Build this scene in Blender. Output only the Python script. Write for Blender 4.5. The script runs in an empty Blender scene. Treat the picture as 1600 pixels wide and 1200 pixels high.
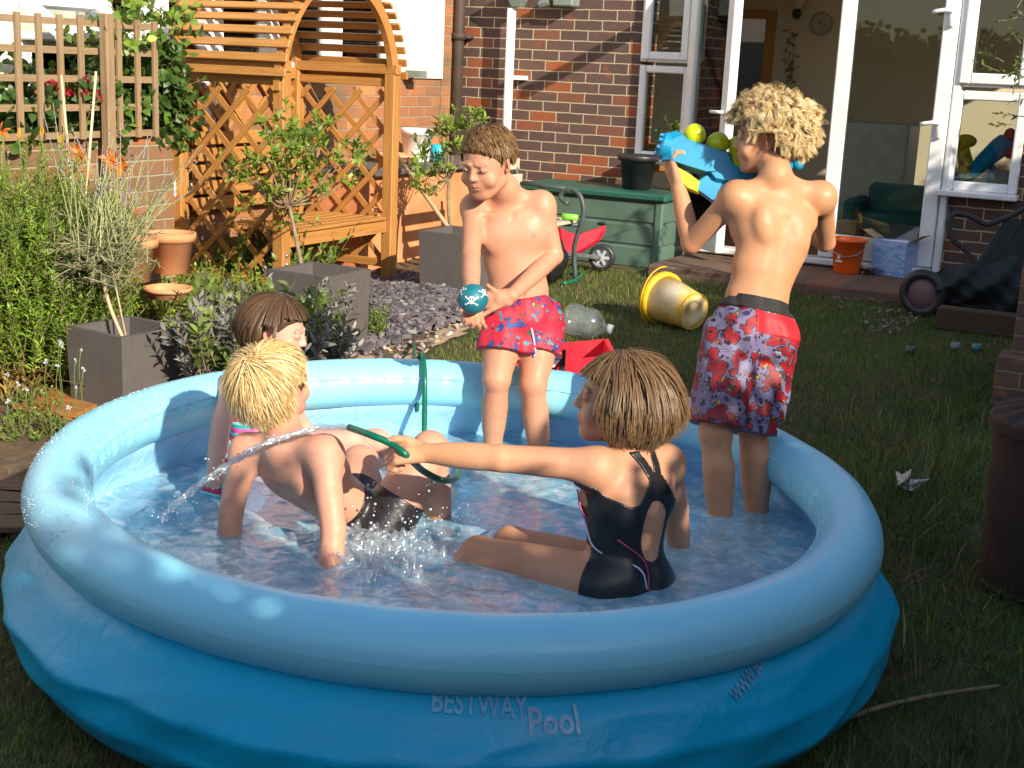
import bpy, math, random
import numpy as np
from mathutils import Vector, Matrix
rnd = random.Random(7); rs = np.random.RandomState(7)
PI = math.pi
def A(*v): return np.array(v, float)
def unit(v):
    v = np.asarray(v, float); return v/np.linalg.norm(v)
scene = bpy.context.scene
# ------------------------------------------------------------------ camera
FOC, PITCH, ROLL, CH, YAW = 2098., .233, .0455, 1.4506, math.radians(27)
def rotz(v, a):
    c, s = math.cos(a), math.sin(a); return A(c*v[0]-s*v[1], s*v[0]+c*v[1], v[2])
_F = A(0, math.cos(PITCH), -math.sin(PITCH)); _R = A(1, 0, 0); _U = A(0, math.sin(PITCH), math.cos(PITCH))
_R, _U = _R*math.cos(ROLL)+_U*math.sin(ROLL), -_R*math.sin(ROLL)+_U*math.cos(ROLL)
CF, CR, CU = [rotz(a, YAW) for a in (_F, _R, _U)]
CAM = A(0, 0, CH)
cd = bpy.data.cameras.new('camera'); cam = bpy.data.objects.new('camera', cd)
scene.collection.objects.link(cam); scene.camera = cam
cd.sensor_width = 36; cd.lens = FOC/1600*36; cd.clip_start = .05; cd.clip_end = 500
cam.matrix_world = Matrix(((CR[0], CU[0], -CF[0], 0), (CR[1], CU[1], -CF[1], 0), (CR[2], CU[2], -CF[2], CH), (0, 0, 0, 1)))
# ------------------------------------------------------------------ world, sun, exposure
SUN_EL, SUN_AZ = math.radians(26), math.radians(-28)      # azimuth measured from +X
w = bpy.data.worlds.new('World'); scene.world = w; w.use_nodes = True
nt = w.node_tree; nt.nodes.clear()
o_ = nt.nodes.new('ShaderNodeOutputWorld'); b_ = nt.nodes.new('ShaderNodeBackground'); s_ = nt.nodes.new('ShaderNodeTexSky')
s_.sky_type = 'NISHITA'; s_.sun_disc = False; s_.sun_elevation = SUN_EL; s_.sun_rotation = PI/2-SUN_AZ
nt.links.new(s_.outputs[0], b_.inputs[0]); nt.links.new(b_.outputs[0], o_.inputs[0]); b_.inputs[1].default_value = .135
sd = A(math.cos(SUN_EL)*math.cos(SUN_AZ), math.cos(SUN_EL)*math.sin(SUN_AZ), math.sin(SUN_EL))
ld = bpy.data.lights.new('sun', 'SUN'); lo = bpy.data.objects.new('sun', ld); scene.collection.objects.link(lo)
ld.energy = 5.0; ld.angle = math.radians(.5); ld.color = (1, .89, .72)
lo.rotation_euler = Vector(sd).to_track_quat('Z', 'Y').to_euler()
scene.view_settings.view_transform = 'Standard'; scene.view_settings.look = 'None'
scene.view_settings.exposure = 0.64; scene.view_settings.gamma = 1
scene.cycles.max_bounces = 10; scene.cycles.transparent_max_bounces = 16
# ------------------------------------------------------------------ finding real positions for what the photograph shows
def ray(x, y): return CF+CR*(x-800)/FOC-CU*(y-600)/FOC
def gp(x, y, z=0.): d = ray(x, y); return CAM+d*(z-CH)/d[2]
def dp(x, y, dep): return CAM+ray(x, y)*dep
def wy(x, y, Y): d = ray(x, y); return CAM+d*Y/d[1]
def wx(x, y, X): d = ray(x, y); return CAM+d*X/d[0]
def depth(P): return float((np.asarray(P)-CAM)@CF)
def near(x, y, P): return dp(x, y, depth(P))
def reach(P, x, y, L, away=True):
    d = ray(x, y); n = unit(d); q = (np.asarray(P)-CAM); b = q@n; c = q@q-L*L; D = b*b-c
    if D <= 0: return CAM+n*b
    return CAM+n*(b+math.sqrt(D) if away else b-math.sqrt(D))
def gz(X, Y): return max(0., .03*(Y-4.5))
def gh(x, y):
    z = 0
    for i in range(12): P = gp(x, y, z); z = gz(P[0], P[1])
    return P
def cv(a, b, c=0): return rotz(A(a, b, c), YAW)      # right, away, up as seen by the visitor
# ------------------------------------------------------------------ objects
COL = scene.collection; ORG = {}
def link(o, parent=None):
    COL.objects.link(o)
    if parent is not None: o.parent = parent
    return o
def tag(o, label=None, cat=None, group=None, kind=None):
    if label: o['label'] = label
    if cat: o['category'] = cat
    if group: o['group'] = group
    if kind: o['kind'] = kind
    return o
def empty(name, loc, label=None, cat=None, group=None, rz=0):
    o = bpy.data.objects.new(name, None); o.empty_display_size = .1; link(o)
    o.location = tuple(loc); o.rotation_euler = (0, 0, rz); ORG[o] = np.asarray(loc, float) if rz == 0 else A(0, 0, 0)
    if rz != 0: ORG[o] = None
    return tag(o, label, cat, group)
def orgof(p): return ORG[p] if (p is not None and ORG.get(p) is not None) else A(0, 0, 0)
def mesh_obj(name, V, Fc, mat, parent=None, origin=None, smooth=True, col=None, uv=None, mi=None, mats=None):
    V = np.asarray(V, float).reshape(-1, 3)
    if parent is not None: org = orgof(parent)
    else: org = np.asarray(origin, float) if origin is not None else A((V[:, 0].min()+V[:, 0].max())/2, (V[:, 1].min()+V[:, 1].max())/2, V[:, 2].min())
    me = bpy.data.meshes.new(name)
    if isinstance(Fc, np.ndarray):
        n = Fc.shape[1]; me.vertices.add(len(V)); me.vertices.foreach_set('co', (V-org).astype(np.float32).ravel())
        me.loops.add(Fc.size); me.loops.foreach_set('vertex_index', Fc.astype(np.int32).ravel())
        me.polygons.add(len(Fc)); me.polygons.foreach_set('loop_start', np.arange(0, Fc.size, n, dtype=np.int32))
        me.polygons.foreach_set('loop_total', np.full(len(Fc), n, np.int32)); me.update(calc_edges=True)
    else:
        me.from_pydata((V-org).tolist(), [], Fc)
    if col is not None:
        a = me.color_attributes.new('col', 'FLOAT_COLOR', 'POINT'); c4 = np.ones((len(V), 4), np.float32); c4[:, :3] = col
        a.data.foreach_set('color', c4.ravel())
    if uv is not None:
        u = me.uv_layers.new(name='UVMap'); u.data.foreach_set('uv', np.asarray(uv, np.float32).ravel())
    for m in (mats or [mat]): me.materials.append(m)
    if mi is not None: me.polygons.foreach_set('material_index', np.asarray(mi, np.int32))
    if smooth: me.polygons.foreach_set('use_smooth', np.ones(len(me.polygons), bool))
    me.validate(); me.update()
    o = bpy.data.objects.new(name, me); link(o, parent)
    if parent is None: o.location = tuple(org)
    ORG[o] = org
    return o
class MB:
    def __init__(s): s.v = []; s.f = []; s.uv = []; s.n = 0
    def add(s, V, Fc, UV=None):
        V = np.asarray(V, float); s.v.append(V)
        for i, f in enumerate(Fc):
            s.f.append([a+s.n for a in f])
            if UV is not None: s.uv.extend(UV[i])
            else: s.uv.extend([(V[a][0]+V[a][1], V[a][2]) for a in f])
        s.n += len(V); return s
    def box(s, c, size, ax=None, bev=0.0):
        ax = np.eye(3) if ax is None else np.asarray(ax); h = np.asarray(size)/2; c = np.asarray(c, float)
        off = rnd.random()*7; L = int(np.argmax(size)); oth = [i for i in range(3) if i != L]
        if bev <= 0:
            co = [(x, y, z) for x in (-1, 1) for y in (-1, 1) for z in (-1, 1)]
            loc = A(*[co])[0]*h; fs = [(0, 1, 3, 2), (4, 6, 7, 5), (0, 4, 5, 1), (2, 3, 7, 6), (0, 2, 6, 4), (1, 5, 7, 3)]
        else:
            b = min(bev, h.min()*.9); loc = []; idx = {}
            for x in (-1, 1):
                for y in (-1, 1):
                    for z in (-1, 1):
                        for a in range(3):
                            p = A(x, y, z)*h; q = A(x, y, z)*(h-b); q[a] = p[a]; idx[(x, y, z, a)] = len(loc); loc.append(q)
            loc = np.array(loc); fs = []
            for a in range(3):
                o1, o2 = [i for i in range(3) if i != a]
                for sg in (-1, 1):
                    f = []
                    for (u, v) in ((-1, -1), (1, -1), (1, 1), (-1, 1)):
                        k = [0, 0, 0]; k[a] = sg; k[o1] = u; k[o2] = v; f.append(idx[tuple(k)+(a,)])
                    fs.append(f)
            for a in range(3):
                o1, o2 = [i for i in range(3) if i != a]
                for u in (-1, 1):
                    for v in (-1, 1):
                        k1 = [0, 0, 0]; k1[o1] = u; k1[o2] = v; k1[a] = -1; k2 = list(k1); k2[a] = 1
                        fs.append([idx[tuple(k1)+(o1,)], idx[tuple(k2)+(o1,)], idx[tuple(k2)+(o2,)], idx[tuple(k1)+(o2,)]])
            for x in (-1, 1):
                for y in (-1, 1):
                    for z in (-1, 1): fs.append([idx[(x, y, z, a)] for a in range(3)])
            ff = []
            for f in fs:
                q = loc[f]; nn = np.cross(q[1]-q[0], q[2]-q[1])
                ff.append(f if nn@q.mean(0) > 0 else f[::-1])
            fs = ff
        V = c+loc@ax
        UV = [[(loc[a][L]+off, loc[a][oth[0]]+loc[a][oth[1]]+off) for a in f] for f in fs]
        return s.add(V, fs, UV)
    def beam(s, a, b, w, t, up=(0, 0, 1), bev=0.0):
        a = np.asarray(a, float); b = np.asarray(b, float); d = b-a; L = np.linalg.norm(d); d = d/L
        n = np.asarray(up, float); n = n-d*(n@d)
        if np.linalg.norm(n) < 1e-6: n = A(1, 0, 0)-d*d[0]
        n = unit(n); sd_ = np.cross(n, d)
        return s.box((a+b)/2, (L, w, t), np.array([d, sd_, n]), bev)
    def tube(s, P, r, n=8, caps=True):
        P = np.asarray(P, float); m = len(P); r = np.full(m, r) if np.isscalar(r) else np.asarray(r, float)
        T = np.gradient(P, axis=0); T /= np.linalg.norm(T, axis=1)[:, None]+1e-12
        u = np.cross(T[0], A(0, 0, 1));
        if np.linalg.norm(u) < 1e-3: u = np.cross(T[0], A(1, 0, 0))
        u = unit(u); V = []; an = np.arange(n)*2*PI/n; len_ = 0; uvl = []
        for i in range(m):
            u = unit(u-T[i]*(u@T[i])); v = np.cross(T[i], u)
            V.append(P[i]+r[i]*(np.cos(an)[:, None]*u+np.sin(an)[:, None]*v))
            if i: len_ += np.linalg.norm(P[i]-P[i-1])
            uvl.append(len_)
        V = np.concatenate(V); fs = []; UV = []
        for i in range(m-1):
            for j in range(n):
                k = (j+1) % n; fs.append([i*n+j, i*n+k, (i+1)*n+k, (i+1)*n+j])
                UV.append([(uvl[i], j/n*.2), (uvl[i], (j+1)/n*.2), (uvl[i+1], (j+1)/n*.2), (uvl[i+1], j/n*.2)])
        if caps:
            fs.append(list(range(n))[::-1]); fs.append([(m-1)*n+j for j in range(n)]); UV.append([(0, 0)]*n); UV.append([(0, 0)]*n)
        return s.add(V, fs, UV)
    def lathe(s, prof, c=(0, 0, 0), n=32, ax=None, close=False):
        ax = np.eye(3) if ax is None else np.asarray(ax); c = np.asarray(c, float); V = []; fs = []; m = len(prof)
        for (r, z) in prof:
            for j in range(n):
                a = 2*PI*j/n; V.append(c+A(r*math.cos(a), r*math.sin(a), z)@ax)
        rng = range(m) if close else range(m-1)
        for i in rng:
            i2 = (i+1) % m
            for j in range(n): k = (j+1) % n; fs.append([i*n+j, i*n+k, i2*n+k, i2*n+j])
        return s.add(V, fs)
    def grid(s, P):       # P: (a,b,3)
        a, b, _ = P.shape; V = P.reshape(-1, 3); fs = [[i*b+j, (i+1)*b+j, (i+1)*b+j+1, i*b+j+1] for i in range(a-1) for j in range(b-1)]
        return s.add(V, fs)
    def ell(s, c, r, ax=None, n=16, m=10):
        ax = np.eye(3) if ax is None else np.asarray(ax); r = np.ones(3)*np.asarray(r, float); V = []; fs = []
        for i in range(m+1):
            t = PI*i/m
            for j in range(n):
                a = 2*PI*j/n; V.append(np.asarray(c)+(A(math.sin(t)*math.cos(a), math.sin(t)*math.sin(a), math.cos(t))*r)@ax)
        for i in range(m):
            for j in range(n): k = (j+1) % n; fs.append([i*n+j, (i+1)*n+j, (i+1)*n+k, i*n+k])
        return s.add(V, fs)
    def obj(s, name, mat, parent=None, origin=None, smooth=False, **k):
        V = np.concatenate(s.v)
        return mesh_obj(name, V, s.f, mat, parent, origin, smooth, uv=s.uv, **k)
def frame(z, x=(1, 0, 0)):
    z = unit(z); x = np.asarray(x, float); x = x-z*(x@z)
    if np.linalg.norm(x) < 1e-5: x = np.cross(z, A(0, 1, 0))
    x = unit(x); return np.array([x, np.cross(z, x), z])
def curve(pts, n=24):       # catmull-rom
    P = np.asarray(pts, float); P = np.vstack([2*P[0]-P[1], P, 2*P[-1]-P[-2]]); out = []
    m = len(P)-3
    for i in range(n):
        t = i/(n-1)*m; k = min(int(t), m-1); u = t-k; a, b, c, d = P[k:k+4]
        out.append(.5*(2*b+(c-a)*u+(2*a-5*b+4*c-d)*u*u+(3*b-a-3*c+d)*u**3))
    return np.array(out)
# ------------------------------------------------------------------ materials
def sock(n, *names):
    for k in names:
        if k in n.inputs: return n.inputs[k]
class NT:
    def __init__(s, name):
        s.m = bpy.data.materials.new(name); s.m.use_nodes = True; s.t = s.m.node_tree; s.t.nodes.clear()
        s.out = s.n('ShaderNodeOutputMaterial')
    def n(s, ty, **k):
        x = s.t.nodes.new(ty)
        for a, b in k.items(): setattr(x, a, b)
        return x
    def l(s, a, b): s.t.links.new(a, b)
    def setv(s, inp, v):
        if hasattr(v, 'is_output') or isinstance(v, bpy.types.NodeSocket): s.l(v, inp)
        else:
            if isinstance(v, (tuple, list)) and len(v) == 3 and inp.type == 'RGBA': v = (*v, 1)
            inp.default_value = v
    def math(s, op, a, b=None, clamp=False):
        x = s.n('ShaderNodeMath', operation=op, use_clamp=clamp); s.setv(x.inputs[0], a)
        if b is not None: s.setv(x.inputs[1], b)
        return x.outputs[0]
    def mix(s, f, a, b, mode='MIX'):
        x = s.n('ShaderNodeMix', data_type='RGBA', blend_type=mode); s.setv(x.inputs[0], f); s.setv(x.inputs[6], a); s.setv(x.inputs[7], b); return x.outputs[2]
    def coord(s, kind='Object', scale=(1, 1, 1), rot=(0, 0, 0)):
        c = s.n('ShaderNodeTexCoord'); m = s.n('ShaderNodeMapping'); s.l(c.outputs[kind], m.inputs[0]); m.inputs['Scale'].default_value = scale; m.inputs['Rotation'].default_value = rot; return m.outputs[0]
    def noise(s, vec, scale, detail=4, rough=.55, dist=0):
        x = s.n('ShaderNodeTexNoise'); s.l(vec, x.inputs['Vector']); x.inputs['Scale'].default_value = scale; x.inputs['Detail'].default_value = detail; x.inputs['Roughness'].default_value = rough; x.inputs['Distortion'].default_value = dist; return x.outputs[0]
    def ramp(s, f, stops):
        x = s.n('ShaderNodeValToRGB'); s.setv(x.inputs[0], f); e = x.color_ramp.elements
        while len(e) < len(stops): e.new(.5)
        for i, (p, c) in enumerate(stops): e[i].position = p; e[i].color = (*c, 1) if len(c) == 3 else c
        return x.outputs[0]
    def bump(s, h, st=.3, dist=.01, nrm=None):
        x = s.n('ShaderNodeBump'); s.setv(x.inputs['Height'], h); x.inputs['Strength'].default_value = st; x.inputs['Distance'].default_value = dist
        if nrm is not None: s.l(nrm, x.inputs['Normal'])
        return x.outputs[0]
    def bsdf(s, color, rough=.5, **k):
        x = s.n('ShaderNodeBsdfPrincipled'); s.setv(x.inputs['Base Color'], color); s.setv(x.inputs['Roughness'], rough)
        for a, v in k.items():
            a = a.replace('_', ' ')
            s.setv(x.inputs[a], v)
        return x
    def done(s, sh):
        s.l(sh if isinstance(sh, bpy.types.NodeSocket) else sh.outputs[0], s.out.inputs[0]); return s.m
def mul(c, k): return tuple(min(1, max(0, x*k)) for x in c)
def mat(name, c, rough=.5, var=.15, scale=12, bump=.1, bscale=60, c2=None, **k):
    N = NT(name); v = N.coord(); f = N.noise(v, scale, 5)
    f = N.ramp(f, [(.3, (0, 0, 0)), (.7, (1, 1, 1))])
    col = N.mix(f, mul(c, 1-var), c2 if c2 else mul(c, 1+var))
    b = N.bump(N.noise(v, bscale, 4), bump, .003) if bump else None
    r2 = N.math('MULTIPLY_ADD', f, .12); N.t.nodes[-1].inputs[2].default_value = rough-.06
    x = N.bsdf(col, r2, **k)
    if b is not None: N.l(b, x.inputs['Normal'])
    return N.done(x)
def leafmat(name, rough=.45, transl=.35):
    N = NT(name); a = N.n('ShaderNodeAttribute', attribute_name='col'); v = N.coord()
    f = N.noise(v, 60, 3); c = N.mix(f, a.outputs[0], (.5, .5, .5), 'MULTIPLY'); c = N.mix(.35, a.outputs[0], c)
    x = N.bsdf(c, rough, Specular_IOR_Level=.45); t = N.n('ShaderNodeBsdfTranslucent')
    g = N.mix(1, c, (1.0, 1.25, .5), 'MULTIPLY'); N.l(g, t.inputs[0])
    m = N.n('ShaderNodeMixShader'); m.inputs[0].default_value = transl; N.l(x.outputs[0], m.inputs[1]); N.l(t.outputs[0], m.inputs[2])
    return N.done(m)
def wood(name, c1, c2, rough=.5, gs=1.0):
    N = NT(name); v = N.coord('UV', (3*gs, 60*gs, 1)); f = N.noise(v, 1.0, 6, .6, .6)
    v2 = N.coord('UV', (1.2, 4, 1)); g = N.noise(v2, 2, 3)
    f2 = N.ramp(f, [(.35, (0, 0, 0)), (.65, (1, 1, 1))]); c = N.mix(f2, c1, c2)
    c = N.mix(N.math('MULTIPLY', g, .6), c, mul(c1, .7)); x = N.bsdf(c, rough)
    N.l(N.bump(f, .25, .002), x.inputs['Normal']); return N.done(x)
def brick(name, plane, c1, c2, c3, mortar, bw=.225, rh=.075, ms=.0055, dirt=.25, off=(0, 0), seed=0):
    N = NT(name); g = N.n('ShaderNodeNewGeometry'); sp = N.n('ShaderNodeSeparateXYZ'); N.l(g.outputs['Position'], sp.inputs[0])
    cb = N.n('ShaderNodeCombineXYZ'); N.l(sp.outputs[plane], cb.inputs[0]); N.l(sp.outputs[2], cb.inputs[1])
    ad = N.n('ShaderNodeVectorMath', operation='ADD'); N.l(cb.outputs[0], ad.inputs[0]); ad.inputs[1].default_value = (off[0]+30, off[1]+30, seed)
    nz = N.n('ShaderNodeTexNoise'); N.l(ad.outputs[0], nz.inputs['Vector']); nz.inputs['Scale'].default_value = 14
    wob = N.n('ShaderNodeVectorMath', operation='SCALE'); N.l(nz.outputs['Color'], wob.inputs[0]); wob.inputs['Scale'].default_value = .010
    a2 = N.n('ShaderNodeVectorMath', operation='ADD'); N.l(ad.outputs[0], a2.inputs[0]); N.l(wob.outputs[0], a2.inputs[1]); vec = a2.outputs[0]
    def bt(ca, cb_, bias):
        b = N.n('ShaderNodeTexBrick'); N.l(vec, b.inputs['Vector']); b.inputs['Scale'].default_value = 1; b.inputs['Mortar Size'].default_value = ms
        b.inputs['Mortar Smooth'].default_value = .35; b.inputs['Bias'].default_value = bias; b.inputs['Brick Width'].default_value = bw; b.inputs['Row Height'].default_value = rh
        b.offset = .5; N.setv(b.inputs['Color1'], ca); N.setv(b.inputs['Color2'], cb_); b.inputs['Mortar'].default_value = (*mortar, 1); return b
    big = N.noise(vec, 9, 3); fine = N.noise(vec, 90, 4); patch = N.ramp(big, [(.58, (0, 0, 0)), (.66, (1, 1, 1))])
    sel = bt((0, 0, 0), (1, 1, 1), 0.0)
    r1 = N.ramp(sel.outputs[0], [(0, c1), (.74, c2), (.90, c3), (1, mul(c3, 1.25))])
    r1 = N.mix(N.math('MULTIPLY', patch, .55), r1, c3)
    r1 = N.mix(N.math('MULTIPLY', fine, .5), r1, mul(c1, .6))
    b = bt((1, 1, 1), (1, 1, 1), 0); fac = b.outputs['Fac']
    mc = N.mix(N.noise(vec, 25, 3), mortar, mul(mortar, .75))
    c = N.mix(fac, r1, mc); dn = N.ramp(N.noise(vec, 2.2, 5), [(.45, (0, 0, 0)), (.75, (1, 1, 1))])
    c = N.mix(N.math('MULTIPLY', dn, dirt), c, (.12, .10, .06))
    h = N.math('SUBTRACT', N.math('MULTIPLY', fine, .35), fac); x = N.bsdf(c, .85)
    N.l(N.bump(h, .8, .006), x.inputs['Normal']); return N.done(x)
def glassmat(name, tint=(.9, .95, .95), mirror=1.0):
    N = NT(name); t = N.n('ShaderNodeBsdfTransparent'); t.inputs[0].default_value = (*tint, 1); g = N.n('ShaderNodeBsdfGlossy'); g.inputs['Roughness'].default_value = .01
    fr = N.n('ShaderNodeFresnel'); fr.inputs[0].default_value = 1.55; m = N.n('ShaderNodeMixShader')
    N.l(N.math('MULTIPLY', fr.outputs[0], mirror, True), m.inputs[0]); N.l(t.outputs[0], m.inputs[1]); N.l(g.outputs[0], m.inputs[2]); return N.done(m)
def vcol(name, rough=.5, bump=.0, bs=200, **k):
    N = NT(name); a = N.n('ShaderNodeAttribute', attribute_name='col'); v = N.coord(); f = N.noise(v, 9, 4)
    c = N.mix(N.math('MULTIPLY', f, .25), a.outputs[0], mul((.6, .45, .4), 1), 'MULTIPLY'); x = N.bsdf(c, rough, **k)
    if bump: N.l(N.bump(N.noise(v, bs, 4), bump, .002), x.inputs['Normal'])
    return N.done(x)
M = {}
M['white'] = mat('white_plastic', (.80, .80, .80), .35, .04, 6, .05)
M['shadewhite'] = mat('white_render', (.74, .72, .68), .7, .07, 3, .2)
M['cream'] = mat('cream_render', (.70, .66, .58), .8, .08, 3, .3)
M['pine'] = wood('garden_timber', (.38, .165, .04), (.55, .27, .075), .5)
M['oldwood'] = wood('weathered_timber', (.34, .24, .13), (.50, .37, .22), .75)
M['trellis'] = wood('trellis_timber', (.24, .155, .08), (.36, .25, .14), .75)
M['deck'] = wood('deck_timber', (.32, .12, .035), (.45, .19, .06), .55)
M['glass'] = glassmat('window_glass', (.82, .85, .82), 1.0)
M['steel'] = mat('dull_metal', (.45, .45, .46), .35, .1, 20, .1, Metallic=.9)
M['black'] = mat('black_plastic', (.025, .025, .028), .45, .2, 12, .2)
M['leaf'] = leafmat('leaf'); M['leafd'] = leafmat('leaf_matt', .7, .2)
M['bark'] = mat('bark', (.24, .17, .10), .85, .3, 30, .8, 80)
M['terra'] = mat('terracotta', (.62, .25, .10), .8, .15, 8, .3, c2=(.70, .36, .18))
# ================================================================== THE SETTING
HY = 9.3                                   # plane of the house wall
POOL = rotz(A(-.1251, 3.3649, 0), YAW)
def vnoise(x, y, s=1.0, seed=0):
    x = np.asarray(x)*s; y = np.asarray(y)*s; v = 0; a = 1
    r = np.random.RandomState(seed)
    for i in range(5):
        t = r.rand()*PI; ph = r.rand(2)*6.28
        v = v+a*np.sin(x*math.cos(t)*1.0+y*math.sin(t)+ph[0]+1.3*np.sin(y*math.cos(t)-x*math.sin(t)*.7+ph[1])); x = x*1.83; y = y*1.83; a *= .6
    return v/2.2
def inpoly(X, Y, P):
    r = np.zeros(len(X), bool); n = len(P)
    for i in range(n):
        x1, y1 = P[i][:2]; x2, y2 = P[(i+1) % n][:2]
        c = ((y1 > Y) != (y2 > Y)) & (X < (x2-x1)*(Y-y1)/(y2-y1+1e-12)+x1); r ^= c
    return r
# ground: one sheet out to the horizon
xs = np.concatenate([np.linspace(-60, -8, 14), np.linspace(-7.6, 5, 120), np.linspace(6, 60, 14)]); ys = np.concatenate([np.linspace(-60, -4, 14), np.linspace(-3.6, 10, 130), np.linspace(11, 80, 14)])
GX, GY = np.meshgrid(xs, ys, indexing='ij'); GZ = np.clip(.03*(GY-4.5), 0, .3)+.008*vnoise(GX, GY, 2.2, 3)-.012
N = NT('lawn_soil'); v = N.coord(); f = N.noise(v, 3, 6); f2 = N.noise(v, 40, 5)
c = N.mix(N.ramp(f, [(.4, (0, 0, 0)), (.62, (1, 1, 1))]), (.055, .075, .016), (.11, .075, .035)); c = N.mix(N.math('MULTIPLY', f2, .7), c, (.035, .03, .012))
x = N.bsdf(c, .95); N.l(N.bump(f2, .6, .01), x.inputs['Normal']); M['soil'] = N.done(x)
m = MB(); m.grid(np.stack([GX, GY, GZ], -1)); ground = m.obj('ground', M['soil'], origin=(0, 0, 0), smooth=True); tag(ground, kind='structure')
# sandy path strip and slate bed
def sheet(name, px, mat_, lift, bumpy=.01, res=.05, seed=1, world=None):
    P = np.array([gh(*q)[:2] for q in px]) if world is None else np.array(world)
    lo, hi = P.min(0), P.max(0); gx = np.arange(lo[0], hi[0]+res, res); gy = np.arange(lo[1], hi[1]+res, res)
    X, Y = np.meshgrid(gx, gy, indexing='ij'); ins = inpoly((X+.03*vnoise(X, Y, 9, 5)).ravel(), (Y+.03*vnoise(X, Y, 8, 6)).ravel(), P).reshape(X.shape)
    Z = np.clip(.03*(Y-4.5), 0, .3)+.008*vnoise(X, Y, 2.2, 3)-.012+lift+bumpy*np.abs(vnoise(X, Y, 12, seed)); V = np.stack([X, Y, Z], -1).reshape(-1, 3)
    b = X.shape[1]; F_ = [[i*b+j, (i+1)*b+j, (i+1)*b+j+1, i*b+j+1] for i in range(X.shape[0]-1) for j in range(b-1) if ins[i, j] and ins[i+1, j+1]]
    return mesh_obj(name, V, F_, mat_), P
N = NT('sandy_earth'); v = N.coord(); f = N.noise(v, 6, 6); f2 = N.noise(v, 70, 5)
c = N.mix(f, (.30, .20, .11), (.52, .40, .27)); c = N.mix(N.ramp(f2, [(.55, (0, 0, 0)), (.7, (1, 1, 1))]), c, (.22, .17, .13)); x = N.bsdf(c, .95); N.l(N.bump(f2, .8, .01), x.inputs['Normal']); M['sand'] = N.done(x)
path, PATHP = sheet('path', [(500, 580), (545, 530), (600, 505), (700, 484), (760, 482), (790, 488), (770, 500), (720, 528), (650, 562), (600, 590)], M['sand'], .014); tag(path, kind='structure')
bedp, BEDP = sheet('soil_bed', None, mat('bed_earth', (.10, .065, .035), .95, .4, 20, 1, 60), .012, .02, .06, 4, world=[(-8, 2.2), (-3.25, 2.2), (-3.2, 3.0), (-3.0, 4.4), (-3.3, 5.6), (-3.7, 6.4), (-3.9, 7.4), (-4.2, 8.7), (-8, 9)]); tag(bedp, kind='structure')
# slate chips
def chips(name, poly, n, mat_, smin, smax, hmound, seed, cols):
    r = np.random.RandomState(seed); P = np.array([gh(*q)[:2] for q in poly]); lo, hi = P.min(0), P.max(0); V = []; Fq = []; C = []; k = 0; cen = P.mean(0)
    while k < n:
        x, y = lo+r.rand(2)*(hi-lo)
        if not inpoly(A(x), A(y), P)[0]: continue
        s = smin+(smax-smin)*r.rand(); d = np.linalg.norm((A(x, y)-cen)/(hi-lo)*2); z = gz(x, y)+hmound*max(0, 1-d)+.012*r.rand()
        ax = Matrix.Rotation(r.rand()*6.28, 3, 'Z') @ Matrix.Rotation(r.randn()*.35, 3, 'X') @ Matrix.Rotation(r.randn()*.35, 3, 'Y'); ax = np.array(ax).T
        t = s*.16; pts = []
        m_ = 5; an = np.sort(r.rand(m_)*6.28)
        for zz, sc in ((-t, 1), (t, .9)):
            for a in an: pts.append(A(x, y, z+.006)+(A(math.cos(a)*s*.62, math.sin(a)*s*.42, zz)*A(sc, sc, 1))@ax)
        V += pts; b = k*2*m_
        Fq += [[b+m_+i for i in range(m_)]]+[[b+i, b+(i+1) % m_, b+m_+(i+1) % m_, b+m_+i] for i in range(m_)]
        c = cols[r.randint(len(cols))]; C += [mul(c, .75+.5*r.rand())]*(2*m_); k += 1
    o = mesh_obj(name, np.array(V), Fq, mat_, col=np.array(C), smooth=False); tag(o, kind='stuff'); return o
M['chip'] = vcol('slate_chip', .55)
chips('slate_chips', [(560, 440), (600, 425), (640, 430), (668, 462), (735, 478), (745, 500), (700, 512), (640, 530), (585, 548), (560, 560)], 3000, M['chip'], .03, .07, .10, 3, [(.095, .084, .094), (.12, .105, .115), (.07, .064, .073), (.145, .128, .138)])
chips('pebbles', [(1290, 462), (1430, 475), (1440, 500), (1380, 530), (1330, 500)], 130, M['chip'], .010, .028, .0, 4, [(.20, .17, .15), (.13, .11, .10), (.28, .26, .23)])
chips('scattered_stones', [(560, 560), (600, 505), (720, 480), (780, 490), (720, 520), (640, 565)], 170, M['chip'], .012, .045, .0, 5, [(.55, .46, .36), (.6, .33, .2), (.2, .17, .18), (.2, .17, .18), (.45, .4, .36)])
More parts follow.
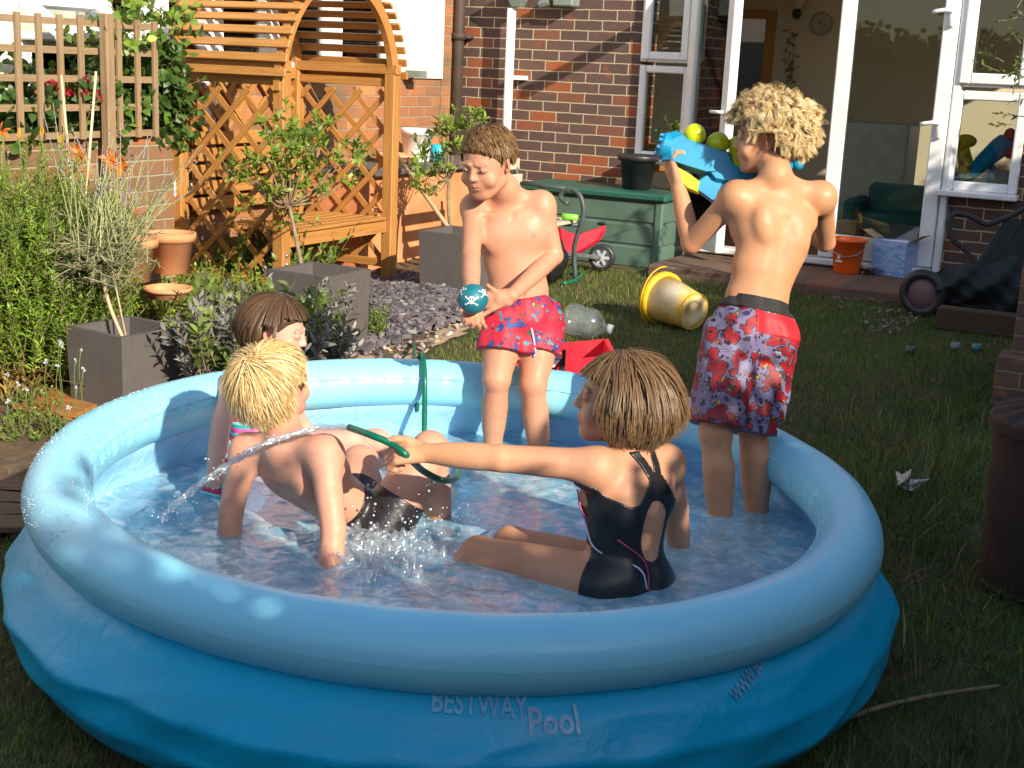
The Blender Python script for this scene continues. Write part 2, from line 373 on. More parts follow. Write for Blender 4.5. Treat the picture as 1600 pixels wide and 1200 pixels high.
# ------------------------------------------------------------------ leaves
LEAFV = {}
def leaves(name, P, D, Nn, L, W, col, mat_=None, parent=None, origin=None, fold=.25, kind=None, label=None):
    """every leaf a folded pointed blade: base, two sides, tip"""
    P = np.asarray(P, float); n = len(P); D = D/(np.linalg.norm(D, axis=1)[:, None]+1e-9); S = np.cross(D, Nn); S /= np.linalg.norm(S, axis=1)[:, None]+1e-9; U = np.cross(S, D)
    L = np.broadcast_to(L, n)[:, None]; W = np.broadcast_to(W, n)[:, None]
    V = np.empty((n, 6, 3)); V[:, 0] = P; V[:, 1] = P+D*L*.35+S*W*.5+U*W*fold; V[:, 2] = P+D*L*.75+S*W*.36+U*W*fold*.6-U*L*.04; V[:, 3] = P+D*L-U*L*.12; V[:, 4] = P+D*L*.75-S*W*.36+U*W*fold*.6-U*L*.04; V[:, 5] = P+D*L*.35-S*W*.5+U*W*fold
    b = np.arange(n)[:, None]*6; F_ = np.concatenate([b+A(0, 1, 5).astype(int), b+A(1, 2, 5).astype(int), b+A(2, 4, 5).astype(int), b+A(2, 3, 4).astype(int)])
    c = np.repeat(np.broadcast_to(col, (n, 3))[:, None], 6, 1).reshape(-1, 3)
    o = mesh_obj(name, V.reshape(-1, 3), F_, mat_ or M['leaf'], parent, origin, True, col=c)
    if kind: o['kind'] = kind
    return o
def randcol(n, a, b, r, j=.2):
    t = r.rand(n)[:, None]; return np.clip((np.array(a)*(1-t)+np.array(b)*t)*(1+j*r.randn(n)[:, None]), 0, 1)
def rv(r, n): v = r.randn(n, 3); return v/np.linalg.norm(v, axis=1)[:, None]
# lawn
def blades(name, n, xr, yr, keep, L, W, ca, cb, seed, lean=.5, mat_=None, kind='stuff', dens=None):
    r = np.random.RandomState(seed); X = xr[0]+r.rand(n)*(xr[1]-xr[0]); Y = yr[0]+r.rand(n)*(yr[1]-yr[0]); k = keep(X, Y)
    if dens is not None: k &= r.rand(n) < dens(X, Y)
    X, Y = X[k], Y[k]; n = len(X); Z = np.clip(.03*(Y-4.5), 0, .3)+.008*vnoise(X, Y, 2.2, 3)-.012
    an = r.rand(n)*6.28; tl = lean*np.abs(r.randn(n)); l = L*(.5+r.rand(n)*.9)
    B = np.stack([X, Y, Z], 1); d = np.stack([np.cos(an)*tl, np.sin(an)*tl, np.ones(n)], 1); d /= np.linalg.norm(d, axis=1)[:, None]; s = np.stack([-np.sin(an), np.cos(an), 0*an], 1)
    w = W*(.6+.8*r.rand(n))[:, None]; d2 = d+np.stack([np.cos(an), np.sin(an), -.3+0*an], 1)*.5*tl[:, None]; l = l[:, None]
    V = np.stack([B-s*w, B+s*w, B+d*l*.55+s*w*.7, B+d*l*.55-s*w*.7, B+d*l*.5+d2*l*.5], 1)
    b = np.arange(n)[:, None]*5; F_ = np.concatenate([b+A(0, 1, 2).astype(int), b+A(0, 2, 3).astype(int), b+A(3, 2, 4).astype(int)])
    dry = (r.rand(n) < .10+.22*(vnoise(X, Y, 3, 9) > .3)); c = randcol(n, ca, cb, r)*(.95+.38*vnoise(X, Y, 2.5, 77))[:, None]; c[dry] = randcol(dry.sum(), (.30, .24, .10), (.20, .15, .07), r)
    o = mesh_obj(name, V.reshape(-1, 3), F_, mat_ or M['leafd'], origin=(0, 0, 0), col=np.repeat(c, 5, 0), smooth=False)
    if kind: tag(o, kind=kind)
    return o
def offpool(X, Y): return (X-POOL[0])**2+(Y-POOL[1])**2 > 1.0
lawnk = lambda X, Y: offpool(X, Y) & ~inpoly(X, Y, PATHP) & ~inpoly(X, Y, BEDP)
blades('grass', 170000, (-3.9, .6), (1.0, 8.5), lawnk, .035, .0016, (.075, .14, .015), (.15, .21, .025), 11, .7)
blades('dry_grass', 40000, (-4.2, -1.4), (.8, 3.2), lambda X, Y: offpool(X, Y), .03, .0015, (.16, .14, .05), (.25, .20, .09), 12, 1.0)
tuft = lambda X, Y: np.clip(1.3*np.exp(-(((X+.55)/.5)**2+((Y-5.2)/1.3)**2))+.3*np.exp(-(((X+.25)/.35)**2+((Y-3.3)/1.3)**2)), 0, 1)*(vnoise(X, Y, 5, 21) > -.3)
blades('long_grass', 26000, (-1.6, .6), (1.4, 7.4), lambda X, Y: offpool(X, Y), .12, .0022, (.05, .10, .015), (.12, .16, .035), 13, 1.0, dens=tuft)
# ------------------------------------------------------------------ house
BR = brick('house_brick', 0, (.088, .052, .046), (.118, .066, .055), (.32, .085, .026), (.50, .42, .27), dirt=.15)
BRs = brick('house_brick_side', 1, (.088, .052, .046), (.118, .066, .055), (.32, .085, .026), (.50, .42, .27), dirt=.15)
BO = brick('orange_brick', 1, (.30, .13, .06), (.42, .16, .06), (.50, .19, .07), (.34, .27, .18), dirt=.75, seed=3)
BL = brick('garden_brick', 1, (.19, .115, .06), (.27, .13, .06), (.38, .13, .05), (.36, .32, .20), dirt=.5, seed=5, rh=.078, bw=.24)
BS = brick('step_brick', 0, (.13, .075, .055), (.17, .09, .06), (.22, .09, .05), (.16, .13, .10), dirt=.5, seed=8)
XL = wy(720, 100, HY)[0]; XW = wy(1000, 130, HY)[0]; XD = wy(1475, 130, HY)[0]; XE = wy(1596, 250, HY)[0]
FZ = float(wy(1450, 428, HY)[2]); SZ = float(wy(1560, 302, HY)[2]); SZ1 = float(wy(1000, 246, HY)[2]); TOP = 2.32
house = empty('brick_house', (XL, HY, 0), 'red and brown brick house wall with white glazed garden doors', 'house')
m = MB()
def wallbox(x0, x1, z0, z1, y0=HY, y1=HY+.28): m.box(((x0+x1)/2, (y0+y1)/2, (z0+z1)/2), (x1-x0, y1-y0, z1-z0))
wallbox(XL-.3, XW, -.3, 3.4); wallbox(XE, XE+3.5, -.3, 3.4); wallbox(XW, XE, TOP+.03, 3.4); wallbox(XD, XE, -.3, SZ-.03); wallbox(XW, XD-2.14, -.3, SZ1-.03); wallbox(XD-2.14, XD, -.3, FZ-.03)
m.obj('wall', BR, house)
# interior room
m = MB(); ICR = mat('room_plaster', (.78, .68, .50), .8, .05, 3, .1)
RY = HY+3.0; RX0, RX1 = XW-.9, XE+1.2; IY = HY+.30
xo0, xo1 = wy(1138, 100, RY)[0], wy(1197, 100, RY)[0]; oz = float(wy(1170, 28, RY)[2])
m.box(((RX0+xo0)/2, RY, 1.2), (xo0-RX0, .1, 2.6)); m.box(((RX1+xo1)/2, RY, 1.2), (RX1-xo1, .1, 2.6)); m.box(((xo0+xo1)/2, RY, (oz+2.5)/2), (xo1-xo0, .1, 2.5-oz))
m.box((RX0, (IY+RY)/2, 1.2), (.1, RY-IY-.12, 2.6)); m.box(((RX0+RX1)/2, (IY+RY)/2, 2.45), (RX1-RX0-.12, RY-IY-.12, .1))
m.obj('room_wall', ICR, house)
m = MB(); m.box(((RX0+RX1)/2, (HY+RY)/2+.1, FZ-.02), (RX1-RX0, RY-HY, .04)); m.obj('room_floor', wood('floorboard', (.2, .11, .05), (.28, .16, .08)), house)
m = MB(); m.box((xo1+.035, RY-.06, oz/2), (.09, .05, oz)); m.box((xo0-.035, RY-.06, oz/2), (.09, .05, oz)); m.box(((xo0+xo1)/2, RY-.065, oz+.03), (xo1-xo0+.16, .05, .08)); m.obj('inner_door_frame', wood('pine_frame', (.5, .26, .07), (.6, .33, .1)), house)
m = MB(); m.box(((xo0+xo1)/2, RY+.8, 1.2), (xo1-xo0+1, .1, 2.6)); m.obj('hall_shade_wall', mat('hall', (.05, .04, .035), .8), house)  # near-black wall colour stands in for the darkness beyond the inner doorway
m = MB(); m.box((XW+.5, HY-.1, 3.1), (8.2, .12, .1)); m.obj('gutter', M['black'], house)
# unseen bar added above the frame to throw the slanting shadow on the bricks
m = MB(); m.beam((-2.62, HY, 2.42), (-2.62, HY-1.14, 2.42), .06, .07); m.obj('shadow_arm', M['white'], house)
# ---- windows and doors
def framed(name, x0, x1, z0, z1, t=.07, y=HY-.03, d=.07, parent=house, glass=True, bt=None, pane='pane'):
    m = MB(); bt = bt or t; yc = y+d/2
    m.box((x0+t/2, yc, (z0+z1)/2), (t, d, z1-z0), bev=.008); m.box((x1-t/2, yc, (z0+z1)/2), (t, d, z1-z0), bev=.008)
    m.box(((x0+x1)/2, yc+.001, z1-t/2), (x1-x0-2*t, d-.004, t), bev=.008); m.box(((x0+x1)/2, yc+.001, z0+bt/2), (x1-x0-2*t, d-.004, bt), bev=.008)
    f = m.obj(name, M['white'], parent)
    if glass:
        g = MB(); g.box(((x0+x1)/2, yc, (z0+bt+z1-t)/2), (x1-x0-2*t+.004, .006, z1-z0-t-bt+.004)); g.obj(pane, M['glass'], f)
    return f
fx1 = wy(1078, 150, HY)[0]
tz = float(wy(1030, 100, HY)[2])
framed('window', XW, fx1, SZ1, tz-.012, .05); framed('window', XW, fx1, tz+.012, TOP, .05); framed('window', XW+.02, fx1-.02, tz+.03, TOP-.02, .055, HY-.055, .05, glass=False)
m = MB(); m.box(((XW+fx1)/2, HY-.05, SZ1-.018), (fx1-XW+.04, .16, .03), bev=.006); m.obj('sill', M['white'], house)
# right hand door leaf
dx0 = wy(1300, 200, HY)[0]; dx1 = wy(1482, 200, HY)[0]
f = framed('door', dx0, dx1, FZ+.05, TOP, .10, HY-.06, bt=.16)
for zz in (float(wy(1475, 28, HY)[2]), float(wy(1468, 202, HY)[2])):
    m = MB(); m.box((dx1-.045, HY-.075, zz), (.04, .03, .12), bev=.008); m.tube(curve([(dx1-.045, HY-.09, zz+.04), (dx1-.07, HY-.13, zz+.045), (dx1-.16, HY-.13, zz+.03)], 8), .014, 8); m.obj('handle', M['white'], f, smooth=True)
# open narrow leaf, swung out
hx = fx1+.01; ang = math.radians(-42); hd = A(math.cos(ang), math.sin(ang), 0); DW = .62
def leafpt(t, z, o=0): return A(hx, HY-.05, 0)+hd*t+A(0, 0, z)+A(-hd[1], hd[0], 0)*o
m = MB(); axl = np.array([hd, [-hd[1], hd[0], 0], [0, 0, 1]])
for (a, b, z0, z1) in ((0, .09, FZ+.05, TOP), (DW-.09, DW, FZ+.05, TOP), (.09, DW-.09, TOP-.1, TOP), (.09, DW-.09, FZ+.05, FZ+.2)):
    m.box(leafpt((a+b)/2, (z0+z1)/2), (b-a, .065, z1-z0), axl, bev=.008)
f = m.obj('door', M['white'], house); f['label'] = 'narrow glazed door leaf standing open'
g = MB(); g.box(leafpt(DW/2, (FZ+.2+TOP-.1)/2), (DW-.17, .006, TOP-FZ-.3), axl); g.obj('pane', M['glass'], f)
for s_ in (-1, 1):
    m = MB(); zz = FZ+1.0; m.tube(curve([leafpt(DW-.045, zz, s_*.03), leafpt(DW-.05, zz, s_*.07), leafpt(DW-.15, zz, s_*.075)], 8), .012, 8); m.obj('handle', M['white'], f, smooth=True)
# threshold and frame around the opening
m = MB(); m.box(((fx1+dx1)/2, HY-.03, FZ+.02), (dx1-fx1, .16, .045), bev=.01); m.box((dx1+.03, HY, (FZ+TOP)/2), (.05, .1, TOP-FZ), bev=.01); m.box(((XW+XE)/2, HY, TOP+.03), (XE-XW, .12, .055)); m.obj('door_frame', M['white'], house)
wxl = wy(1492, 140, HY)[0]; tz2 = float(wy(1545, 140, HY)[2])
framed('window', wxl, XE, SZ, tz2-.012, .06); framed('window', wxl, XE, tz2+.012, TOP, .05); framed('window', wxl+.03, XE-.0, tz2+.03, TOP-.02, .07, HY-.07, .05, glass=False)
m = MB(); m.box(((wxl+XE)/2, HY-.05, SZ-.018), (XE-wxl+.04, .18, .035), bev=.006); m.obj('sill', M['white'], house)
# step along the doors
stf = gh(1440, 480); stl = gh(1035, 440)
step = MB(); SY = float(stf[1]); step.box(((-3.3+XE+1.5)/2, (SY+HY)/2, FZ-.145), (XE+1.5+3.3, HY-SY-.004, .26), bev=.012); step = step.obj('brick_step', BS); tag(step, 'low weathered brick step running below the glazed garden doors', 'step')
# drainpipes
px_ = wy(716, 100, HY-.09)
m = MB(); m.tube([(px_[0], HY-.10, 0), (px_[0], HY-.10, 3.3)], .045, 14)
for z_ in (.5, 1.62): m.tube([(px_[0], HY-.10, z_), (px_[0], HY-.10, z_+.05)], .058, 14); m.box((px_[0], HY-.03, z_+.025), (.15, .07, .03))
tag(m.obj('drainpipe', mat('old_iron', (.05, .032, .022), .7, .3, 9, .4), smooth=True), 'thick dark brown drainpipe in the corner of the brick wall', 'drainpipe')
px_ = wy(796, 100, HY-.12); m = MB(); m.tube([(px_[0], HY-.12, .1), (px_[0], HY-.12, 1.86)], .034, 14)
wp = m.obj('waste_pipe', M['white'], smooth=True); tag(wp, 'thin white plastic waste pipe running down the brick wall', 'drainpipe')
m = MB(); m.box((px_[0]+.05, HY-.06, 1.36), (.10, .12, .03)); m.obj('bracket', M['white'], wp)
hm = mat('grey_green_plastic', (.16, .19, .17), .5)
c_ = wy(810, 2, HY-.12); m = MB(); m.lathe([(.0, -.06), (.05, -.06), (.11, .05), (.115, .09), (.10, .09), (.0, .04)], (c_[0], HY-.13, c_[2]+.02), 4, np.array(Matrix.Rotation(PI/4, 3, 'Z'))); tag(m.obj('hopper', hm), 'grey green hopper head on top of the white waste pipe', 'drain hopper')
c_ = wy(884, 4, HY-.08); m = MB(); m.box((c_[0], HY-.07, c_[2]+.03), (.16, .14, .12), bev=.01); m.tube([(c_[0]-.12, HY-.1, c_[2]-.0), (c_[0]-.2, HY-.1, c_[2]-.02)], .03, 8); tag(m.obj('wall_box', hm), 'small grey box fixed high on the brick wall', 'wall box')
# ------------------------------------------------------------------ white extension on the left
EX = XL-.02
ext = empty('white_extension', (EX, 6, 0), 'pale rendered extension with white framed windows behind trellis and arbour', 'building')
ez = float(wx(655, 122, EX)[2]); m = MB()
def ewall(mm, y0, y1, z0, z1, x=EX, t=.25): mm.box((x-t/2, (y0+y1)/2, (z0+z1)/2), (t, y1-y0, z1-z0))
yp = wx(690, 60, EX)[1]; ewall(m, yp, HY, -.2, 3.4, EX+.012); ewall(m, 2.5, yp, -.2, ez); m.obj('brick_base', BO, ext)
m = MB(); yw1 = wx(615, 60, EX)[1]; ewall(m, yw1, yp, ez, 3.4, EX+.02)
ya, yb = wx(-10, 30, EX)[1], wx(8, 60, EX)[1]
ewall(m, 1.0, wx(30, 60, EX)[1], ez-.4, 3.4, EX+.01); ewall(m, 1.0, yp, 2.55, 3.4, EX+.005); m.obj('render_panel', M['cream'], ext)
curt = mat('net_curtain', (.55, .55, .55), .9, .1, 3, .2)
N = NT('curtain'); v = N.coord('Object', (1, 14, 1)); f = N.noise(v, 3, 3); M['curt'] = N.done(N.bsdf(N.mix(f, (.30, .30, .31), (.62, .61, .58)), .9))
def ewin(y0, y1, z0, z1, back=None, t=.07, name='window', x=EX):
    m = MB()
    for (a, b, c, d) in ((y0, y0+t, z0, z1), (y1-t, y1, z0, z1), (y0+t, y1-t, z1-t, z1), (y0+t, y1-t, z0, z0+t)): m.box((x-.02, (a+b)/2, (c+d)/2), (.09, b-a, d-c), bev=.006)
    f = m.obj(name, M['white'], ext); g = MB(); g.box((x-.03, (y0+y1)/2, (z0+z1)/2), (.006, y1-y0-2*t+.01, z1-z0-2*t+.01)); g.obj('pane', M['glass'], f)
    if back: g = MB(); g.box((x-.16, (y0+y1)/2, (z0+z1)/2), (.02, y1-y0, z1-z0)); g.obj('curtain', back, f)
    return f
def EY(px): return float(wx(px, 80, EX)[1])
def EZ(px, py): return float(wx(px, py, EX)[2])
dkb = mat('dark_room', (.05, .05, .05), .9); beige = mat('beige_blind', (.42, .38, .30), .9)
z1a = EZ(100, 125); ewin(EY(28), EY(152), z1a-.35, EZ(100, 62), M['curt'])
ewin(EY(157), EY(240), z1a-.65, 2.3, beige); ewin(EY(243), EY(332), z1a-.65, 2.3, M['curt'], .09)
ewin(EY(335), EY(420), ez, 2.3, mat('grey_blind', (.22, .22, .22), .8), .06); ewin(EY(420), EY(520), ez, 2.3, M['curt'], .08); ewin(EY(520), EY(612), ez, 2.3, mat('grey_blind', (.22, .22, .22), .8), .08)
# top hung casement pushed open
y0, y1 = EY(36), EY(150); zt, zb = EZ(90, 3), EZ(90, 52); m = MB()
p0, p1 = A(EX+.02, y0, zt), A(EX+.02, y1, zt); q0, q1 = A(EX+.26, y0, zb), A(EX+.26, y1, zb)
for a, b in ((p0, p1), (q0, q1), (p0, q0), (p1, q1)): m.beam(a, b, .07, .05, up=(1, 0, .5), bev=.006)
f = m.obj('window', M['white'], ext); f['label'] = 'small top hung casement tilted open'; g = MB(); g.grid(np.array([[p0, p1], [q0, q1]])); g.obj('pane', M['glass'], f)
m = MB(); m.box((EX+.05, (EY(36)+EY(150))/2, EZ(90, 58)), (.14, EY(150)-EY(36)+.1, .04), bev=.008); m.obj('sill', M['white'], ext)
m = MB(); m.box((EX+.1, wx(632, 112, EX)[1], ez+.03), (.12, .1, .05)); m.obj('vent', hm, ext)
# ------------------------------------------------------------------ garden wall, trellis
WX = -4.93; wy1 = float(wx(272, 300, WX)[1]); wz = float(wx(240, 213, WX)[2])
m = MB(); m.box((WX-.11, (wy1+1.6)/2, (wz-.2)/2), (.22, wy1-1.6, wz+.2)); tag(m.obj('garden_wall', BL), 'low old brick garden wall below the square trellis', 'garden wall')
tx = WX+.03; m = MB(); ty = lambda p, q: float(wx(p, q, tx)[1]); tzf = lambda p, q: float(wx(p, q, tx)[2])
zr_ = [tzf(120, q) for q in (35, 79, 123, 168, 211)]; y0, y1 = ty(-80, 100), ty(240, 100)
for z_ in zr_: m.beam((tx, y0, z_), (tx, y1, z_), .012, .032, up=(0, 0, 1))
yy = [ty(q, 120) for q in (-75, -48, -20, 26, 59, 92, 124, 183, 212, 239)]
for y_ in yy: m.beam((tx+.014, y_, zr_[-1]-.02), (tx+.014, y_, zr_[0]+.03), .032, .014, up=(1, 0, 0))
tr = empty('trellis_panel', (tx, (y0+y1)/2, wz), 'square wooden trellis standing on the brick garden wall', 'trellis'); m.obj('lattice', M['trellis'], tr)
m = MB(); py_ = ty(157, 150); m.box((tx+.05, py_, (zr_[0]+.05)/2), (.05, .055, zr_[0]+.05), bev=.004); m.obj('post', M['trellis'], tr)
# ------------------------------------------------------------------ arbour
AXf = gh(610, 437)[0]; AY1 = float(gh(610, 437)[1])-.03; AY0 = float(wx(440, 300, AXf)[1]); AXb = float(wy(281, 250, AY0)[0])
pz = float(near(440, 112, A(AXf, AY0, 1.5))[2]); g0 = gz(0, 6.5)
arb = empty('arbour', ((AXf+AXb)/2, (AY0+AY1)/2, g0), 'orange brown wooden garden arbour with arched slatted roof, lattice sides and seat', 'arbour')
P4 = [(AXf, AY0), (AXf, AY1), (AXb, AY0), (AXb, AY1)]
for (x_, y_) in P4:
    m = MB(); m.box((x_, y_, (pz+g0)/2), (.075, .075, pz-g0), bev=.006); m.obj('post', M['pine'], arb)
def lattice(m, o, u, v, W, H, sp=.105, wd=.032, th=.012, nrm=(0, 1, 0)):
    o, u, v, nrm = map(lambda q: np.asarray(q, float), (o, u, v, nrm))
    for sgn, off in ((1, 0), (-1, th)):
        s = -H if sgn == 1 else 0
        s0 = s+sp*.4
        while s0 < (W if sgn == 1 else W+H):
            # line: a = s0 + sgn*b ; a along u, b along v
            if sgn == 1: b0, b1 = max(0, -s0), min(H, W-s0)
            else: b0, b1 = max(0, s0-W), min(H, s0)
            if b1-b0 > .03:
                a0, a1 = s0+sgn*b0, s0+sgn*b1; m.beam(o+u*a0+v*b0+nrm*off, o+u*a1+v*b1+nrm*off, wd, th, up=nrm)
            s0 += sp*1.414
D_ = AXf-AXb; Wd = AY1-AY0
for yv, nm in ((AY0, -1), (AY1, 1)):
    m = MB(); lattice(m, (AXb+.04, yv, g0+.12), (1, 0, 0), (0, 0, 1), D_-.08, pz-g0-.22, .142, nrm=(0, 1, 0)); m.obj('side_lattice', M['pine'], arb)
def rail(a_, b_2, w_, t_): m = MB(); m.beam(a_, b_2, w_, t_, bev=.003); m.obj('rail', M['pine'], arb)
for yv in (AY0, AY1):
    rail((AXb, yv, pz+.03), (AXf+.046, yv, pz+.03), .055, .06); rail((AXb+.04, yv, g0+.13), (AXf-.04, yv, g0+.13), .03, .05); rail((AXb+.04, yv, pz-.05), (AXf-.04, yv, pz-.05), .03, .05)
rail((AXb, AY0+.04, pz-.02), (AXb, AY1-.04, pz-.02), .05, .07)
m = MB(); lattice(m, (AXb, AY0+.04, g0+.85), (0, 1, 0), (0, 0, 1), Wd-.08, pz-g0-.93, .142, nrm=(1, 0, 0)); m.obj('back_lattice', M['pine'], arb)
Rr = Wd/2+.02; yc = (AY0+AY1)/2
for xx in (AXf, AXb):
    m = MB(); k = 26; P0 = []
    for i in range(k+1):
        t = PI*i/k; P0.append([A(xx+dx, yc-math.cos(t)*(Rr+dr), pz-.10+.08*math.sin(t)*0+math.sin(t)*(Rr+.06+dr)) for dx, dr in ((-.02, -.035), (.02, -.035), (.02, .035), (-.02, .035))])
    V = np.array(P0).reshape(-1, 3); F_ = [[i*4+j, i*4+(j+1) % 4, (i+1)*4+(j+1) % 4, (i+1)*4+j] for i in range(k) for j in range(4)]+[[3, 2, 1, 0], [k*4, k*4+1, k*4+2, k*4+3]]
    m.add(V, F_, [[(V[a][2]*.8+V[a][1], a % 4*.03) for a in f] for f in F_]); m.obj('arch', M['pine'], arb)
m = MB(); k = 25
for i in range(k+1):
    t = math.radians(8)+(PI-math.radians(16))*i/k; r_ = Rr+.048
    c_ = A((AXf+AXb)/2, yc-math.cos(t)*r_, pz-.10+math.sin(t)*(r_+.06)); nn = A(0, -math.cos(t), math.sin(t))
    m.beam(c_-A(D_/2+.07, 0, 0), c_+A(D_/2+.07, 0, 0), .045, .018, up=nn, bev=.003)
m.obj('roof_slats', M['pine'], arb)
sz = float(near(520, 352, A(AXf, yc, .5))[2]); m = MB()
for i in range(6): m.beam((AXf-.03-i*.085, AY0+.04, sz), (AXf-.03-i*.085, AY1-.04, sz), .07, .02, bev=.004)
m.beam((AXf-.01, AY0+.03, sz-.05), (AXf-.01, AY1-.03, sz-.05), .025, .07); m.obj('seat', M['pine'], arb)
m = MB()
for i in range(5): m.beam((AXb+.06, AY0+.04, sz+.1+i*.095), (AXb+.06, AY1-.04, sz+.1+i*.095), .018, .075, up=(0, 0, 1), bev=.003)
m.obj('backrest', M['pine'], arb)
for s_ in (0, .035): m = MB(); m.ell((AXf+.04, AY0-.005, sz-.12-s_*1.4), .012); m.obj('bolt', M['steel'], arb, smooth=True)
# ------------------------------------------------------------------ hedges outside the frame on the sunny side: they throw the dappled shade
def hedge(name, x, y0, y1, topf, n, label, seed, wid=.5, axis=0, size=.085, holes=None):
    r = np.random.RandomState(seed); Y = y0+r.rand(n)*(y1-y0); top = topf(Y); Z = r.rand(n)*top; Wd_ = (r.rand(n)-.5)*wid
    edge = np.clip((top-Z)/.30, 0, 1); keep = r.rand(n) < (.16+.84*edge**1.3)
    Y, Z, Wd_ = Y[keep], Z[keep], Wd_[keep]; n = len(Y)
    cl = vnoise(Y*7+Wd_*5, Z*7, 1, seed); top = topf(Y); k2 = (cl > -.25+.9*(np.clip(1-(top-Z)/.38, 0, 1)-.35)) | ((top-Z) > .46); Y, Z, Wd_, top = Y[k2], Z[k2], Wd_[k2], top[k2]; n = len(Y)
    if axis == 0:      # leaves cleared along the sun's direction to place thin sun spots on the ring
        Yp = Y-(Wd_)*sd[1]/sd[0]; Zp = Z-(Wd_)*sd[2]/sd[0]; k3 = np.ones(n, bool)
        for (gy, gz_, gr) in ((.051, 2.467, .05), (.093, 2.458, .045), (.045, 2.427, .04), (.133, 2.408, .05), (.19, 2.362, .04), (.317, 2.343, .055), (.30, 2.32, .04), (-.03, 2.50, .045)): k3 &= ((Yp-gy)**2+((Zp-gz_)*1.3)**2) > gr*gr
        Y, Z, Wd_, top = Y[k3], Z[k3], Wd_[k3], top[k3]; n = len(Y)
    P = np.stack([x+Wd_, Y, Z], 1) if axis == 0 else np.stack([Y, x+Wd_, Z], 1)
    t = empty(name, (x, (y0+y1)/2, 0) if axis == 0 else ((y0+y1)/2, x, 0), label, 'hedge')
    sz_ = size*np.where(top-Z > .45, 1.6, 1.); leaves('foliage', P, rv(r, n)+A(0, 0, -.3), rv(r, n), sz_*(.7+.6*r.rand(n)), sz_*.7, randcol(n, (.04, .08, .015), (.08, .13, .03), r), parent=t)
    m = MB(); k = int((y1-y0)/1.0)
    for i in range(k):
        yy_ = y0+(i+.5)*(y1-y0)/k; pts = [(x, yy_, 0), (x+.05, yy_+.1, .6), (x-.05, yy_-.05, 1.3), (x, yy_+.1, 1.9)]
        if axis: pts = [(q[1], q[0], q[2]) for q in pts]
        m.tube(curve(pts, 8), np.linspace(.05, .015, 8), 6)
    m.obj('stems', M['bark'], t, smooth=True); return t
def topr(Y):
    t = np.interp(Y, [-4, -1, -.35, .1, .3, .6, 1.2, 2.3, 3.0, 3.6, 8, 12], [3.4, 3.0, 3.02, 2.98, 2.84, 2.62, 2.60, 2.60, 2.78, 3.12, 3.22, 3.15]); return t+.05*np.sin(Y*9)+.04*np.sin(Y*23)
HEDGE1 = hedge('tall_hedge', 2.5, -4.0, 11.5, topr, 135000, 'tall dark leafy hedge along the right of the garden', 31, .55)
HEDGE2 = hedge('back_hedge', -4.5, -7, 2.2, lambda Y: 2.4+.1*np.sin(Y*3), 26000, 'long green hedge at the near end of the garden', 33, .6, 1, .13)
# ================================================================== POOL
def zring(f): return .383-.0269*math.cos(f)+.0228*math.sin(f)
def pp(f, r, z): return POOL+cv(math.cos(f)*r, math.sin(f)*r, z)
def pfi(P): q = rotz(np.asarray(P)-POOL, -YAW); return math.atan2(q[1], q[0]), math.hypot(q[0], q[1])
def wallr(f, z):
    zt = zring(f)-.05; t = min(1, max(0, z/zt))
    b = np.interp(t, [0, .12, .35, .6, .85, 1], [1.00, 1.075, 1.125, 1.13, 1.075, 1.02])
    s = math.sin(PI*min(1, t*1.05))
    fr = (math.sin(f*1.0-.9)*.5+.5)**0
    w_ = .006*math.sin(5*f+6*t+2*math.sin(3*f))+.007*(1-abs(math.sin(3.1*f-7*t+1.5*math.sin(2*f)+.6*math.sin(9*f))))**3+.0025*math.sin(13*f+9*t+2*math.sin(5*f))+.002*math.sin(31*f-14*t+2*math.sin(4*f))
    rr = .030*math.exp(-((f+1.15)/.36)**2)*(1-abs(math.sin(6*t+9*f)))**2+.022*math.exp(-((f+.62)/.22)**2)*(1-abs(math.sin(9*f+4*t)))**2
    return b+(w_+rr*.7)*s
pool = empty('paddling_pool', POOL, 'large round blue inflatable paddling pool full of water and splashing children', 'paddling pool')
RT = .080
N = NT('ring_vinyl'); v = N.coord(); f = N.noise(v, 4, 3); f2 = N.noise(v, 350, 3); x = N.bsdf(N.mix(f, (.25, .66, .86), (.29, .71, .89)), .30, Specular_IOR_Level=.5)
N.l(N.bump(N.ramp(f2, [(.60, (0, 0, 0)), (.72, (1, 1, 1))]), .35, .0015), x.inputs['Normal']); M['ring'] = N.done(x)
N = NT('pool_liner'); v = N.coord(); f = N.noise(v, 5, 4); f2 = N.noise(v, 14, 5, .5, 1.5); x = N.bsdf(N.mix(f, (.0, .38, .62), (.0, .44, .70)), .36)
N.l(N.bump(f2, .25, .012), x.inputs['Normal']); M['liner'] = N.done(x)
N = NT('pool_inside'); v = N.coord(); f = N.noise(v, 5, 4); f2 = N.noise(v, 9, 5, .5, 2); x = N.bsdf(N.mix(f, (.26, .55, .82), (.32, .62, .88)), .4)
N.l(N.bump(f2, .5, .02), x.inputs['Normal']); M['inside'] = N.done(x)
m = MB(); nf, nt_ = 720, 40; P = np.zeros((nf+1, nt_+1, 3))
for i in range(nf+1):
    f = 2*PI*i/nf
    for j in range(nt_+1):
        t = 2*PI*j/nt_; k = 1+.012*math.sin(11*f+2*math.sin(2*f))+.006*math.sin(31*f)+(.022*math.sin(70*f+3*math.sin(5*f))+.014*math.sin(113*f))*max(0, math.cos(t-2.85))**12
        P[i, j] = pp(f, 1.0+RT*k*math.cos(t), zring(f)+RT*.97*k*math.sin(t))
m.grid(P); ring = m.obj('inflatable_ring', M['ring'], pool, smooth=True)
m = MB()
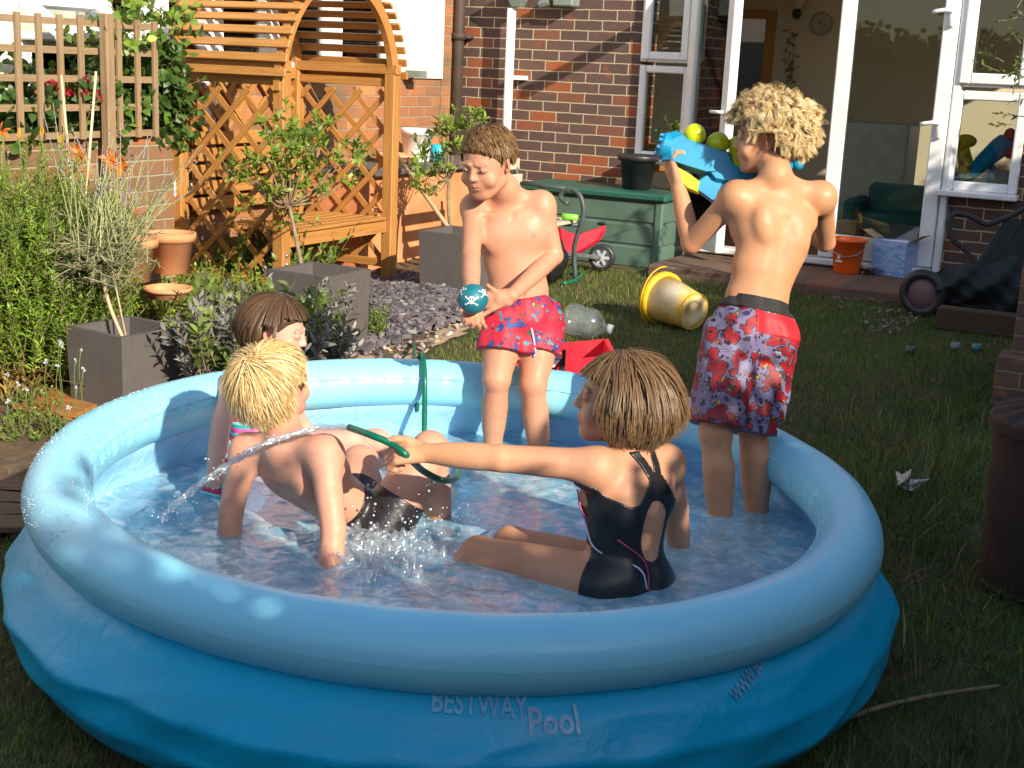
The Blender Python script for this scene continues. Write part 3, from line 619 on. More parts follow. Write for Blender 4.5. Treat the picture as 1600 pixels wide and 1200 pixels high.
for t0, dr in ((math.radians(158), .0),):
    m.tube([pp(f, 1+(RT+.001)*math.cos(t0), zring(f)+(RT*.97+.001)*math.sin(t0)) for f in np.linspace(0, 2*PI, 200)], .0035, 5, False)
    m.obj('seam', M['ring'], ring, smooth=True); m = MB()
P = np.zeros((721, 40, 3))
for i in range(721):
    f = 2*PI*i/720
    for j in range(40): z = (zring(f)-.05)*j/39; P[i, j] = pp(f, wallr(f, z), max(.0, z))
m.grid(P); m.obj('outer_wall', M['liner'], pool, smooth=True)
def inr(f, z):
    r = .975+.06*math.sin(PI*min(1, z/.33))+.010*math.sin(8*f+9*z)
    b = .20*math.exp(-((f+.22)/.20)**2)+.07*math.exp(-((f-.62)/.12)**2)          # sagging folds near the right side
    zz = min(1, z/.3)
    r -= b*(1-zz)**.6*(.75+.3*math.sin(17*f)*math.sin(20*z)+.2*abs(math.sin(34*f+12*z)))
    return r
P = np.zeros((361, 26, 3))
for i in range(361):
    f = 2*PI*i/360
    for j in range(26): z = .012+(zring(f)-.06)*j/25; P[i, j] = pp(f, inr(f, z), z)
m = MB(); m.grid(P); m.obj('inner_liner', M['inside'], pool, smooth=True)
rr_ = np.linspace(0, 1.03, 60); P = np.zeros((60, 181, 3))
for i, r_ in enumerate(rr_):
    for j in range(181): f = 2*PI*j/180; P[i, j] = pp(f, r_, .02+.006*math.sin(9*r_*math.cos(f)+3*math.sin(7*r_*math.sin(f)))*min(1, r_*2))
m = MB(); m.grid(P); m.obj('floor_liner', M['inside'], pool, smooth=True)
# printing on the pool wall
def solid_text(s_, size):
    c = bpy.data.curves.new('lettering', 'FONT'); c.body = s_; c.size = size; c.offset = size*.02; c.resolution_u = 3
    o = bpy.data.objects.new('lettering', c); COL.objects.link(o); bpy.context.view_layer.update()
    me = bpy.data.meshes.new_from_object(o.evaluated_get(bpy.context.evaluated_depsgraph_get())); bpy.data.objects.remove(o)
    import bmesh
    bm = bmesh.new(); bm.from_mesh(me); bmesh.ops.triangulate(bm, faces=bm.faces[:]); bmesh.ops.subdivide_edges(bm, edges=[e for e in bm.edges if e.calc_length() > size*.25], cuts=3, use_grid_fill=False); bmesh.ops.triangulate(bm, faces=bm.faces[:])
    V = np.array([v.co[:] for v in bm.verts]); F_ = [[v.index for v in f.verts] for f in bm.faces]; bm.free(); return V, F_
def wallhit(x, y):
    d = ray(x, y); best = None
    for s_ in np.linspace(1.6, 4.5, 1200):
        P = CAM+d*s_; f, r = pfi(P)
        if 0 < P[2] < zring(f)-.05 and r < wallr(f, P[2]): return P, f
    return None, None
M['print'] = mat('faded_print', (.30, .50, .66), .6, .3, 30, 0); M['print2'] = mat('grey_print', (.16, .42, .60), .6, .3, 30, 0)
def wall_text(s_, size, x, y, mt, tilt=0.):
    P, f0 = wallhit(x, y); V, F_ = solid_text(s_, size); c, sn = math.cos(tilt), math.sin(tilt); out = []
    for v_ in V:
        a, b = c*v_[0]-sn*v_[1], sn*v_[0]+c*v_[1]; f = f0+a/1.13; z = P[2]+b; out.append(pp(f, wallr(f, z)+.005, z))
    mesh_obj('lettering', out, F_, mt, pool, smooth=False)
wall_text('BESTWAY', .044, 672, 1108, M['print2'], -.06); wall_text('Pool', .058, 824, 1146, M['print'], .0); wall_text('WWW.BESTWAY.CO', .028, 1146, 1096, M['print2'], .30)
# water
WZ = .228
wr_ = np.concatenate([np.linspace(0, .98, 150), [1.0, 1.03, 1.06, 1.085]]); nfw = 420
FF, RRw = np.meshgrid(np.linspace(0, 2*PI, nfw+1), wr_, indexing='ij'); xw = np.cos(FF)*RRw; yw = np.sin(FF)*RRw
hb = pfi(gp(585, 850, WZ)); bx, by = hb[1]*math.cos(hb[0]), hb[1]*math.sin(hb[0])
ag = np.exp(-((xw-bx)**2+(yw-by)**2)/.08)
Wz = WZ+.0045*vnoise(xw, yw, 9, 41)+.003*vnoise(xw, yw, 26, 42)+ag*(.010*vnoise(xw, yw, 30, 43)+.006*vnoise(xw, yw, 80, 44))
for (cx_, cy_) in ((-.62, .05), (-.35, -.62), (.5, .2)):
    d_ = np.hypot(xw-cx_, yw-cy_); Wz += .0035*np.sin(d_*90)*np.exp(-d_*7)
Wv = np.stack([xw, yw, Wz], -1); Wv = np.array([POOL+rotz(q, YAW) for q in Wv.reshape(-1, 3)]).reshape(Wv.shape)
N = NT('pool_water'); v = N.coord(); n1 = N.noise(v, 16, 5, .55, .8); n2 = N.noise(v, 60, 4, .6, .5)
b = N.bump(n2, .25, .004, N.bump(n1, .35, .015))
tr_ = N.n('ShaderNodeBsdfTransparent'); tr_.inputs[0].default_value = (.66, .86, .95, 1)
df = N.n('ShaderNodeBsdfDiffuse'); n3 = N.noise(v, 9, 6, .7, 2.5); N.l(N.mix(N.ramp(n3, [(.50, (0, 0, 0)), (.66, (1, 1, 1))]), N.mix(n1, (.20, .56, .80), (.48, .78, .90)), (.90, .95, .98)), df.inputs[0]); N.l(b, df.inputs['Normal'])  # white patches in the diffuse colour imitate caustics as well as foam
gl = N.n('ShaderNodeBsdfGlossy'); gl.inputs['Roughness'].default_value = .14; N.l(b, gl.inputs['Normal'])
fr = N.n('ShaderNodeFresnel'); fr.inputs[0].default_value = 1.33; N.l(b, fr.inputs['Normal'])
m1 = N.n('ShaderNodeMixShader'); N.l(N.ramp(n1, [(.35, (.50,)*3), (.75, (.78,)*3)]), m1.inputs[0]); N.l(tr_.outputs[0], m1.inputs[1]); N.l(df.outputs[0], m1.inputs[2])
m2 = N.n('ShaderNodeMixShader'); N.l(N.math('MULTIPLY', fr.outputs[0], .27, True), m2.inputs[0]); N.l(m1.outputs[0], m2.inputs[1]); N.l(gl.outputs[0], m2.inputs[2]); M['water'] = N.done(m2)
m = MB(); m.grid(Wv); wo = m.obj('water', M['water'], smooth=True); tag(wo, kind='structure')
def clearwater(name, white, gloss):
    N = NT(name); t = N.n('ShaderNodeBsdfTransparent'); t.inputs[0].default_value = (.95, .97, .98, 1); g = N.n('ShaderNodeBsdfGlossy'); g.inputs['Roughness'].default_value = .12
    d = N.n('ShaderNodeBsdfDiffuse'); d.inputs[0].default_value = (.85, .9, .95, 1); tl_ = N.n('ShaderNodeBsdfTranslucent'); tl_.inputs[0].default_value = (.85, .9, .95, 1); dd = N.n('ShaderNodeMixShader'); N.l(d.outputs[0], dd.inputs[1]); N.l(tl_.outputs[0], dd.inputs[2])
    a = N.n('ShaderNodeMixShader'); a.inputs[0].default_value = white; N.l(t.outputs[0], a.inputs[1]); N.l(dd.outputs[0], a.inputs[2])
    m_ = N.n('ShaderNodeMixShader'); m_.inputs[0].default_value = gloss; N.l(a.outputs[0], m_.inputs[1]); N.l(g.outputs[0], m_.inputs[2]); return N.done(m_)
M['clear'] = clearwater('splash_water', .16, .14); M['drop'] = clearwater('water_drop', .8, .12)
# jet from the hose
j0 = dp(546, 668, 3.32)
JET = curve([j0, dp(500, 668, 3.33), dp(440, 684, 3.30), dp(390, 705, 3.26), dp(330, 745, 3.2), dp(290, 775, 3.16), dp(262, 800, 3.13), dp(252, 812, 3.12)], 70)
m = MB(); r = np.random.RandomState(2)
for k in range(4):
    ph = k*1.6; off = np.stack([np.sin(np.arange(70)*.5+ph), np.cos(np.arange(70)*.43+ph), np.sin(np.arange(70)*.37+ph*2)], 1)*np.linspace(.002, .008, 70)[:, None]
    m.tube(JET+off, (.0055-.0035*np.linspace(0, 1, 70))*(1+.45*np.sin(np.arange(70)*(.9+.2*k)+ph)), 7)
tag(m.obj('water_jet', M['clear'], smooth=True), 'thin twisting jet of clear water arching from the green hose', 'water jet')
def droplets(name, P, R, mt):
    base = [(1, 0, 0), (-1, 0, 0), (0, 1, 0), (0, -1, 0), (0, 0, 1), (0, 0, -1)]; k = .577; base += [(a*k, b*k, c*k) for a in (1, -1) for b in (1, -1) for c in (1, -1)]
    base = np.array(base); tri = []
    oct_ = {(1, 1, 1): 6, (1, 1, -1): 7, (1, -1, 1): 8, (1, -1, -1): 9, (-1, 1, 1): 10, (-1, 1, -1): 11, (-1, -1, 1): 12, (-1, -1, -1): 13}
    for (a, b, c), i in oct_.items():
        X, Y, Z = (0 if a > 0 else 1), (2 if b > 0 else 3), (4 if c > 0 else 5); t = [[X, Y, i], [Y, Z, i], [Z, X, i]]
        tri += t if a*b*c > 0 else [q[::-1] for q in t]
    tri = np.array(tri); n = len(P); V = P[:, None]+base[None]*R[:, None, None]; F_ = (np.arange(n)*14)[:, None, None]+tri[None]
    o = mesh_obj(name, V.reshape(-1, 3), F_.reshape(-1, 3), mt, origin=(0, 0, 0)); tag(o, kind='stuff'); return o
PD, RD = [], []
for i in range(230):      # spray round the boy's seat
    a = r.rand()*6.28; q = gp(585+r.randn()*55, 835+r.randn()*28, WZ); q[2] = WZ+abs(r.randn())*.05; PD.append(q); RD.append(.0016+.003*r.rand()**2)
for i in range(45): q = dp(655+r.randn()*45, 800+r.randn()*30, 3.30+.1*r.rand()); PD.append(q); RD.append(.0014+.0028*r.rand()**2)
for i in range(60): q = JET[r.randint(20, 70)]+r.randn(3)*A(.02, .02, .02); PD.append(q); RD.append(.0012+.002*r.rand())
for i in range(50): q = gp(240+r.randn()*60, 850+r.randn()*25, WZ+.02*abs(r.randn())); PD.append(q); RD.append(.0015+.002*r.rand())
droplets('spray', np.array(PD), np.array(RD), M['drop'])
PD, RD = [], []
for i in range(1500):
    f = PI-.25+(r.rand()-.5)*1.9; t = r.rand()*PI; PD.append(pp(f, 1+RT*1.0*math.cos(t), zring(f)+RT*.97*math.sin(t))); RD.append(.0010+.0014*r.rand())
droplets('ring_droplets', np.array(PD), np.array(RD), M['drop'])
# lumpy splash around the sitting boy
def splash(name, cx, cy, dep, n, s, label, seed):
    r = np.random.RandomState(seed); P = []; m = MB()
    for i in range(n):
        a = r.rand()*6.28; q = gp(cx+r.randn()*s[0], cy+r.randn()*s[1], WZ); h = .010+.035*r.rand()**2; k = 6
        tilt = cv(r.randn()*.02, r.randn()*.02); pts = [q-A(0, 0, .01), q+A(0, 0, h*.4)+tilt*.3, q+A(0, 0, h)+tilt]
        m.tube(curve(pts, k), np.interp(np.arange(k), [0, 2, 5], [.016, .010*r.rand()+.008, .004]), 8)
    return tag(m.obj(name, M['clear'], smooth=True), label, 'splash')
splash('splash', 578, 852, 0, 230, (42, 22), 'foaming splash of clear water around the blond boy sitting down', 8)
# ================================================================== PLANTS
def shoots(name, label, cat, loc, S, nl, L, W, ca, cb, seed, stem=(.20, .16, .08), spread=.8, sr=.003, start=.15, parent=None, leafm=None, tipcol=None, group=None, kind=None, flat=0, droop=0):
    """S: list of (base, direction, length). leaves spiral round each shoot."""
    r = np.random.RandomState(seed); P = []; D = []; Nn = []; C = []; Ls = []; m = MB()
    t = parent or empty(name, loc, label, cat, group)
    for (b, d, ln) in S:
        d = unit(d); side = unit(np.cross(d, rv(r, 1)[0])); bend = rv(r, 1)[0]*.18*ln-A(0, 0, droop*ln)
        k = 5; pts = [b+d*ln*u+bend*u*u for u in np.linspace(0, 1, k)]; m.tube(pts, np.linspace(sr, sr*.4, k), 4, False)
        n = max(2, int(nl*(.7+.6*r.rand()))); base = randcol(1, ca, cb, r, .15)[0]
        for i in range(n):
            u = start+(1-start)*(i+.5)/n; a = i*2.4+r.rand(); q = b+d*ln*u+bend*u*u; s2 = np.cross(d, side); o = side*math.cos(a)+s2*math.sin(a)
            sp = spread*(1.15-.55*u); dd = unit(d*(1-.5*sp)+o*sp+rv(r, 1)[0]*.15-A(0, 0, droop*.5)); P.append(q); D.append(dd); up = d if flat == 0 else A(0, 0, 1)*flat+d*(1-flat)
            Nn.append(unit(up+rv(r, 1)[0]*.35)); c = np.array(base)*(1+.18*r.randn())
            if tipcol is not None and u > tipcol[1]: c = np.array(tipcol[0])*(1+.15*r.randn())
            C.append(np.clip(c, 0, 1)); Ls.append((.7+.6*r.rand())*(1.1-.35*u))
    Ls = np.array(Ls); leaves('leaves', np.array(P), np.array(D), np.array(Nn), L*Ls, W*Ls, np.array(C), leafm, t)
    m.obj('stems', mat('stem_'+name, stem, .8, .2, 30, .2), t, smooth=True)
    if kind: t['kind'] = kind
    return t
r = np.random.RandomState(5)
# rosemary
c0 = dp(38, 400, 5.75); S = []
for i in range(1500):
    a = r.rand()*6.28; e = r.rand()**.5; b = A(c0[0]+math.cos(a)*.36*e, c0[1]+math.sin(a)*.36*e, .05+.86*r.rand()*(1-.35*e)); S.append((b, A(math.cos(a)*.55, math.sin(a)*.55, 1)+rv(r, 1)[0]*.3, .16+.14*r.rand()))
shoots('rosemary_bush', 'big bright green rosemary bush at the left edge', 'bush', (c0[0], c0[1], 0), S, 30, .034, .0072, (.12, .22, .015), (.30, .44, .05), 51, spread=.9)
# lavender standard in the first planter
def planter(name, N_, s, h, rz, label, parent=None):
    cx = N_+rotz(A(-s/2, s/2, 0), rz); t = empty(name, (cx[0], cx[1], gz(cx[0], cx[1])), label, 'planter', 'square slate grey planters'); z0 = gz(cx[0], cx[1]); m = MB(); w_ = .025
    def ring_(sa, za, sb, zb): return [A(x*sa/2, y*sa/2, za) for x, y in ((-1, -1), (1, -1), (1, 1), (-1, 1))]
    lv = [(s*.93, 0), (s, h), (s-w_*2, h), (s-w_*2.2, h-.09), (0.001, h-.09)]; V = []; F_ = []
    for i, (ss, z) in enumerate(lv):
        V += [A(cx[0], cx[1], z0)+rotz(A(x*ss/2, y*ss/2, z), rz) for x, y in ((-1, -1), (1, -1), (1, 1), (-1, 1))]
        if i: F_ += [[(i-1)*4+j, (i-1)*4+(j+1) % 4, i*4+(j+1) % 4, i*4+j] for j in range(4)]
    m.add(V, F_); m.obj('pot', M['slatepot'], t)
    m = MB(); m.grid(np.array([[A(cx[0], cx[1], z0+h-.085)+rotz(A(a*(s/2-w_-.004), b*(s/2-w_-.004), .006*r.rand()), rz) for b in np.linspace(-1, 1, 9)] for a in np.linspace(-1, 1, 9)])); m.obj('compost', M['compost'], t); return t, cx
N = NT('slate_pot'); v = N.coord(); f = N.noise(v, 18, 6); f2 = N.noise(N.coord('Object', (8, 8, 1.5)), 5, 4); c = N.mix(f2, (.085, .075, .072), (.14, .122, .115)); c = N.mix(N.math('MULTIPLY', f, .6), c, (.07, .062, .06)); x = N.bsdf(c, .65); N.l(N.bump(N.noise(v, 120, 5), .5, .004), x.inputs['Normal']); M['slatepot'] = N.done(x)
M['compost'] = mat('compost', (.045, .035, .025), .95, .4, 60, 1, 90)
pl1, c1 = planter('planter', A(-3.70, 3.88, 0), .335, .345, math.radians(-6), 'square slate planter nearest the pool holding the lavender standard')
pl2, c2 = planter('planter', A(-3.66, 5.22, 0), .36, .405, 0, 'square slate planter with a bay tree standing beside the slate chips')
pl3, c3 = planter('planter', A(-3.75, 6.80, 0), .38, .40, 0, 'farthest square slate planter behind the boy holding the ball')
b0 = A(c1[0], c1[1], .26); tp = near(158, 425, b0); m = MB(); lav = empty('lavender', (c1[0], c1[1], .26), 'straggly lavender grown as a standard on a thin bent stem', 'plant')
m.tube(curve([b0, near(172, 480, b0), tp], 8), .008, 6); m.tube([b0+A(.01, 0, 0), near(150, 300, b0+A(-.03, .03, 0))], .004, 5); m.obj('stem', mat('cane', (.50, .38, .22), .7), lav, smooth=True); S = []
hd_ = near(160, 400, b0)
for i in range(230): S.append((hd_+r.randn(3)*A(.07, .07, .05), rv(r, 1)[0]*A(1.1, 1.1, .7)+A(0, 0, .25), .10+.08*r.rand()))
shoots('lav', None, None, None, S, 16, .035, .004, (.16, .17, .08), (.30, .32, .15), 52, parent=lav, spread=.7, stem=(.3, .26, .16), leafm=M['leafd'])
S = []
for i in range(75): S.append((hd_+r.randn(3)*A(.06, .06, .03), A(0, 0, 1)+rv(r, 1)[0]*.55+cv(.25, 0, 0), .30+.26*r.rand()))
shoots('lav2', None, None, None, S, 18, .013, .005, (.26, .30, .12), (.33, .36, .18), 53, parent=lav, spread=.4, stem=(.33, .36, .16), start=.72, tipcol=((.26, .20, .40), .74), leafm=M['leafd'])
# sage mass
S = []
for i in range(330):
    q = gh(440+r.randn()*75, 560+r.rand()*40); q = q if q[0] < -2.9 else gh(400, 575)
    qx = dp(300+230*r.rand(), 430+150*r.rand(), 5.2+1.0*r.rand()); b = A(min(qx[0], -2.9), qx[1], .05+.25*r.rand()); S.append((b, A(0, 0, 1)+rv(r, 1)[0]*.7, .12+.10*r.rand()))
shoots('sage_bush', 'purple grey leaved sage bush spilling between the planters behind the pool', 'bush', (-3.4, 4.6, 0), S, 16, .062, .020, (.20, .19, .175), (.34, .32, .28), 54, spread=.9, leafm=M['leafd'], stem=(.16, .10, .10))
S = []
for i in range(120):
    qx = dp(300+230*r.rand(), 450+130*r.rand(), 5.2+.9*r.rand()); S.append((A(min(qx[0], -2.95), qx[1], .12+.22*r.rand()), A(0, 0, 1)+rv(r, 1)[0]*.7, .13+.08*r.rand()))
shoots('green_sage', 'fresh green sage leaves showing through the purple sage', 'bush', (-3.5, 4.7, 0), S, 12, .07, .028, (.13, .20, .04), (.24, .30, .08), 55, spread=.9)
# herbs in front of the arbour
S = []
for i in range(520):
    b = dp(185+230*r.rand(), 0, 1); px, py = 170+250*r.rand(), 445+75*r.rand()
    b = gh(px, py); b = A(b[0], b[1], gz(b[0], b[1])+.02); S.append((b, A(0, 0, 1)+rv(r, 1)[0]*.5, .12+.16*r.rand()))
shoots('herb_patch', 'bright green bushy herbs growing in the bed before the arbour', 'plant', (-4.3, 5.2, 0), S, 15, .032, .017, (.14, .24, .02), (.30, .42, .05), 56, spread=.9)
S = []
for i in range(110):
    b = gh(430+r.rand()*120-60, 452+20*r.rand()); S.append((A(b[0], b[1], .05), A(0, 0, 1)+rv(r, 1)[0]*.6, .3+.15*r.rand()))
shoots('leafy_weeds', 'loose leafy green stems against the arbour lattice', 'plant', (-4.0, 6, 0), S, 10, .075, .024, (.12, .22, .03), (.22, .32, .06), 57, spread=.7)
S = []
for i in range(60): b = gh(588+r.randn()*9, 520+r.randn()*6); S.append((b, A(0, 0, 1)+rv(r, 1)[0]*.6, .08+.06*r.rand()))
shoots('parsley_clump', 'small curly green clump beside the tall planter and slate chips', 'plant', gh(588, 522), S, 14, .02, .014, (.10, .20, .02), (.20, .32, .04), 58, spread=1)
# day lilies: strap leaves and orange flowers
def straps(name, label, base, n, L, W, ca, cb, seed, lean=.8, parent=None):
    r = np.random.RandomState(seed); V = []; F_ = []; C = []; k = 7
    for i in range(n):
        a = r.rand()*6.28; h = A(math.cos(a), math.sin(a), 0); l = L*(.6+.6*r.rand()); le = lean*(.3+r.rand()); b = base+r.randn(3)*A(.04, .04, 0); s = np.cross(h, A(0, 0, 1)); c = randcol(1, ca, cb, r)[0]; o = len(V)
        for j in range(k):
            u = j/(k-1); p = b+h*l*le*u*u+A(0, 0, 1)*l*(u-.45*le*u*u*u); w_ = W*(1-u**3)*.5; V += [p-s*w_, p+A(0, 0, -w_*.5), p+s*w_]; C += [c]*3
        for j in range(k-1): F_ += [[o+j*3, o+j*3+1, o+j*3+4, o+j*3+3], [o+j*3+1, o+j*3+2, o+j*3+5, o+j*3+4]]
    if parent: return mesh_obj('leaves', V, F_, M['leaf'], parent, col=np.array(C))
    return tag(mesh_obj(name, V, F_, M['leaf'], col=np.array(C), origin=base), label, 'plant')
bl = gp(95, 600, 0); straps('day_lily', 'clump of long arching strap leaves beside the dark planter', bl, 26, .42, .022, (.16, .26, .03), (.36, .44, .08), 61, .8)
straps('dry_leaves', 'dead straw coloured strap leaves lying at the left edge', gp(30, 625, 0), 34, .30, .014, (.45, .30, .10), (.30, .18, .06), 62, 1.3)
lil = empty('orange_lily', gp(150, 560, 0), 'tall orange lilies flowering in front of the brick wall', 'flower'); m = MB(); V = []; D_l = []; Cc = []
for (px, py) in ((128, 243), (120, 238), (180, 250), (192, 262), (96, 228), (3, 205), (172, 244), (30, 218), (65, 214)):
    q = dp(px, py, 5.95); m.tube(curve([A(q[0]+.04, q[1]-.03, .1), q-A(0, 0, .3)+A(.02, 0, 0), q], 8), .0028, 5)
    nn = 6 if px not in (96, 30, 65) else 2
    for k in range(nn):
        a = k*PI/3*6/nn+.3; V.append(q); D_l.append(unit(cv(math.cos(a), -.5, math.sin(a)*.7+.1) if nn == 6 else A(.1*k, 0, 1))); Cc.append((.85, .22, .03) if nn == 6 else (.75, .42, .06))
m.obj('stem', mat('green_stem', (.12, .2, .04), .6), lil, smooth=True); n = len(V); leaves('petals', np.array(V), np.array(D_l), rv(r, n), .055, .02, np.array(Cc), parent=lil)
# canes
for (a, b, lab) in (((96, 118), (112, 300), 'pale bamboo cane leaning in front of the trellis'), ((150, 112), (135, 300), 'pale bamboo cane crossing the thick trellis post')):
    q = dp(*a, 6.0); q2 = dp(*b, 5.95); m = MB(); m.tube([q, q+(q2-q)*2.2], .006, 7); tag(m.obj('garden_cane', mat('bamboo', (.62, .52, .33), .6), smooth=True), lab, 'cane')
# climbers behind the trellis
def climber(name, label, spots, seed, L, W, ca, cb, depth_x, nl=9, cat='climber', spread=1.0):
    r = np.random.RandomState(seed); S = []
    for (px, py, sx, sy, n) in spots:
        for i in range(n):
            q = wx(px+r.randn()*sx, py+r.randn()*sy, depth_x-.16*r.rand()); S.append((q, rv(r, 1)[0]+A(.2, 0, .5), .12+.1*r.rand()))
    q0 = wx(spots[0][0], 300, depth_x); return shoots(name, label, cat, (q0[0], q0[1], 0), S, nl, L, W, ca, cb, seed, spread=spread, stem=(.18, .12, .06))
climber('rose_bush', 'dark leaved climbing rose behind the square trellis', [(50, 190, 60, 14, 60), (200, 180, 35, 22, 60), (210, 120, 30, 20, 34), (257, 130, 6, 38, 46), (120, 165, 40, 12, 24), (20, 135, 20, 10, 8), (258, 190, 10, 16, 40)], 71, .07, .045, (.045, .10, .02), (.10, .18, .03), WX-.05)
climber('vine', 'lighter green vine climbing past the white window beside arbour', [(215, 45, 22, 20, 14), (190, 25, 10, 12, 6), (255, 28, 14, 8, 8), (130, 58, 14, 6, 5), (180, 90, 10, 16, 8), (160, 200, 45, 10, 16)], 72, .07, .045, (.12, .22, .03), (.26, .36, .06), WX+.02, 5)
ros = empty('rose_blooms', wx(140, 160, WX+.05), 'deep pink rose blooms showing through the trellis', 'flower')
for (px, py, c_) in ((138, 128, (.75, .03, .16)), (154, 152, (.75, .03, .16)), (83, 132, (.35, .01, .03)), (108, 145, (.35, .01, .03)), (131, 146, (.75, .1, .12)), (133, 127, (.7, .05, .2))):
    q = wx(px, py, WX+.05); n = 16; leaves('bloom', q+r.randn(n, 3)*.006, rv(r, n)+A(.6, -.3, .1), rv(r, n), .028, .028, randcol(n, c_, mul(c_, .7), r), parent=ros)
# bay trees
def bay(name, label, tr_px, D0, tufts, seed, nsh):
    base = None; r = np.random.RandomState(seed); P = [dp(px, py, D0) for px, py in tr_px]; t = empty(name, P[0], label, 'tree', 'small clipped bay trees in planters'); m = MB()
    m.tube(curve(P, 12), np.linspace(.013, .009, 12), 7); S = []; topP = P[-1]
    for (px, py, k) in tufts:
        q = dp(px, py, D0+(r.rand()-.5)*.3); mid = (topP+q)/2-A(0, 0, .03); m.tube(curve([topP, mid, q], 7), np.linspace(.006, .003, 7), 5)
        for i in range(k): S.append((q+r.randn(3)*.025, rv(r, 1)[0]+A(0, 0, .8), .07+.05*r.rand()))
    m.obj('trunk', M['bark'], t, smooth=True)
    shoots('crown', None, None, None, S, 9, .058, .021, (.13, .22, .025), (.30, .40, .07), seed, parent=t, spread=.9, start=.2); return t
bay('bay_tree', 'small bay tree standing before the arbour, its crown across the lattice', [(474, 428), (466, 390), (458, 350), (452, 322)], 6.92, [(400, 280, 6), (388, 262, 5), (375, 270, 3), (455, 215, 6), (478, 225, 5), (500, 232, 5), (548, 240, 5), (560, 262, 3), (420, 255, 5), (470, 262, 6), (440, 300, 6), (470, 305, 5), (500, 290, 5), (540, 288, 4), (415, 305, 5), (490, 202, 4), (465, 245, 5), (445, 190, 3), (430, 225, 4), (440, 335, 4), (518, 262, 3)], 81, 8)
bay('bay_tree', 'small multi stemmed bay tree behind the boy holding the ball', [(706, 372), (702, 340), (700, 305), (702, 280)], 8.55, [(735, 196, 5), (748, 190, 4), (700, 215, 5), (665, 250, 5), (722, 232, 5), (660, 285, 5), (690, 275, 5), (700, 250, 5), (712, 205, 4), (680, 232, 4), (650, 268, 4), (735, 215, 4), (676, 300, 4), (690, 205, 3)], 82, 8)
# leafy twigs at the top right edge
S = []; q0 = dp(1660, 90, 6.6)
for i in range(30): px, py = 1605+r.randn()*22, 100+r.randn()*55; q = dp(px, py, 6.6+.2*r.rand()); S.append((q, rv(r, 1)[0]+cv(-.4, 0, .2), .13))
tg = shoots('overhanging_branch', 'leafy twigs hanging into the top right corner', 'branch', (q0[0], q0[1], 0), S, 9, .035, .014, (.07, .12, .03), (.16, .24, .05), 83)
m = MB(); m.tube(curve([A(q0[0]+.25, q0[1], 0), A(q0[0]+.25, q0[1], .9), q0+A(.1, 0, .1), q0+A(-.05, 0, .4)], 12), .02, 6); m.obj('trunk', M['bark'], tg, smooth=True)
# white flower heads near the left
wf = empty('white_flowers', gp(60, 655, 0), 'small white flowers on thin stems at the pool edge on the left', 'flower'); m = MB(); V = []
for (px, py) in ((96, 541), (118, 562), (126, 548), (90, 572), (108, 637), (28, 600), (12, 585), (12, 627), (130, 577), (42, 608), (93, 533), (120, 606), (72, 565)):
    q = dp(px, py, 4.9); m.tube(curve([A(q[0]-.03, q[1]+.05, 0), q-A(.01, 0, .1), q], 7), .0016, 4); V += [q]*6
m.obj('stem', mat('fine_stem', (.14, .2, .05), .6), wf, smooth=True); n = len(V); leaves('petals', np.array(V), rv(r, n)+A(.2, -.3, .2), rv(r, n), .012, .009, (.7, .7, .8), parent=wf)
S = []
for i in range(110): b = gp(10+r.rand()*95, 625+r.rand()*70, 0); S.append((b, A(0, 0, 1)+rv(r, 1)[0]*.8, .05+.07*r.rand()))
shoots('low_weeds', 'low green weeds round the wooden duckboard on the left', 'plant', gp(50, 660, 0), S, 9, .022, .012, (.13, .22, .03), (.28, .36, .06), 59, spread=1)
# climbing plant pots by the wall
def lathe_obj(name, prof, c, mt, parent=None, n=32, ax=None, label=None, cat=None, group=None, smooth=True):
    m = MB(); m.lathe(prof, c, n, ax); o = m.obj(name, mt, parent, smooth=smooth, origin=None if parent else c)
    if label: tag(o, label, cat, group)
    return o
def potprof(r0, r1, h, t=.012, rim=.03): return [(0, 0), (r0, 0), (r1*.97, h-rim), (r1*1.06, h-rim), (r1*1.08, h), (r1*.97, h), (r1*.90, h-.05), (0, h-.05)]
for (px, py, D0, r0, r1, h, lab) in ((268, 425, 6.75, .085, .115, .20, 'moulded terracotta pot against the foot of the arbour'), (205, 438, 6.3, .09, .12, .20, 'terracotta pot half hidden in herbs left of the arbour'), (262, 458, 6.6, .10, .11, .03, 'shallow terracotta saucer lying in the herb bed')):
    q = dp(px, py, D0); q[2] = max(q[2], gz(*q[:2])); lathe_obj('terracotta_pot', potprof(r0, r1, h, rim=min(.04, h*.6)), q, M['terra'], label=lab, cat='flower pot')
# ================================================================== THINGS BY THE BACK
tankX = -4.86; tz_ = float(wx(660, 268, tankX)[2]); ty0, ty1 = AY1+.12, HY-.12
tank = empty('raised_bed', ((EX+tankX)/2, (ty0+ty1)/2, .1), 'terracotta faced raised bed topped by dark slate slabs beside the arbour', 'raised bed')
m = MB(); m.box(((EX+tankX)/2, (ty0+ty1)/2, (tz_+.02)/2), (tankX-EX-.02, ty1-ty0, tz_-.02), bev=.01); m.obj('side', mat('orange_render', (.62, .22, .085), .8, .12, 5, .2, c2=(.72, .30, .13)), tank)
m = MB()
for k in range(4): y_ = ty0+(k+.5)*(ty1-ty0)/4; m.box(((EX+tankX)/2+.03, y_, tz_+.02), (tankX-EX+.05, (ty1-ty0)/4-.012, .045), bev=.008)
m.obj('slab', mat('slate_slab', (.10, .095, .09), .7, .3, 14, .6), tank)
bz = tz_+.045
q = wx(651, 232, -5.06); q[2] = bz; wb = empty('bucket', q, 'white plastic bucket standing on the slate topped bed', 'bucket')
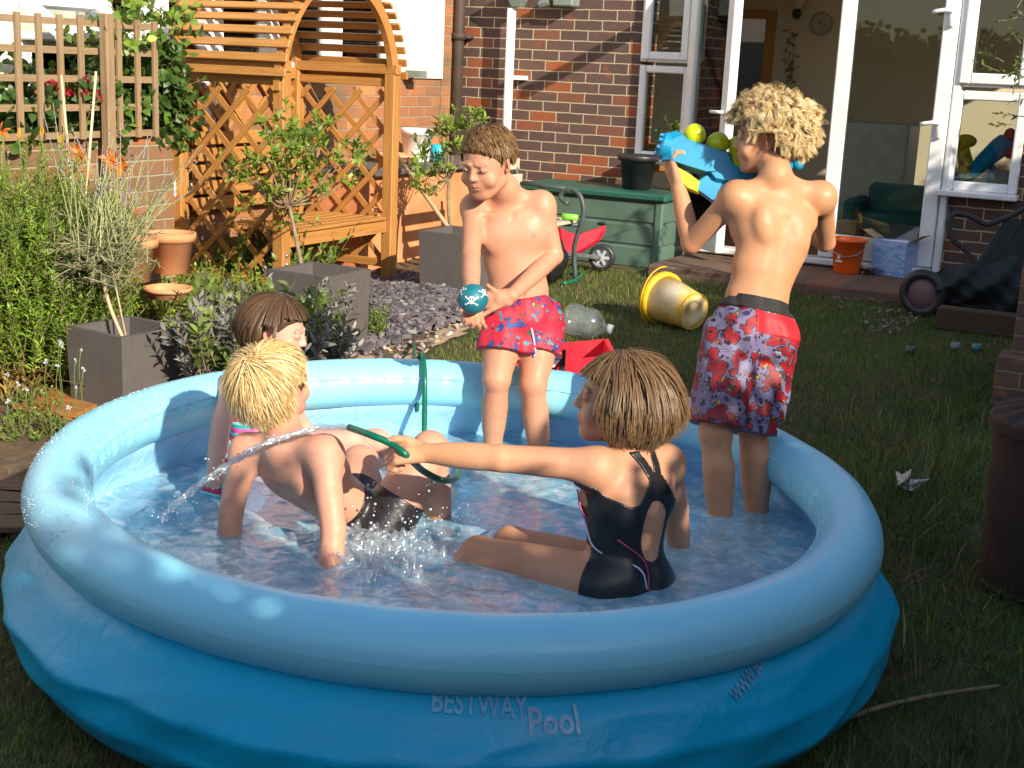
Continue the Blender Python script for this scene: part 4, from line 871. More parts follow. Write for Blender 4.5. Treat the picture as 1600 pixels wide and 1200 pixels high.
lathe_obj('bucket_body', [(0, 0), (.088, 0), (.092, .01), (.108, .19), (.114, .19), (.116, .225), (.110, .23), (.10, .19), (.085, .02), (0, .02)], q, M['white'], wb)
m = MB(); m.box(q+A(.10, -.03, .08), (.012, .035, .06), bev=.004); m.obj('handle_lug', M['white'], wb)
q = wx(684, 247, -4.95); q[2] = bz; lathe_obj('toy_beaker', [(0, 0), (.045, 0), (.055, .07), (.05, .12), (.03, .125), (0, .12)], q, mat('turquoise', (.02, .45, .55), .4), label='turquoise plastic beaker on the slate slab behind the bay tree', cat='beaker')
q = wx(617, 232, -5.1); q[2] = bz; lathe_obj('terracotta_dish', potprof(.10, .14, .06, rim=.02), q, M['terra'], label='shallow terracotta dish beside the white bucket', cat='dish')
m = MB(); a_, b_2 = dp(615, 235, 8.9), dp(712, 372, 8.3); m.tube([a_, b_2], .014, 8); tag(m.obj('bamboo_pole', mat('old_bamboo', (.42, .30, .17), .6), smooth=True), 'brown bamboo pole leaning over the terracotta raised bed', 'pole')
q = gh(497, 405); lathe_obj('striped_ball', [(.075*math.sin(t), .075-.075*math.cos(t)) for t in np.linspace(0, PI, 18)], A(q[0]-.0, q[1]+.1, q[2]), M['white'], label='white ball lying under the arbour seat', cat='ball')
# storage box
sb = gh(1030, 418); sx1 = float(sb[0]); sy0 = float(sb[1]); stz = float(near(1035, 306, A(sx1, sy0, .6))[2]); sx0 = float(wy(815, 300, sy0)[0])
bx_ = empty('storage_box', ((sx0+sx1)/2, (sy0+HY)/2, .1), 'green plastic garden storage box along the brick wall', 'storage box')
gb = mat('green_box_plastic', (.085, .150, .115), .5, .12, 5, .15); gl_ = mat('green_lid', (.02, .10, .075), .45, .1, 5, .1)
m = MB(); D2 = HY-.03-sy0; hgt = stz-.15
for k in range(3): z0 = .10+k*(hgt+.0)/3; m.box(((sx0+sx1)/2, (sy0+HY-.03)/2, z0+hgt/6), (sx1-sx0-.01, D2, hgt/3-.008), bev=.012)
m.box(((sx0+sx1)/2, (sy0+HY-.03)/2, .10+hgt/2), (sx1-sx0-.03, D2-.02, hgt)); m.obj('panel', gb, bx_)
m = MB(); m.box((sx1-.03, sy0+.005, .10+hgt/2), (.06, .03, hgt), bev=.01); m.obj('corner', gb, bx_); m = MB(); m.box((sx0+.03, sy0+.005, .10+hgt/2), (.06, .03, hgt), bev=.01); m.obj('corner', gb, bx_)
m = MB(); m.box(((sx0+sx1)/2, (sy0+HY-.03)/2-.02, stz-.02), (sx1-sx0+.05, D2+.03, .055), bev=.015); m.obj('lid', gl_, bx_)
m = MB(); m.ell(((sx0+sx1)/2+.1, sy0-.002, .10+hgt*.62), (.035, .01, .012)); m.obj('handle', M['black'], bx_, smooth=True)
q = wy(994, 300, sy0+.25); q[2] = stz+.01; lathe_obj('black_pot', [(0, 0), (.10, 0), (.125, .20), (.145, .20), (.15, .235), (.14, .24), (.12, .2), (.09, .02), (0, .02)], q, M['black'], label='black plastic flower pot standing on the green storage box', cat='flower pot')
# bench
fl = gh(899, 438); bX = float(fl[0]); bY = float(fl[1]); g1 = gz(bX, bY); BL_ = .52; bn = empty('garden_bench', (bX-.25, bY-.4, g1), 'weathered slatted garden bench with dark iron ends behind the ball boy', 'bench')
ir = mat('green_iron', (.055, .075, .07), .5, .2, 20, .3)
def bp(a, b, z): return (bX-a, bY-b, g1+z)
for b_1 in (0, BL_):
    m = MB(); m.tube(curve([bp(0, b_1, 0), bp(.02, b_1, .22), bp(-.03, b_1, .42), bp(.0, b_1, .55), bp(.09, b_1, .59), bp(.14, b_1, .53), bp(.08, b_1, .49)], 24), .017, 8)
    m.tube([bp(.05, b_1, .585), bp(.42, b_1, .60)], .016, 8); m.tube(curve([bp(.46, b_1, 0), bp(.38, b_1, .38), bp(.45, b_1, .6), bp(.50, b_1, .80)], 14), .017, 8); m.tube([bp(0, b_1, .36), bp(.40, b_1, .36)], .015, 8); m.obj('end_frame', ir, bn, smooth=True)
gsl = mat('grey_slat', (.48, .42, .32), .8, .15, 30, .4)
for k in range(4): m = MB(); m.beam(bp(.05+k*.095, -.03, .385), bp(.05+k*.095, BL_+.03, .385), .075, .022, bev=.004); m.obj('seat_slat', gsl, bn)
for k in range(3): m = MB(); m.beam(bp(.42+.025*k, -.03, .52+k*.10), bp(.42+.025*k, BL_+.03, .52+k*.10), .02, .072, bev=.004); m.obj('back_slat', gsl, bn)
q = A(bX-.06, bY-.12, g1+.42); m = MB(); m.tube([q, q+A(.1, .02, 0)], [.025, .018], 10); tag(m.obj('green_bottle', mat('lime_plastic', (.25, .75, .08), .3), smooth=True), 'lime green toy bottle lying on the bench seat', 'bottle')
m = MB(); m.ell((bX-.12, bY-.18, g1+.15), (.12, .13, .17), n=20, m=12); sk = m.obj('bin_bag', mat('black_sack', (.015, .015, .016), .35, .3, 20, .8, 30), smooth=True)
for v_ in sk.data.vertices: v_.co += v_.normal*.018*math.sin(v_.co[0]*60+v_.co[2]*40)*math.sin(v_.co[1]*50)
tag(sk, 'shiny black sack slumped under the garden bench', 'sack')
# ride-on toy
wq = gh(939, 423); tw = empty('ride_on_toy', wq, 'red plastic ride on toy with one grey wheel before the storage box', 'toy'); red = mat('red_plastic', (.55, .01, .03), .35, .1, 6, .05); wc = A(wq[0], wq[1], wq[2]+.092)
ax_ = frame(A(.25, -1, 0)); m = MB(); m.lathe([(.055, -.022), (.085, -.024), (.092, 0), (.085, .024), (.055, .022)], wc, 30, ax_, True); tw1 = m.obj('wheel', M['black'], tw, smooth=True)
m = MB(); m.lathe([(.050, .0), (.058, .02), (.062, .026), (.062, .0)], wc, 30, ax_, True)
for k in range(6): a = k*PI/3; e = A(math.cos(a), math.sin(a), 0)@ax_; m.beam(wc+ax_[2]*.018, wc+ax_[2]*.018+e*.055, .018, .01, up=ax_[2])
m.lathe([(0, .03), (.02, .03), (.022, .01), (0, .0)], wc, 16, ax_); m.obj('rim', mat('grey_wheel', (.42, .42, .46), .4, .1), tw1, smooth=False)
m = MB(); q2 = near(880, 395, wc); m.beam(wc+ax_[2]*.035, q2+ax_[2]*.035, .03, .02, up=ax_[2], bev=.006); m.obj('crank', M['steel'], tw)
def slab(m, pts, D0, th, bev=.006, away=CF):
    """solid plate: outline in a plane facing the visitor at a given distance, with thickness"""
    P = np.array([dp(x, y, D0) for x, y in pts]); c = P.mean(0); n = len(P); L_ = []
    for (o, k) in ((0, 1-bev/.06), (bev, 1), (th-bev, 1), (th, 1-bev/.06)): L_.append(c+(P-c)*(1-(1-k)*.6)+unit(away)*o)
    V = np.concatenate(L_); F_ = [list(range(n)), [3*n+i for i in range(n)][::-1]]
    for l in range(3): F_ += [[l*n+i, (l+1)*n+i, (l+1)*n+(i+1) % n, l*n+(i+1) % n] for i in range(n)]
    a = np.array([np.cross(P[i]-c, P[(i+1) % n]-c) for i in range(n)]).sum(0)
    if a@unit(away) > 0: F_ = [f[::-1] for f in F_]
    return m.add(V, F_)
m = MB(); dW = depth(wc); slab(m, [(868, 352), (885, 362), (905, 365), (925, 358), (946, 351), (947, 360), (938, 375), (925, 384), (905, 395), (890, 400), (872, 398)], dW-.03, .11, .02); m.obj('body', red, tw)
m = MB(); m.tube(curve([gh(880, 446), gh(900, 440), gh(908, 430), gh(890, 428)], 16)+A(0, 0, .012), .012, 8); tag(m.obj('hose_end', mat('green_hose', (.0, .13, .07), .35), smooth=True), 'short loop of green hose on the ground by the bench', 'hose')
# yellow bucket on its side, clear bottle
gY = gh(1090, 517); bc = near(1084, 487, gY+A(0, 0, .1)); axd = unit(cv(-.55, .72, .12)); axf = frame(axd)
yb_ = empty('bucket', gY, 'yellow bucket with pale worn sides lying tipped over on the lawn', 'bucket'); m = MB(); m.lathe([(0, .012), (.055, .012), (.06, 0), (.098, 0), (.105, .02), (.135, .27), (.128, .27), (.098, .03), (.0, .03)], bc, 36, axf)
N = NT('worn_yellow'); v = N.coord(); f = N.ramp(N.noise(v, 6, 5), [(.35, (0, 0, 0)), (.55, (1, 1, 1))]); M['wy'] = N.done(N.bsdf(N.mix(f, (.72, .42, .02), (.68, .60, .42)), .5)); m.obj('bucket_body', M['wy'], yb_, smooth=True)
m = MB(); m.lathe([(.137, .24), (.150, .245), (.152, .285), (.130, .285), (.130, .24)], bc, 36, axf, True); m.obj('rim', mat('yellow_rim', (.75, .45, .02), .45), yb_, smooth=True)
m = MB(); m.lathe([(.098, -.004), (.104, -.004), (.104, .012), (.098, .012)], bc, 36, axf, True); m.obj('foot_ring', bpy.data.materials['yellow_rim'], yb_, smooth=True)
m = MB(); m.tube([bc+(A(.15*math.cos(a), .15*math.sin(a), .27))@axf+A(0, 0, -.03*math.sin(a)) for a in np.linspace(PI*.7, PI*1.6, 20)], .004, 6); m.obj('handle', bpy.data.materials['yellow_rim'], yb_, smooth=True)
gB = gh(910, 527); M['bottle'] = clearwater('clear_plastic', .16, .10); q = near(912, 503, gB+A(0, 0, .07)); axb = frame(unit(cv(.93, -.25, -.18)))
bo = empty('plastic_bottle', gB, 'big empty clear plastic bottle lying on the lawn', 'bottle'); m = MB(); m.lathe([(0, -.11), (.06, -.11), (.08, -.09), (.084, -.04), (.076, -.01), (.084, .02), (.08, .06), (.045, .10), (.022, .115), (.022, .14), (0, .14)], q, 24, axb); m.obj('bottle_body', M['bottle'], bo, smooth=True)
m = MB(); m.lathe([(0, .16), (.026, .16), (.028, .13), (0, .13)], q, 16, axb); m.obj('cap', mat('pale_cap', (.45, .5, .5), .4), bo, smooth=True)
m = MB(); c_ = gh(1420, 770); V = [c_+A(r.randn()*.035, r.randn()*.035, abs(r.randn())*.045) for i in range(26)]; m.add(V, [list(r.choice(26, 3, False)) for i in range(44)]); tag(m.obj('crumpled_paper', mat('white_paper', (.6, .6, .56), .8)), 'scrap of crumpled white paper in the long grass', 'litter')
# red sledge behind the ring
rdp = depth(gp(900, 578, .2)); tt = empty('red_sledge', gp(900, 560, 0), 'bright red plastic sledge behind the pool ring', 'sledge')
rr2 = gp(895, 560, 0); m = MB(); c_ = A(rr2[0], rr2[1], 0); P = []
qa, qb = dp(845, 568, 5.3), dp(945, 556, 5.3); zt_ = float(qb[2])
e1 = unit((qb-qa)*A(1, 1, 0)); e2 = A(-e1[1], e1[0], 0); o_ = A(qa[0], qa[1], 0)
for (i0, i1, zz, zz2) in ((0, .30, zt_, zt_*.9),):
    V = [o_+e1*a+e2*b+A(0, 0, z) for (a, b, z) in ((-.1, 0, .03), (.28, 0, .03), (.30, 0, zt_), (-.1, 0, qa[2]-.01), (-.1, .35, .03), (.28, .35, .03), (.30, .35, zt_), (-.1, .35, qa[2]-.01), (-.08, .02, qa[2]-.01), (.28, .02, zt_), (.28, .33, zt_), (-.08, .33, qa[2]-.01), (-.06, .05, .05), (.24, .05, .05), (.24, .30, .05), (-.06, .30, .05))]
    m.add(V, [[0, 1, 2, 3], [1, 5, 6, 2], [5, 4, 7, 6], [4, 0, 3, 7], [4, 5, 1, 0], [3, 2, 9, 8], [2, 6, 10, 9], [6, 7, 11, 10], [7, 3, 8, 11], [8, 9, 13, 12], [9, 10, 14, 13], [10, 11, 15, 14], [11, 8, 12, 15], [12, 13, 14, 15]])
m.obj('hull', mat('bright_red', (.80, .02, .04), .35), tt); m = MB(); q = dp(879, 560, 5.25); m.tube([q-A(0, 0, .05), q+A(0, 0, .035)], .013, 8); m.obj('handle', M['black'], tt)
m = MB(); slab(m, [(853, 556), (870, 553), (876, 562), (866, 574), (856, 576)], 5.24, .03); tag(m.obj('white_toy', M['white']), 'small white plastic toy on the grass behind the standing boy', 'toy')
# step things
stz_ = FZ-.015
q = gp(1322, 426, stz_); ob = empty('bucket', q, 'bright orange bucket on the step before the glass door', 'bucket'); org_ = mat('orange_plastic', (.85, .13, .01), .4, .06, 5, .05)
lathe_obj('bucket_body', [(0, 0), (.082, 0), (.088, .01), (.108, .21), (.122, .212), (.124, .232), (.110, .234), (.10, .2), (.082, .02), (0, .02)], q, org_, ob)
m = MB(); m.tube([q+A(.112*math.cos(a), .112*math.sin(a), .19-.07*math.sin((a-PI*1.05)*1.06)) for a in np.linspace(PI*1.05, PI*1.97, 16)], .003, 5); m.obj('handle', M['steel'], ob, smooth=True)
m = MB(); e_ = unit(A(-.35, -.94, 0)); s_v = A(-e_[1], e_[0], 0); m.box(q+e_*.1+A(0, 0, .085), (.05, .004, .012), np.array([s_v, e_, [0, 0, 1]])); m.box(q+e_*.103+A(0, 0, .115), (.02, .004, .03), np.array([s_v, e_, [0, 0, 1]])); m.obj('sticker', M['white'], ob)
q = gp(1394, 429, stz_); cb_ = empty('cardboard_box', q, 'open cardboard pack printed pale blue on the step by the orange bucket', 'box'); ee = unit(A(-.25, -1, 0)); ss = A(-ee[1], ee[0], 0); axc = np.array([ss, -ee, [0, 0, 1]]); bw_, bh_ = .235, .235
N = NT('blue_print'); v = N.coord(); f = N.noise(N.coord('Object', (3, 3, 9)), 4, 4); M['pk'] = N.done(N.bsdf(N.ramp(f, [(.38, (.30, .42, .72)), (.5, (.42, .52, .78)), (.56, (.10, .35, .65)), (.66, (.36, .42, .72))]), .5))
m = MB()
for sgn in (-1, 1): m.box(q+axc[0]*sgn*bw_/2+A(0, 0, bh_/2), (.004, .16, bh_), axc); m.box(q-axc[1]*sgn*(-.08)+A(0, 0, bh_/2), (bw_-.005, .004, bh_), axc)
m.box(q+A(0, 0, .004), (bw_-.01, .155, .004), axc); m.obj('carton', M['pk'], cb_)
kb = mat('kraft_card', (.45, .32, .18), .8, .08, 9, .1); lf = unit(axc[1]*.35+A(0, 0, 1)); m = MB(); m.box(q+axc[1]*.08+A(0, 0, bh_)+lf*.05, (bw_-.02, .004, .10), np.array([axc[0], np.cross(lf, axc[0]), lf])); m.obj('flap', mat('grey_card', (.20, .18, .19), .8), cb_)
for sgn in (-1, 1): d = unit(axc[0]*sgn+A(0, 0, .55)); m = MB(); m.box(q+axc[0]*sgn*bw_/2+A(0, 0, bh_)+d*.055, (.10, .14, .004), np.array([d, axc[1], np.cross(d, axc[1])])); m.obj('flap', kb, cb_)
m = MB(); q = gp(1352, 428, stz_); V = [q+A(r.randn()*.05, r.randn()*.03, abs(r.randn())*.03) for i in range(40)]; m.add(V, [list(r.choice(40, 3, False)) for i in range(60)]); tag(m.obj('plastic_wrap', glassmat('thin_plastic', (.8, .8, .8), 2.5)), 'crumpled clear plastic wrap between orange bucket and carton', 'wrapper')
S = []
for i in range(16): q = gp(1462+r.randn()*7, 405+r.randn()*8, stz_+.02); S.append((q, A(0, 0, 1)+rv(r, 1)[0], .05))
shoots('yellow_weed', 'small yellow green weed growing against the wall by the door', 'plant', gp(1462, 410, stz_), S, 7, .03, .018, (.25, .28, .03), (.40, .38, .05), 88)
# pushchair
wq = gh(1437, 492); pc_ = empty('pushchair', wq, 'folded black pushchair with a large tyre and drooping basket by the wall', 'pushchair'); D0 = depth(wq); wc = dp(1442, 458, D0); axw = frame(unit(cv(-.55, -.8, 0)))
m = MB(); rw = .145; m.lathe([(rw*.62, -.03), (rw*.9, -.032), (rw, 0), (rw*.9, .032), (rw*.62, .03)], wc, 32, axw, True); w1 = m.obj('wheel', M['black'], pc_, smooth=True); m = MB(); m.lathe([(0, .012), (rw*.6, .02), (rw*.63, .0), (0, -.01)], wc, 32, axw); m.obj('hub', mat('dusty_pink', (.20, .11, .12), .6), w1, smooth=True)
m = MB(); m.tube(np.array([dp(x, y, D0+.05) for x, y in curve([(1650, 300, 0), (1600, 327, 0), (1560, 345, 0), (1540, 350, 0), (1515, 338, 0), (1492, 334, 0), (1481, 350, 0), (1490, 375, 0), (1512, 395, 0), (1515, 420, 0)], 40)[:, :2]]), .017, 10); m.obj('handlebar', mat('foam_grip', (.03, .03, .034), .7), pc_, smooth=True)
fab = mat('black_fabric', (.016, .019, .021), .7, .3, 8, .6, 40)
m = MB(); slab(m, [(1570, 345), (1610, 340), (1680, 400), (1640, 470), (1560, 430), (1518, 425)], D0+.06, .04, .01); m.obj('seat', fab, pc_)
xs_ = np.linspace(0, 1, 26); P = np.zeros((26, 12, 3))
for i in range(26):
    for j in range(12):
        u, v_ = xs_[i], j/11; px = 1462+u*185; top = 428-30*u-9*abs(math.sin(u*7)); bot = 462+20*math.sin(u*2.2)+6*math.sin(u*13); P[i, j] = dp(px, top+(bot-top)*v_, D0-.02-.07*math.sin(v_*PI)-.05*(1-abs(math.sin(u*9+v_*4)))+.03*(1-abs(math.sin(u*17-v_*7))))
m = MB(); m.grid(P); P2 = P+CF*.16; P2[:, 0] = P[:, 0]+CF*.1; m.grid(P2[:, ::-1]); m.obj('basket', fab, pc_, smooth=True)
m = MB(); m.tube([dp(1470, 470, D0+.02), dp(1600, 495, D0+.1)], .012, 6); m.tube([dp(1515, 420, D0+.05), wc], .012, 6); m.tube([dp(1600, 340, D0+.06), dp(1500, 480, D0+.1)], .012, 6); m.obj('chassis', M['black'], pc_, smooth=True)
q = gh(1500, 520); m = MB(); m.box((q[0]+.35, q[1]+.1, q[2]+.06), (1.0, .10, .13), bev=.01); tag(m.obj('timber_edging', mat('dark_timber', (.06, .035, .02), .8)), 'dark timber edging lying under the pushchair', 'edging')
# things in the dark border on the right
for (px, py, c_, lab) in ((1525, 543, (.06, .22, .22), 'small turquoise plastic pot in the dark border'), (1492, 541, (.2, .24, .28), 'small pale plastic cup in the dark border'), (1422, 547, (.10, .09, .10), 'small dark grey plastic lid in the dark border')):
    q = gh(px, py+6); lathe_obj('plastic_cup', [(0, 0), (.02, 0), (.026, .04), (.02, .04), (0, .01)], q, mat('cup_%d' % px, c_, .4), label=lab, cat='cup')
# brick pier
q = dp(1584, 500, 6.1); m = MB(); ztop = float(dp(1592, 402, 6.1)[2]); m.box((q[0]+.18, q[1]+.1, ztop/2), (.33, .33, ztop), bev=.004); tag(m.obj('brick_pier', brick('pier_brick', 0, (.13, .08, .07), (.19, .10, .07), (.45, .16, .05), (.30, .24, .16), dirt=.4, seed=9)), 'square brick pier at the right edge behind the rusty bin', 'brick pier')
q = dp(1562, 560, 6.1); m = MB(); m.box((q[0]+.1, q[1]+.0, q[2]/2-.02), (.2, .22, q[2]+.1), bev=.004); tag(m.obj('pier_base', bpy.data.materials['pier_brick']), 'lower brick stub in front of the brick pier', 'brick stub')
# rusty incinerator bin
q = gp(1632, 925, 0); rb = empty('incinerator_bin', q, 'rusty brown metal garden incinerator with ribbed lid at right edge', 'bin'); N = NT('rust'); v = N.coord(); f = N.noise(v, 7, 6, .65); f2 = N.noise(v, 50, 4)
x = N.bsdf(N.mix(f2, N.ramp(f, [(.35, (.025, .016, .013)), (.55, (.055, .028, .018)), (.7, (.11, .05, .025))]), (.05, .03, .02)), .8); N.l(N.bump(f2, .6, .004), x.inputs['Normal']); M['rust'] = N.done(x)
bh = float(near(1600, 640, q)[2])-.0; R_ = .205; pr = [(0, .02), (R_*.9, .02)]+[(R_*(.9+.1*u)+.0012*math.sin(u*14), .02+(bh-.02)*u) for u in np.linspace(0, 1, 30)]+[(R_*.98, bh), (0, bh-.01)]
lathe_obj('drum', pr, q, M['rust'], rb, 48)
m = MB(); nn = 60; V = [q+A(0, 0, bh+.075)]
for k, (rr3, z) in enumerate([(.04, .07), (R_*.55, .045), (R_*1.02, .012), (R_*1.06, .0), (R_*1.06, -.03)]):
    for j in range(nn): a = 2*PI*j/nn; rib = .006*(1 if j % 4 < 2 else -1)*(1 if 0 < k < 3 else 0); V.append(q+A(rr3*math.cos(a), rr3*math.sin(a), bh+z+rib))
F_ = [[0, 1+j, 1+(j+1) % nn] for j in range(nn)]
for k in range(4): F_ += [[1+k*nn+j, 1+(k+1)*nn+j, 1+(k+1)*nn+(j+1) % nn, 1+k*nn+(j+1) % nn] for j in range(nn)]
m.add(V, F_); m.obj('lid', M['rust'], rb)
# decking and branch
def boards(name, px, label, nb, mt, gap=.008, z=.035):
    P = [gp(x, y, z) for x, y in px]; m = MB()      # quad a b c d: boards run a->b
    for k in range(nb):
        u0 = k/nb; u1 = (k+1)/nb-.06/nb; a = P[0]+(P[3]-P[0])*(u0+u1)/2; b = P[1]+(P[2]-P[1])*(u0+u1)/2; w_ = np.linalg.norm(P[3]-P[0])*(u1-u0); m.beam(a, b, w_, .02, bev=.003)
    for u in (.15, .85): a = P[0]+(P[1]-P[0])*u-A(0, 0, .02); b = P[3]+(P[2]-P[3])*u-A(0, 0, .02); m.beam(a, b, .04, .02)
    return tag(m.obj(name, mt), label, 'duckboard')
mat_oldboard = wood('dark_board', (.10, .06, .035), (.17, .10, .06), .8)
boards('duckboard', [(22, 636), (120, 650), (182, 622), (86, 607)], 'small orange brown wooden duckboard beside the dark planter', 4, M['deck'])
boards('duckboard', [(-70, 830), (44, 826), (56, 757), (-60, 745)], 'dark weathered wooden boards at the left edge beside the pool', 4, mat_oldboard, z=.03)
m = MB(); m.tube(curve([gp(1170, 1215, .02), gp(1250, 1165, .02), gp(1330, 1120, .025), gp(1440, 1090, .02), gp(1560, 1072, .02)], 24), np.linspace(.008, .005, 24), 6); tag(m.obj('fallen_branch', M['bark'], smooth=True), 'thin dark branch lying on the grass beside the pool', 'branch')
# ================================================================== INSIDE THE ROOM
q = wy(1245, 8, RY-.15); rl = empty('wall_lamp', q, 'cream glass wall lamp on the plaster wall indoors', 'lamp'); lathe_obj('lamp_shade', [(0, -.04), (.05, -.02), (.09, .05), (.10, .1), (.09, .1), (0, .0)], q, mat('cream_glass', (.6, .55, .4), .3), rl); m = MB(); m.ell(q+A(0, .02, -.07), (.04, .04, .05)); m.obj('bracket', M['black'], rl, smooth=True)
q = wy(1283, 37, RY-.06); ck = empty('wall_clock', q, 'round metal rimmed clock on the wall indoors', 'clock'); axk = frame(A(0, -1, 0)); m = MB(); m.lathe([(.085, -.0), (.10, 0), (.10, .03), (.088, .03), (.085, .012)], q, 32, axk, True); m.obj('rim', M['steel'], ck, smooth=True); m = MB(); m.lathe([(0, .01), (.086, .01), (.086, 0), (0, 0)], q, 32, axk); m.obj('face', mat('clock_face', (.5, .46, .36), .5), ck)
m = MB(); m.beam(q+A(0, -.013, 0), q+A(.045, -.013, -.02), .006, .002, up=(0, 1, 0)); m.beam(q+A(0, -.016, 0), q+A(-.02, -.016, .035), .007, .002, up=(0, 1, 0)); m.obj('hand', M['black'], ck)
S = []; 
for i in range(26): q = wy(1235+r.randn()*3, 45+85*r.rand(), RY-.1); S.append((q, rv(r, 1)[0]-A(0, 0, .5), .07))
shoots('dried_garland', 'dried brown garland hanging on the wall indoors', 'garland', wy(1235, 60, RY-.1), S, 6, .03, .014, (.30, .16, .07), (.42, .26, .12), 91, leafm=M['leafd'])
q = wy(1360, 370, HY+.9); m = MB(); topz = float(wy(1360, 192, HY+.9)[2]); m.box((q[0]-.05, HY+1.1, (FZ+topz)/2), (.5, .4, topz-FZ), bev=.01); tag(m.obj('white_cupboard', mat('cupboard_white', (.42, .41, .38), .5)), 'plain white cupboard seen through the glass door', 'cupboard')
ch = empty('teal_armchair', wy(1400, 340, HY+.55)*A(1, 1, 0)+A(0, 0, FZ), 'teal upholstered armchair behind the glass door', 'armchair'); q = ch.location; tl = mat('teal_cloth', (.012, .11, .12), .8)
for nm, c_, s_2 in (('seat', (0, 0, .26), (.5, .4, .14)), ('backrest', (0, .2, .38), (.5, .12, .30)), ('armrest', (-.29, 0, .3), (.1, .42, .26)), ('armrest', (.29, 0, .3), (.1, .42, .26))):
    m = MB(); m.box(A(*q)+A(*c_), s_2, bev=.03); m.obj(nm, tl, ch)
for dx in (-.24, .24):
    m = MB(); m.box(A(*q)+A(dx, 0, .12), (.04, .04, .24)); m.obj('leg', M['black'], ch)
m = MB(); q = wy(1318, 350, HY+.3); m.box((q[0]-.02, HY+.32, FZ+.14), (.26, .2, .28), bev=.005); tag(m.obj('brown_carton', kb), 'brown cardboard carton just inside the glass door', 'box')
# toys heaped behind the right window
shelfz = SZ-.02; m = MB(); m.box(((wxl+XE)/2, HY+.3, shelfz-.05), (XE-wxl+.2, .5, .04)); tag(m.obj('window_shelf', M['pine']), 'wooden shelf behind the right hand window', 'shelf')
def spotq(px, py, dy=.09): return wy(px, py, HY+dy)
gir = empty('soft_toy', spotq(1512, 270), 'yellow soft toy animal with orange spots behind the window', 'soft toy'); ym = mat('yellow_plush', (.80, .55, .03), .9); q = spotq(1507, 238)
m = MB(); m.tube(curve([spotq(1512, 280), spotq(1508, 250), spotq(1502, 222)], 10), np.linspace(.055, .04, 10), 12); m.ell(spotq(1505, 220)+A(.02, -.01, 0), (.07, .05, .045)); m.obj('plush_body', ym, gir, smooth=True)
m = MB()
for (px, py) in ((1503, 232), (1512, 244), (1504, 255), (1513, 262), (1506, 219), (1518, 226), (1508, 272)): m.ell(spotq(px, py, .04), (.014, .006, .014), n=8, m=6)
m.obj('spots', mat('orange_spot', (.75, .2, .02), .9), gir, smooth=True)
m = MB(); m.tube(curve([spotq(1485, 278), spotq(1515, 272), spotq(1545, 245), spotq(1570, 226), spotq(1585, 232)], 16), np.linspace(.03, .09, 16)*np.array([1]*12+[.8, .6, .4, .25]), 14); tag(m.obj('blue_cloth', mat('blue_cloth', (.02, .33, .62), .8, .3, 20, .4), smooth=True), 'bundled bright blue cloth behind the right window', 'cloth')
m = MB(); q = spotq(1570, 258, .1); m.tube([q+A(.10*math.cos(a), .02, .09*math.sin(a)+.03) for a in np.linspace(0, 2*PI, 24)], .02, 8, False); tag(m.obj('teal_ring', mat('teal_foam', (.05, .28, .28), .6), smooth=True), 'teal toy ring behind the right window', 'toy')
m = MB(); q = spotq(1562, 280, .1); m.box(q+A(0, 0, -.01), (.15, .08, .13), bev=.01); tag(m.obj('pale_box', mat('pale_card', (.45, .48, .46), .7)), 'pale small box low behind the right window', 'box')
for (px, py, c_, lab) in ((1578, 212, (.6, .03, .03), 'small red toy high behind the window'), (1578, 236, (.65, .04, .02), 'small red toy beside the teal ring')): m = MB(); m.ell(spotq(px, py, .07), (.04, .03, .05)); tag(m.obj('red_toy', mat('toy_%d' % py, c_, .5), smooth=True), lab, 'toy')
# things behind the left window
m = MB(); q = wy(1035, 225, HY+.3); m.box((q[0], q[1], q[2]-.1), (.42, .25, .2), bev=.01); tag(m.obj('wooden_crate', M['pine']), 'orange wooden crate behind the left window', 'crate')
S = []
for i in range(16): q = wy(1050+r.randn()*8, 205+r.randn()*6, HY+.3); S.append((q, rv(r, 1)[0]+A(0, 0, .5), .08))
shoots('pot_plant', 'small green pot plant behind the left window', 'plant', wy(1048, 220, HY+.3), S, 6, .04, .02, (.1, .2, .03), (.2, .3, .05), 92)
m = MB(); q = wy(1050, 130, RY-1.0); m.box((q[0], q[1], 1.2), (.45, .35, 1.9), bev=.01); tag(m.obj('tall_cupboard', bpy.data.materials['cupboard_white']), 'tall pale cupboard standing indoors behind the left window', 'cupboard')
m = MB(); m.ell(wy(1158, 196, RY-.9), (.16, .1, .12)); m.box(wy(1158, 230, RY-.9)+A(0, 0, -.2), (.5, .4, .5), bev=.02); tag(m.obj('covered_stool', mat('pale_green_cloth', (.26, .27, .2), .9), smooth=True), 'pale cloth heaped on a low stool in the doorway', 'stool')
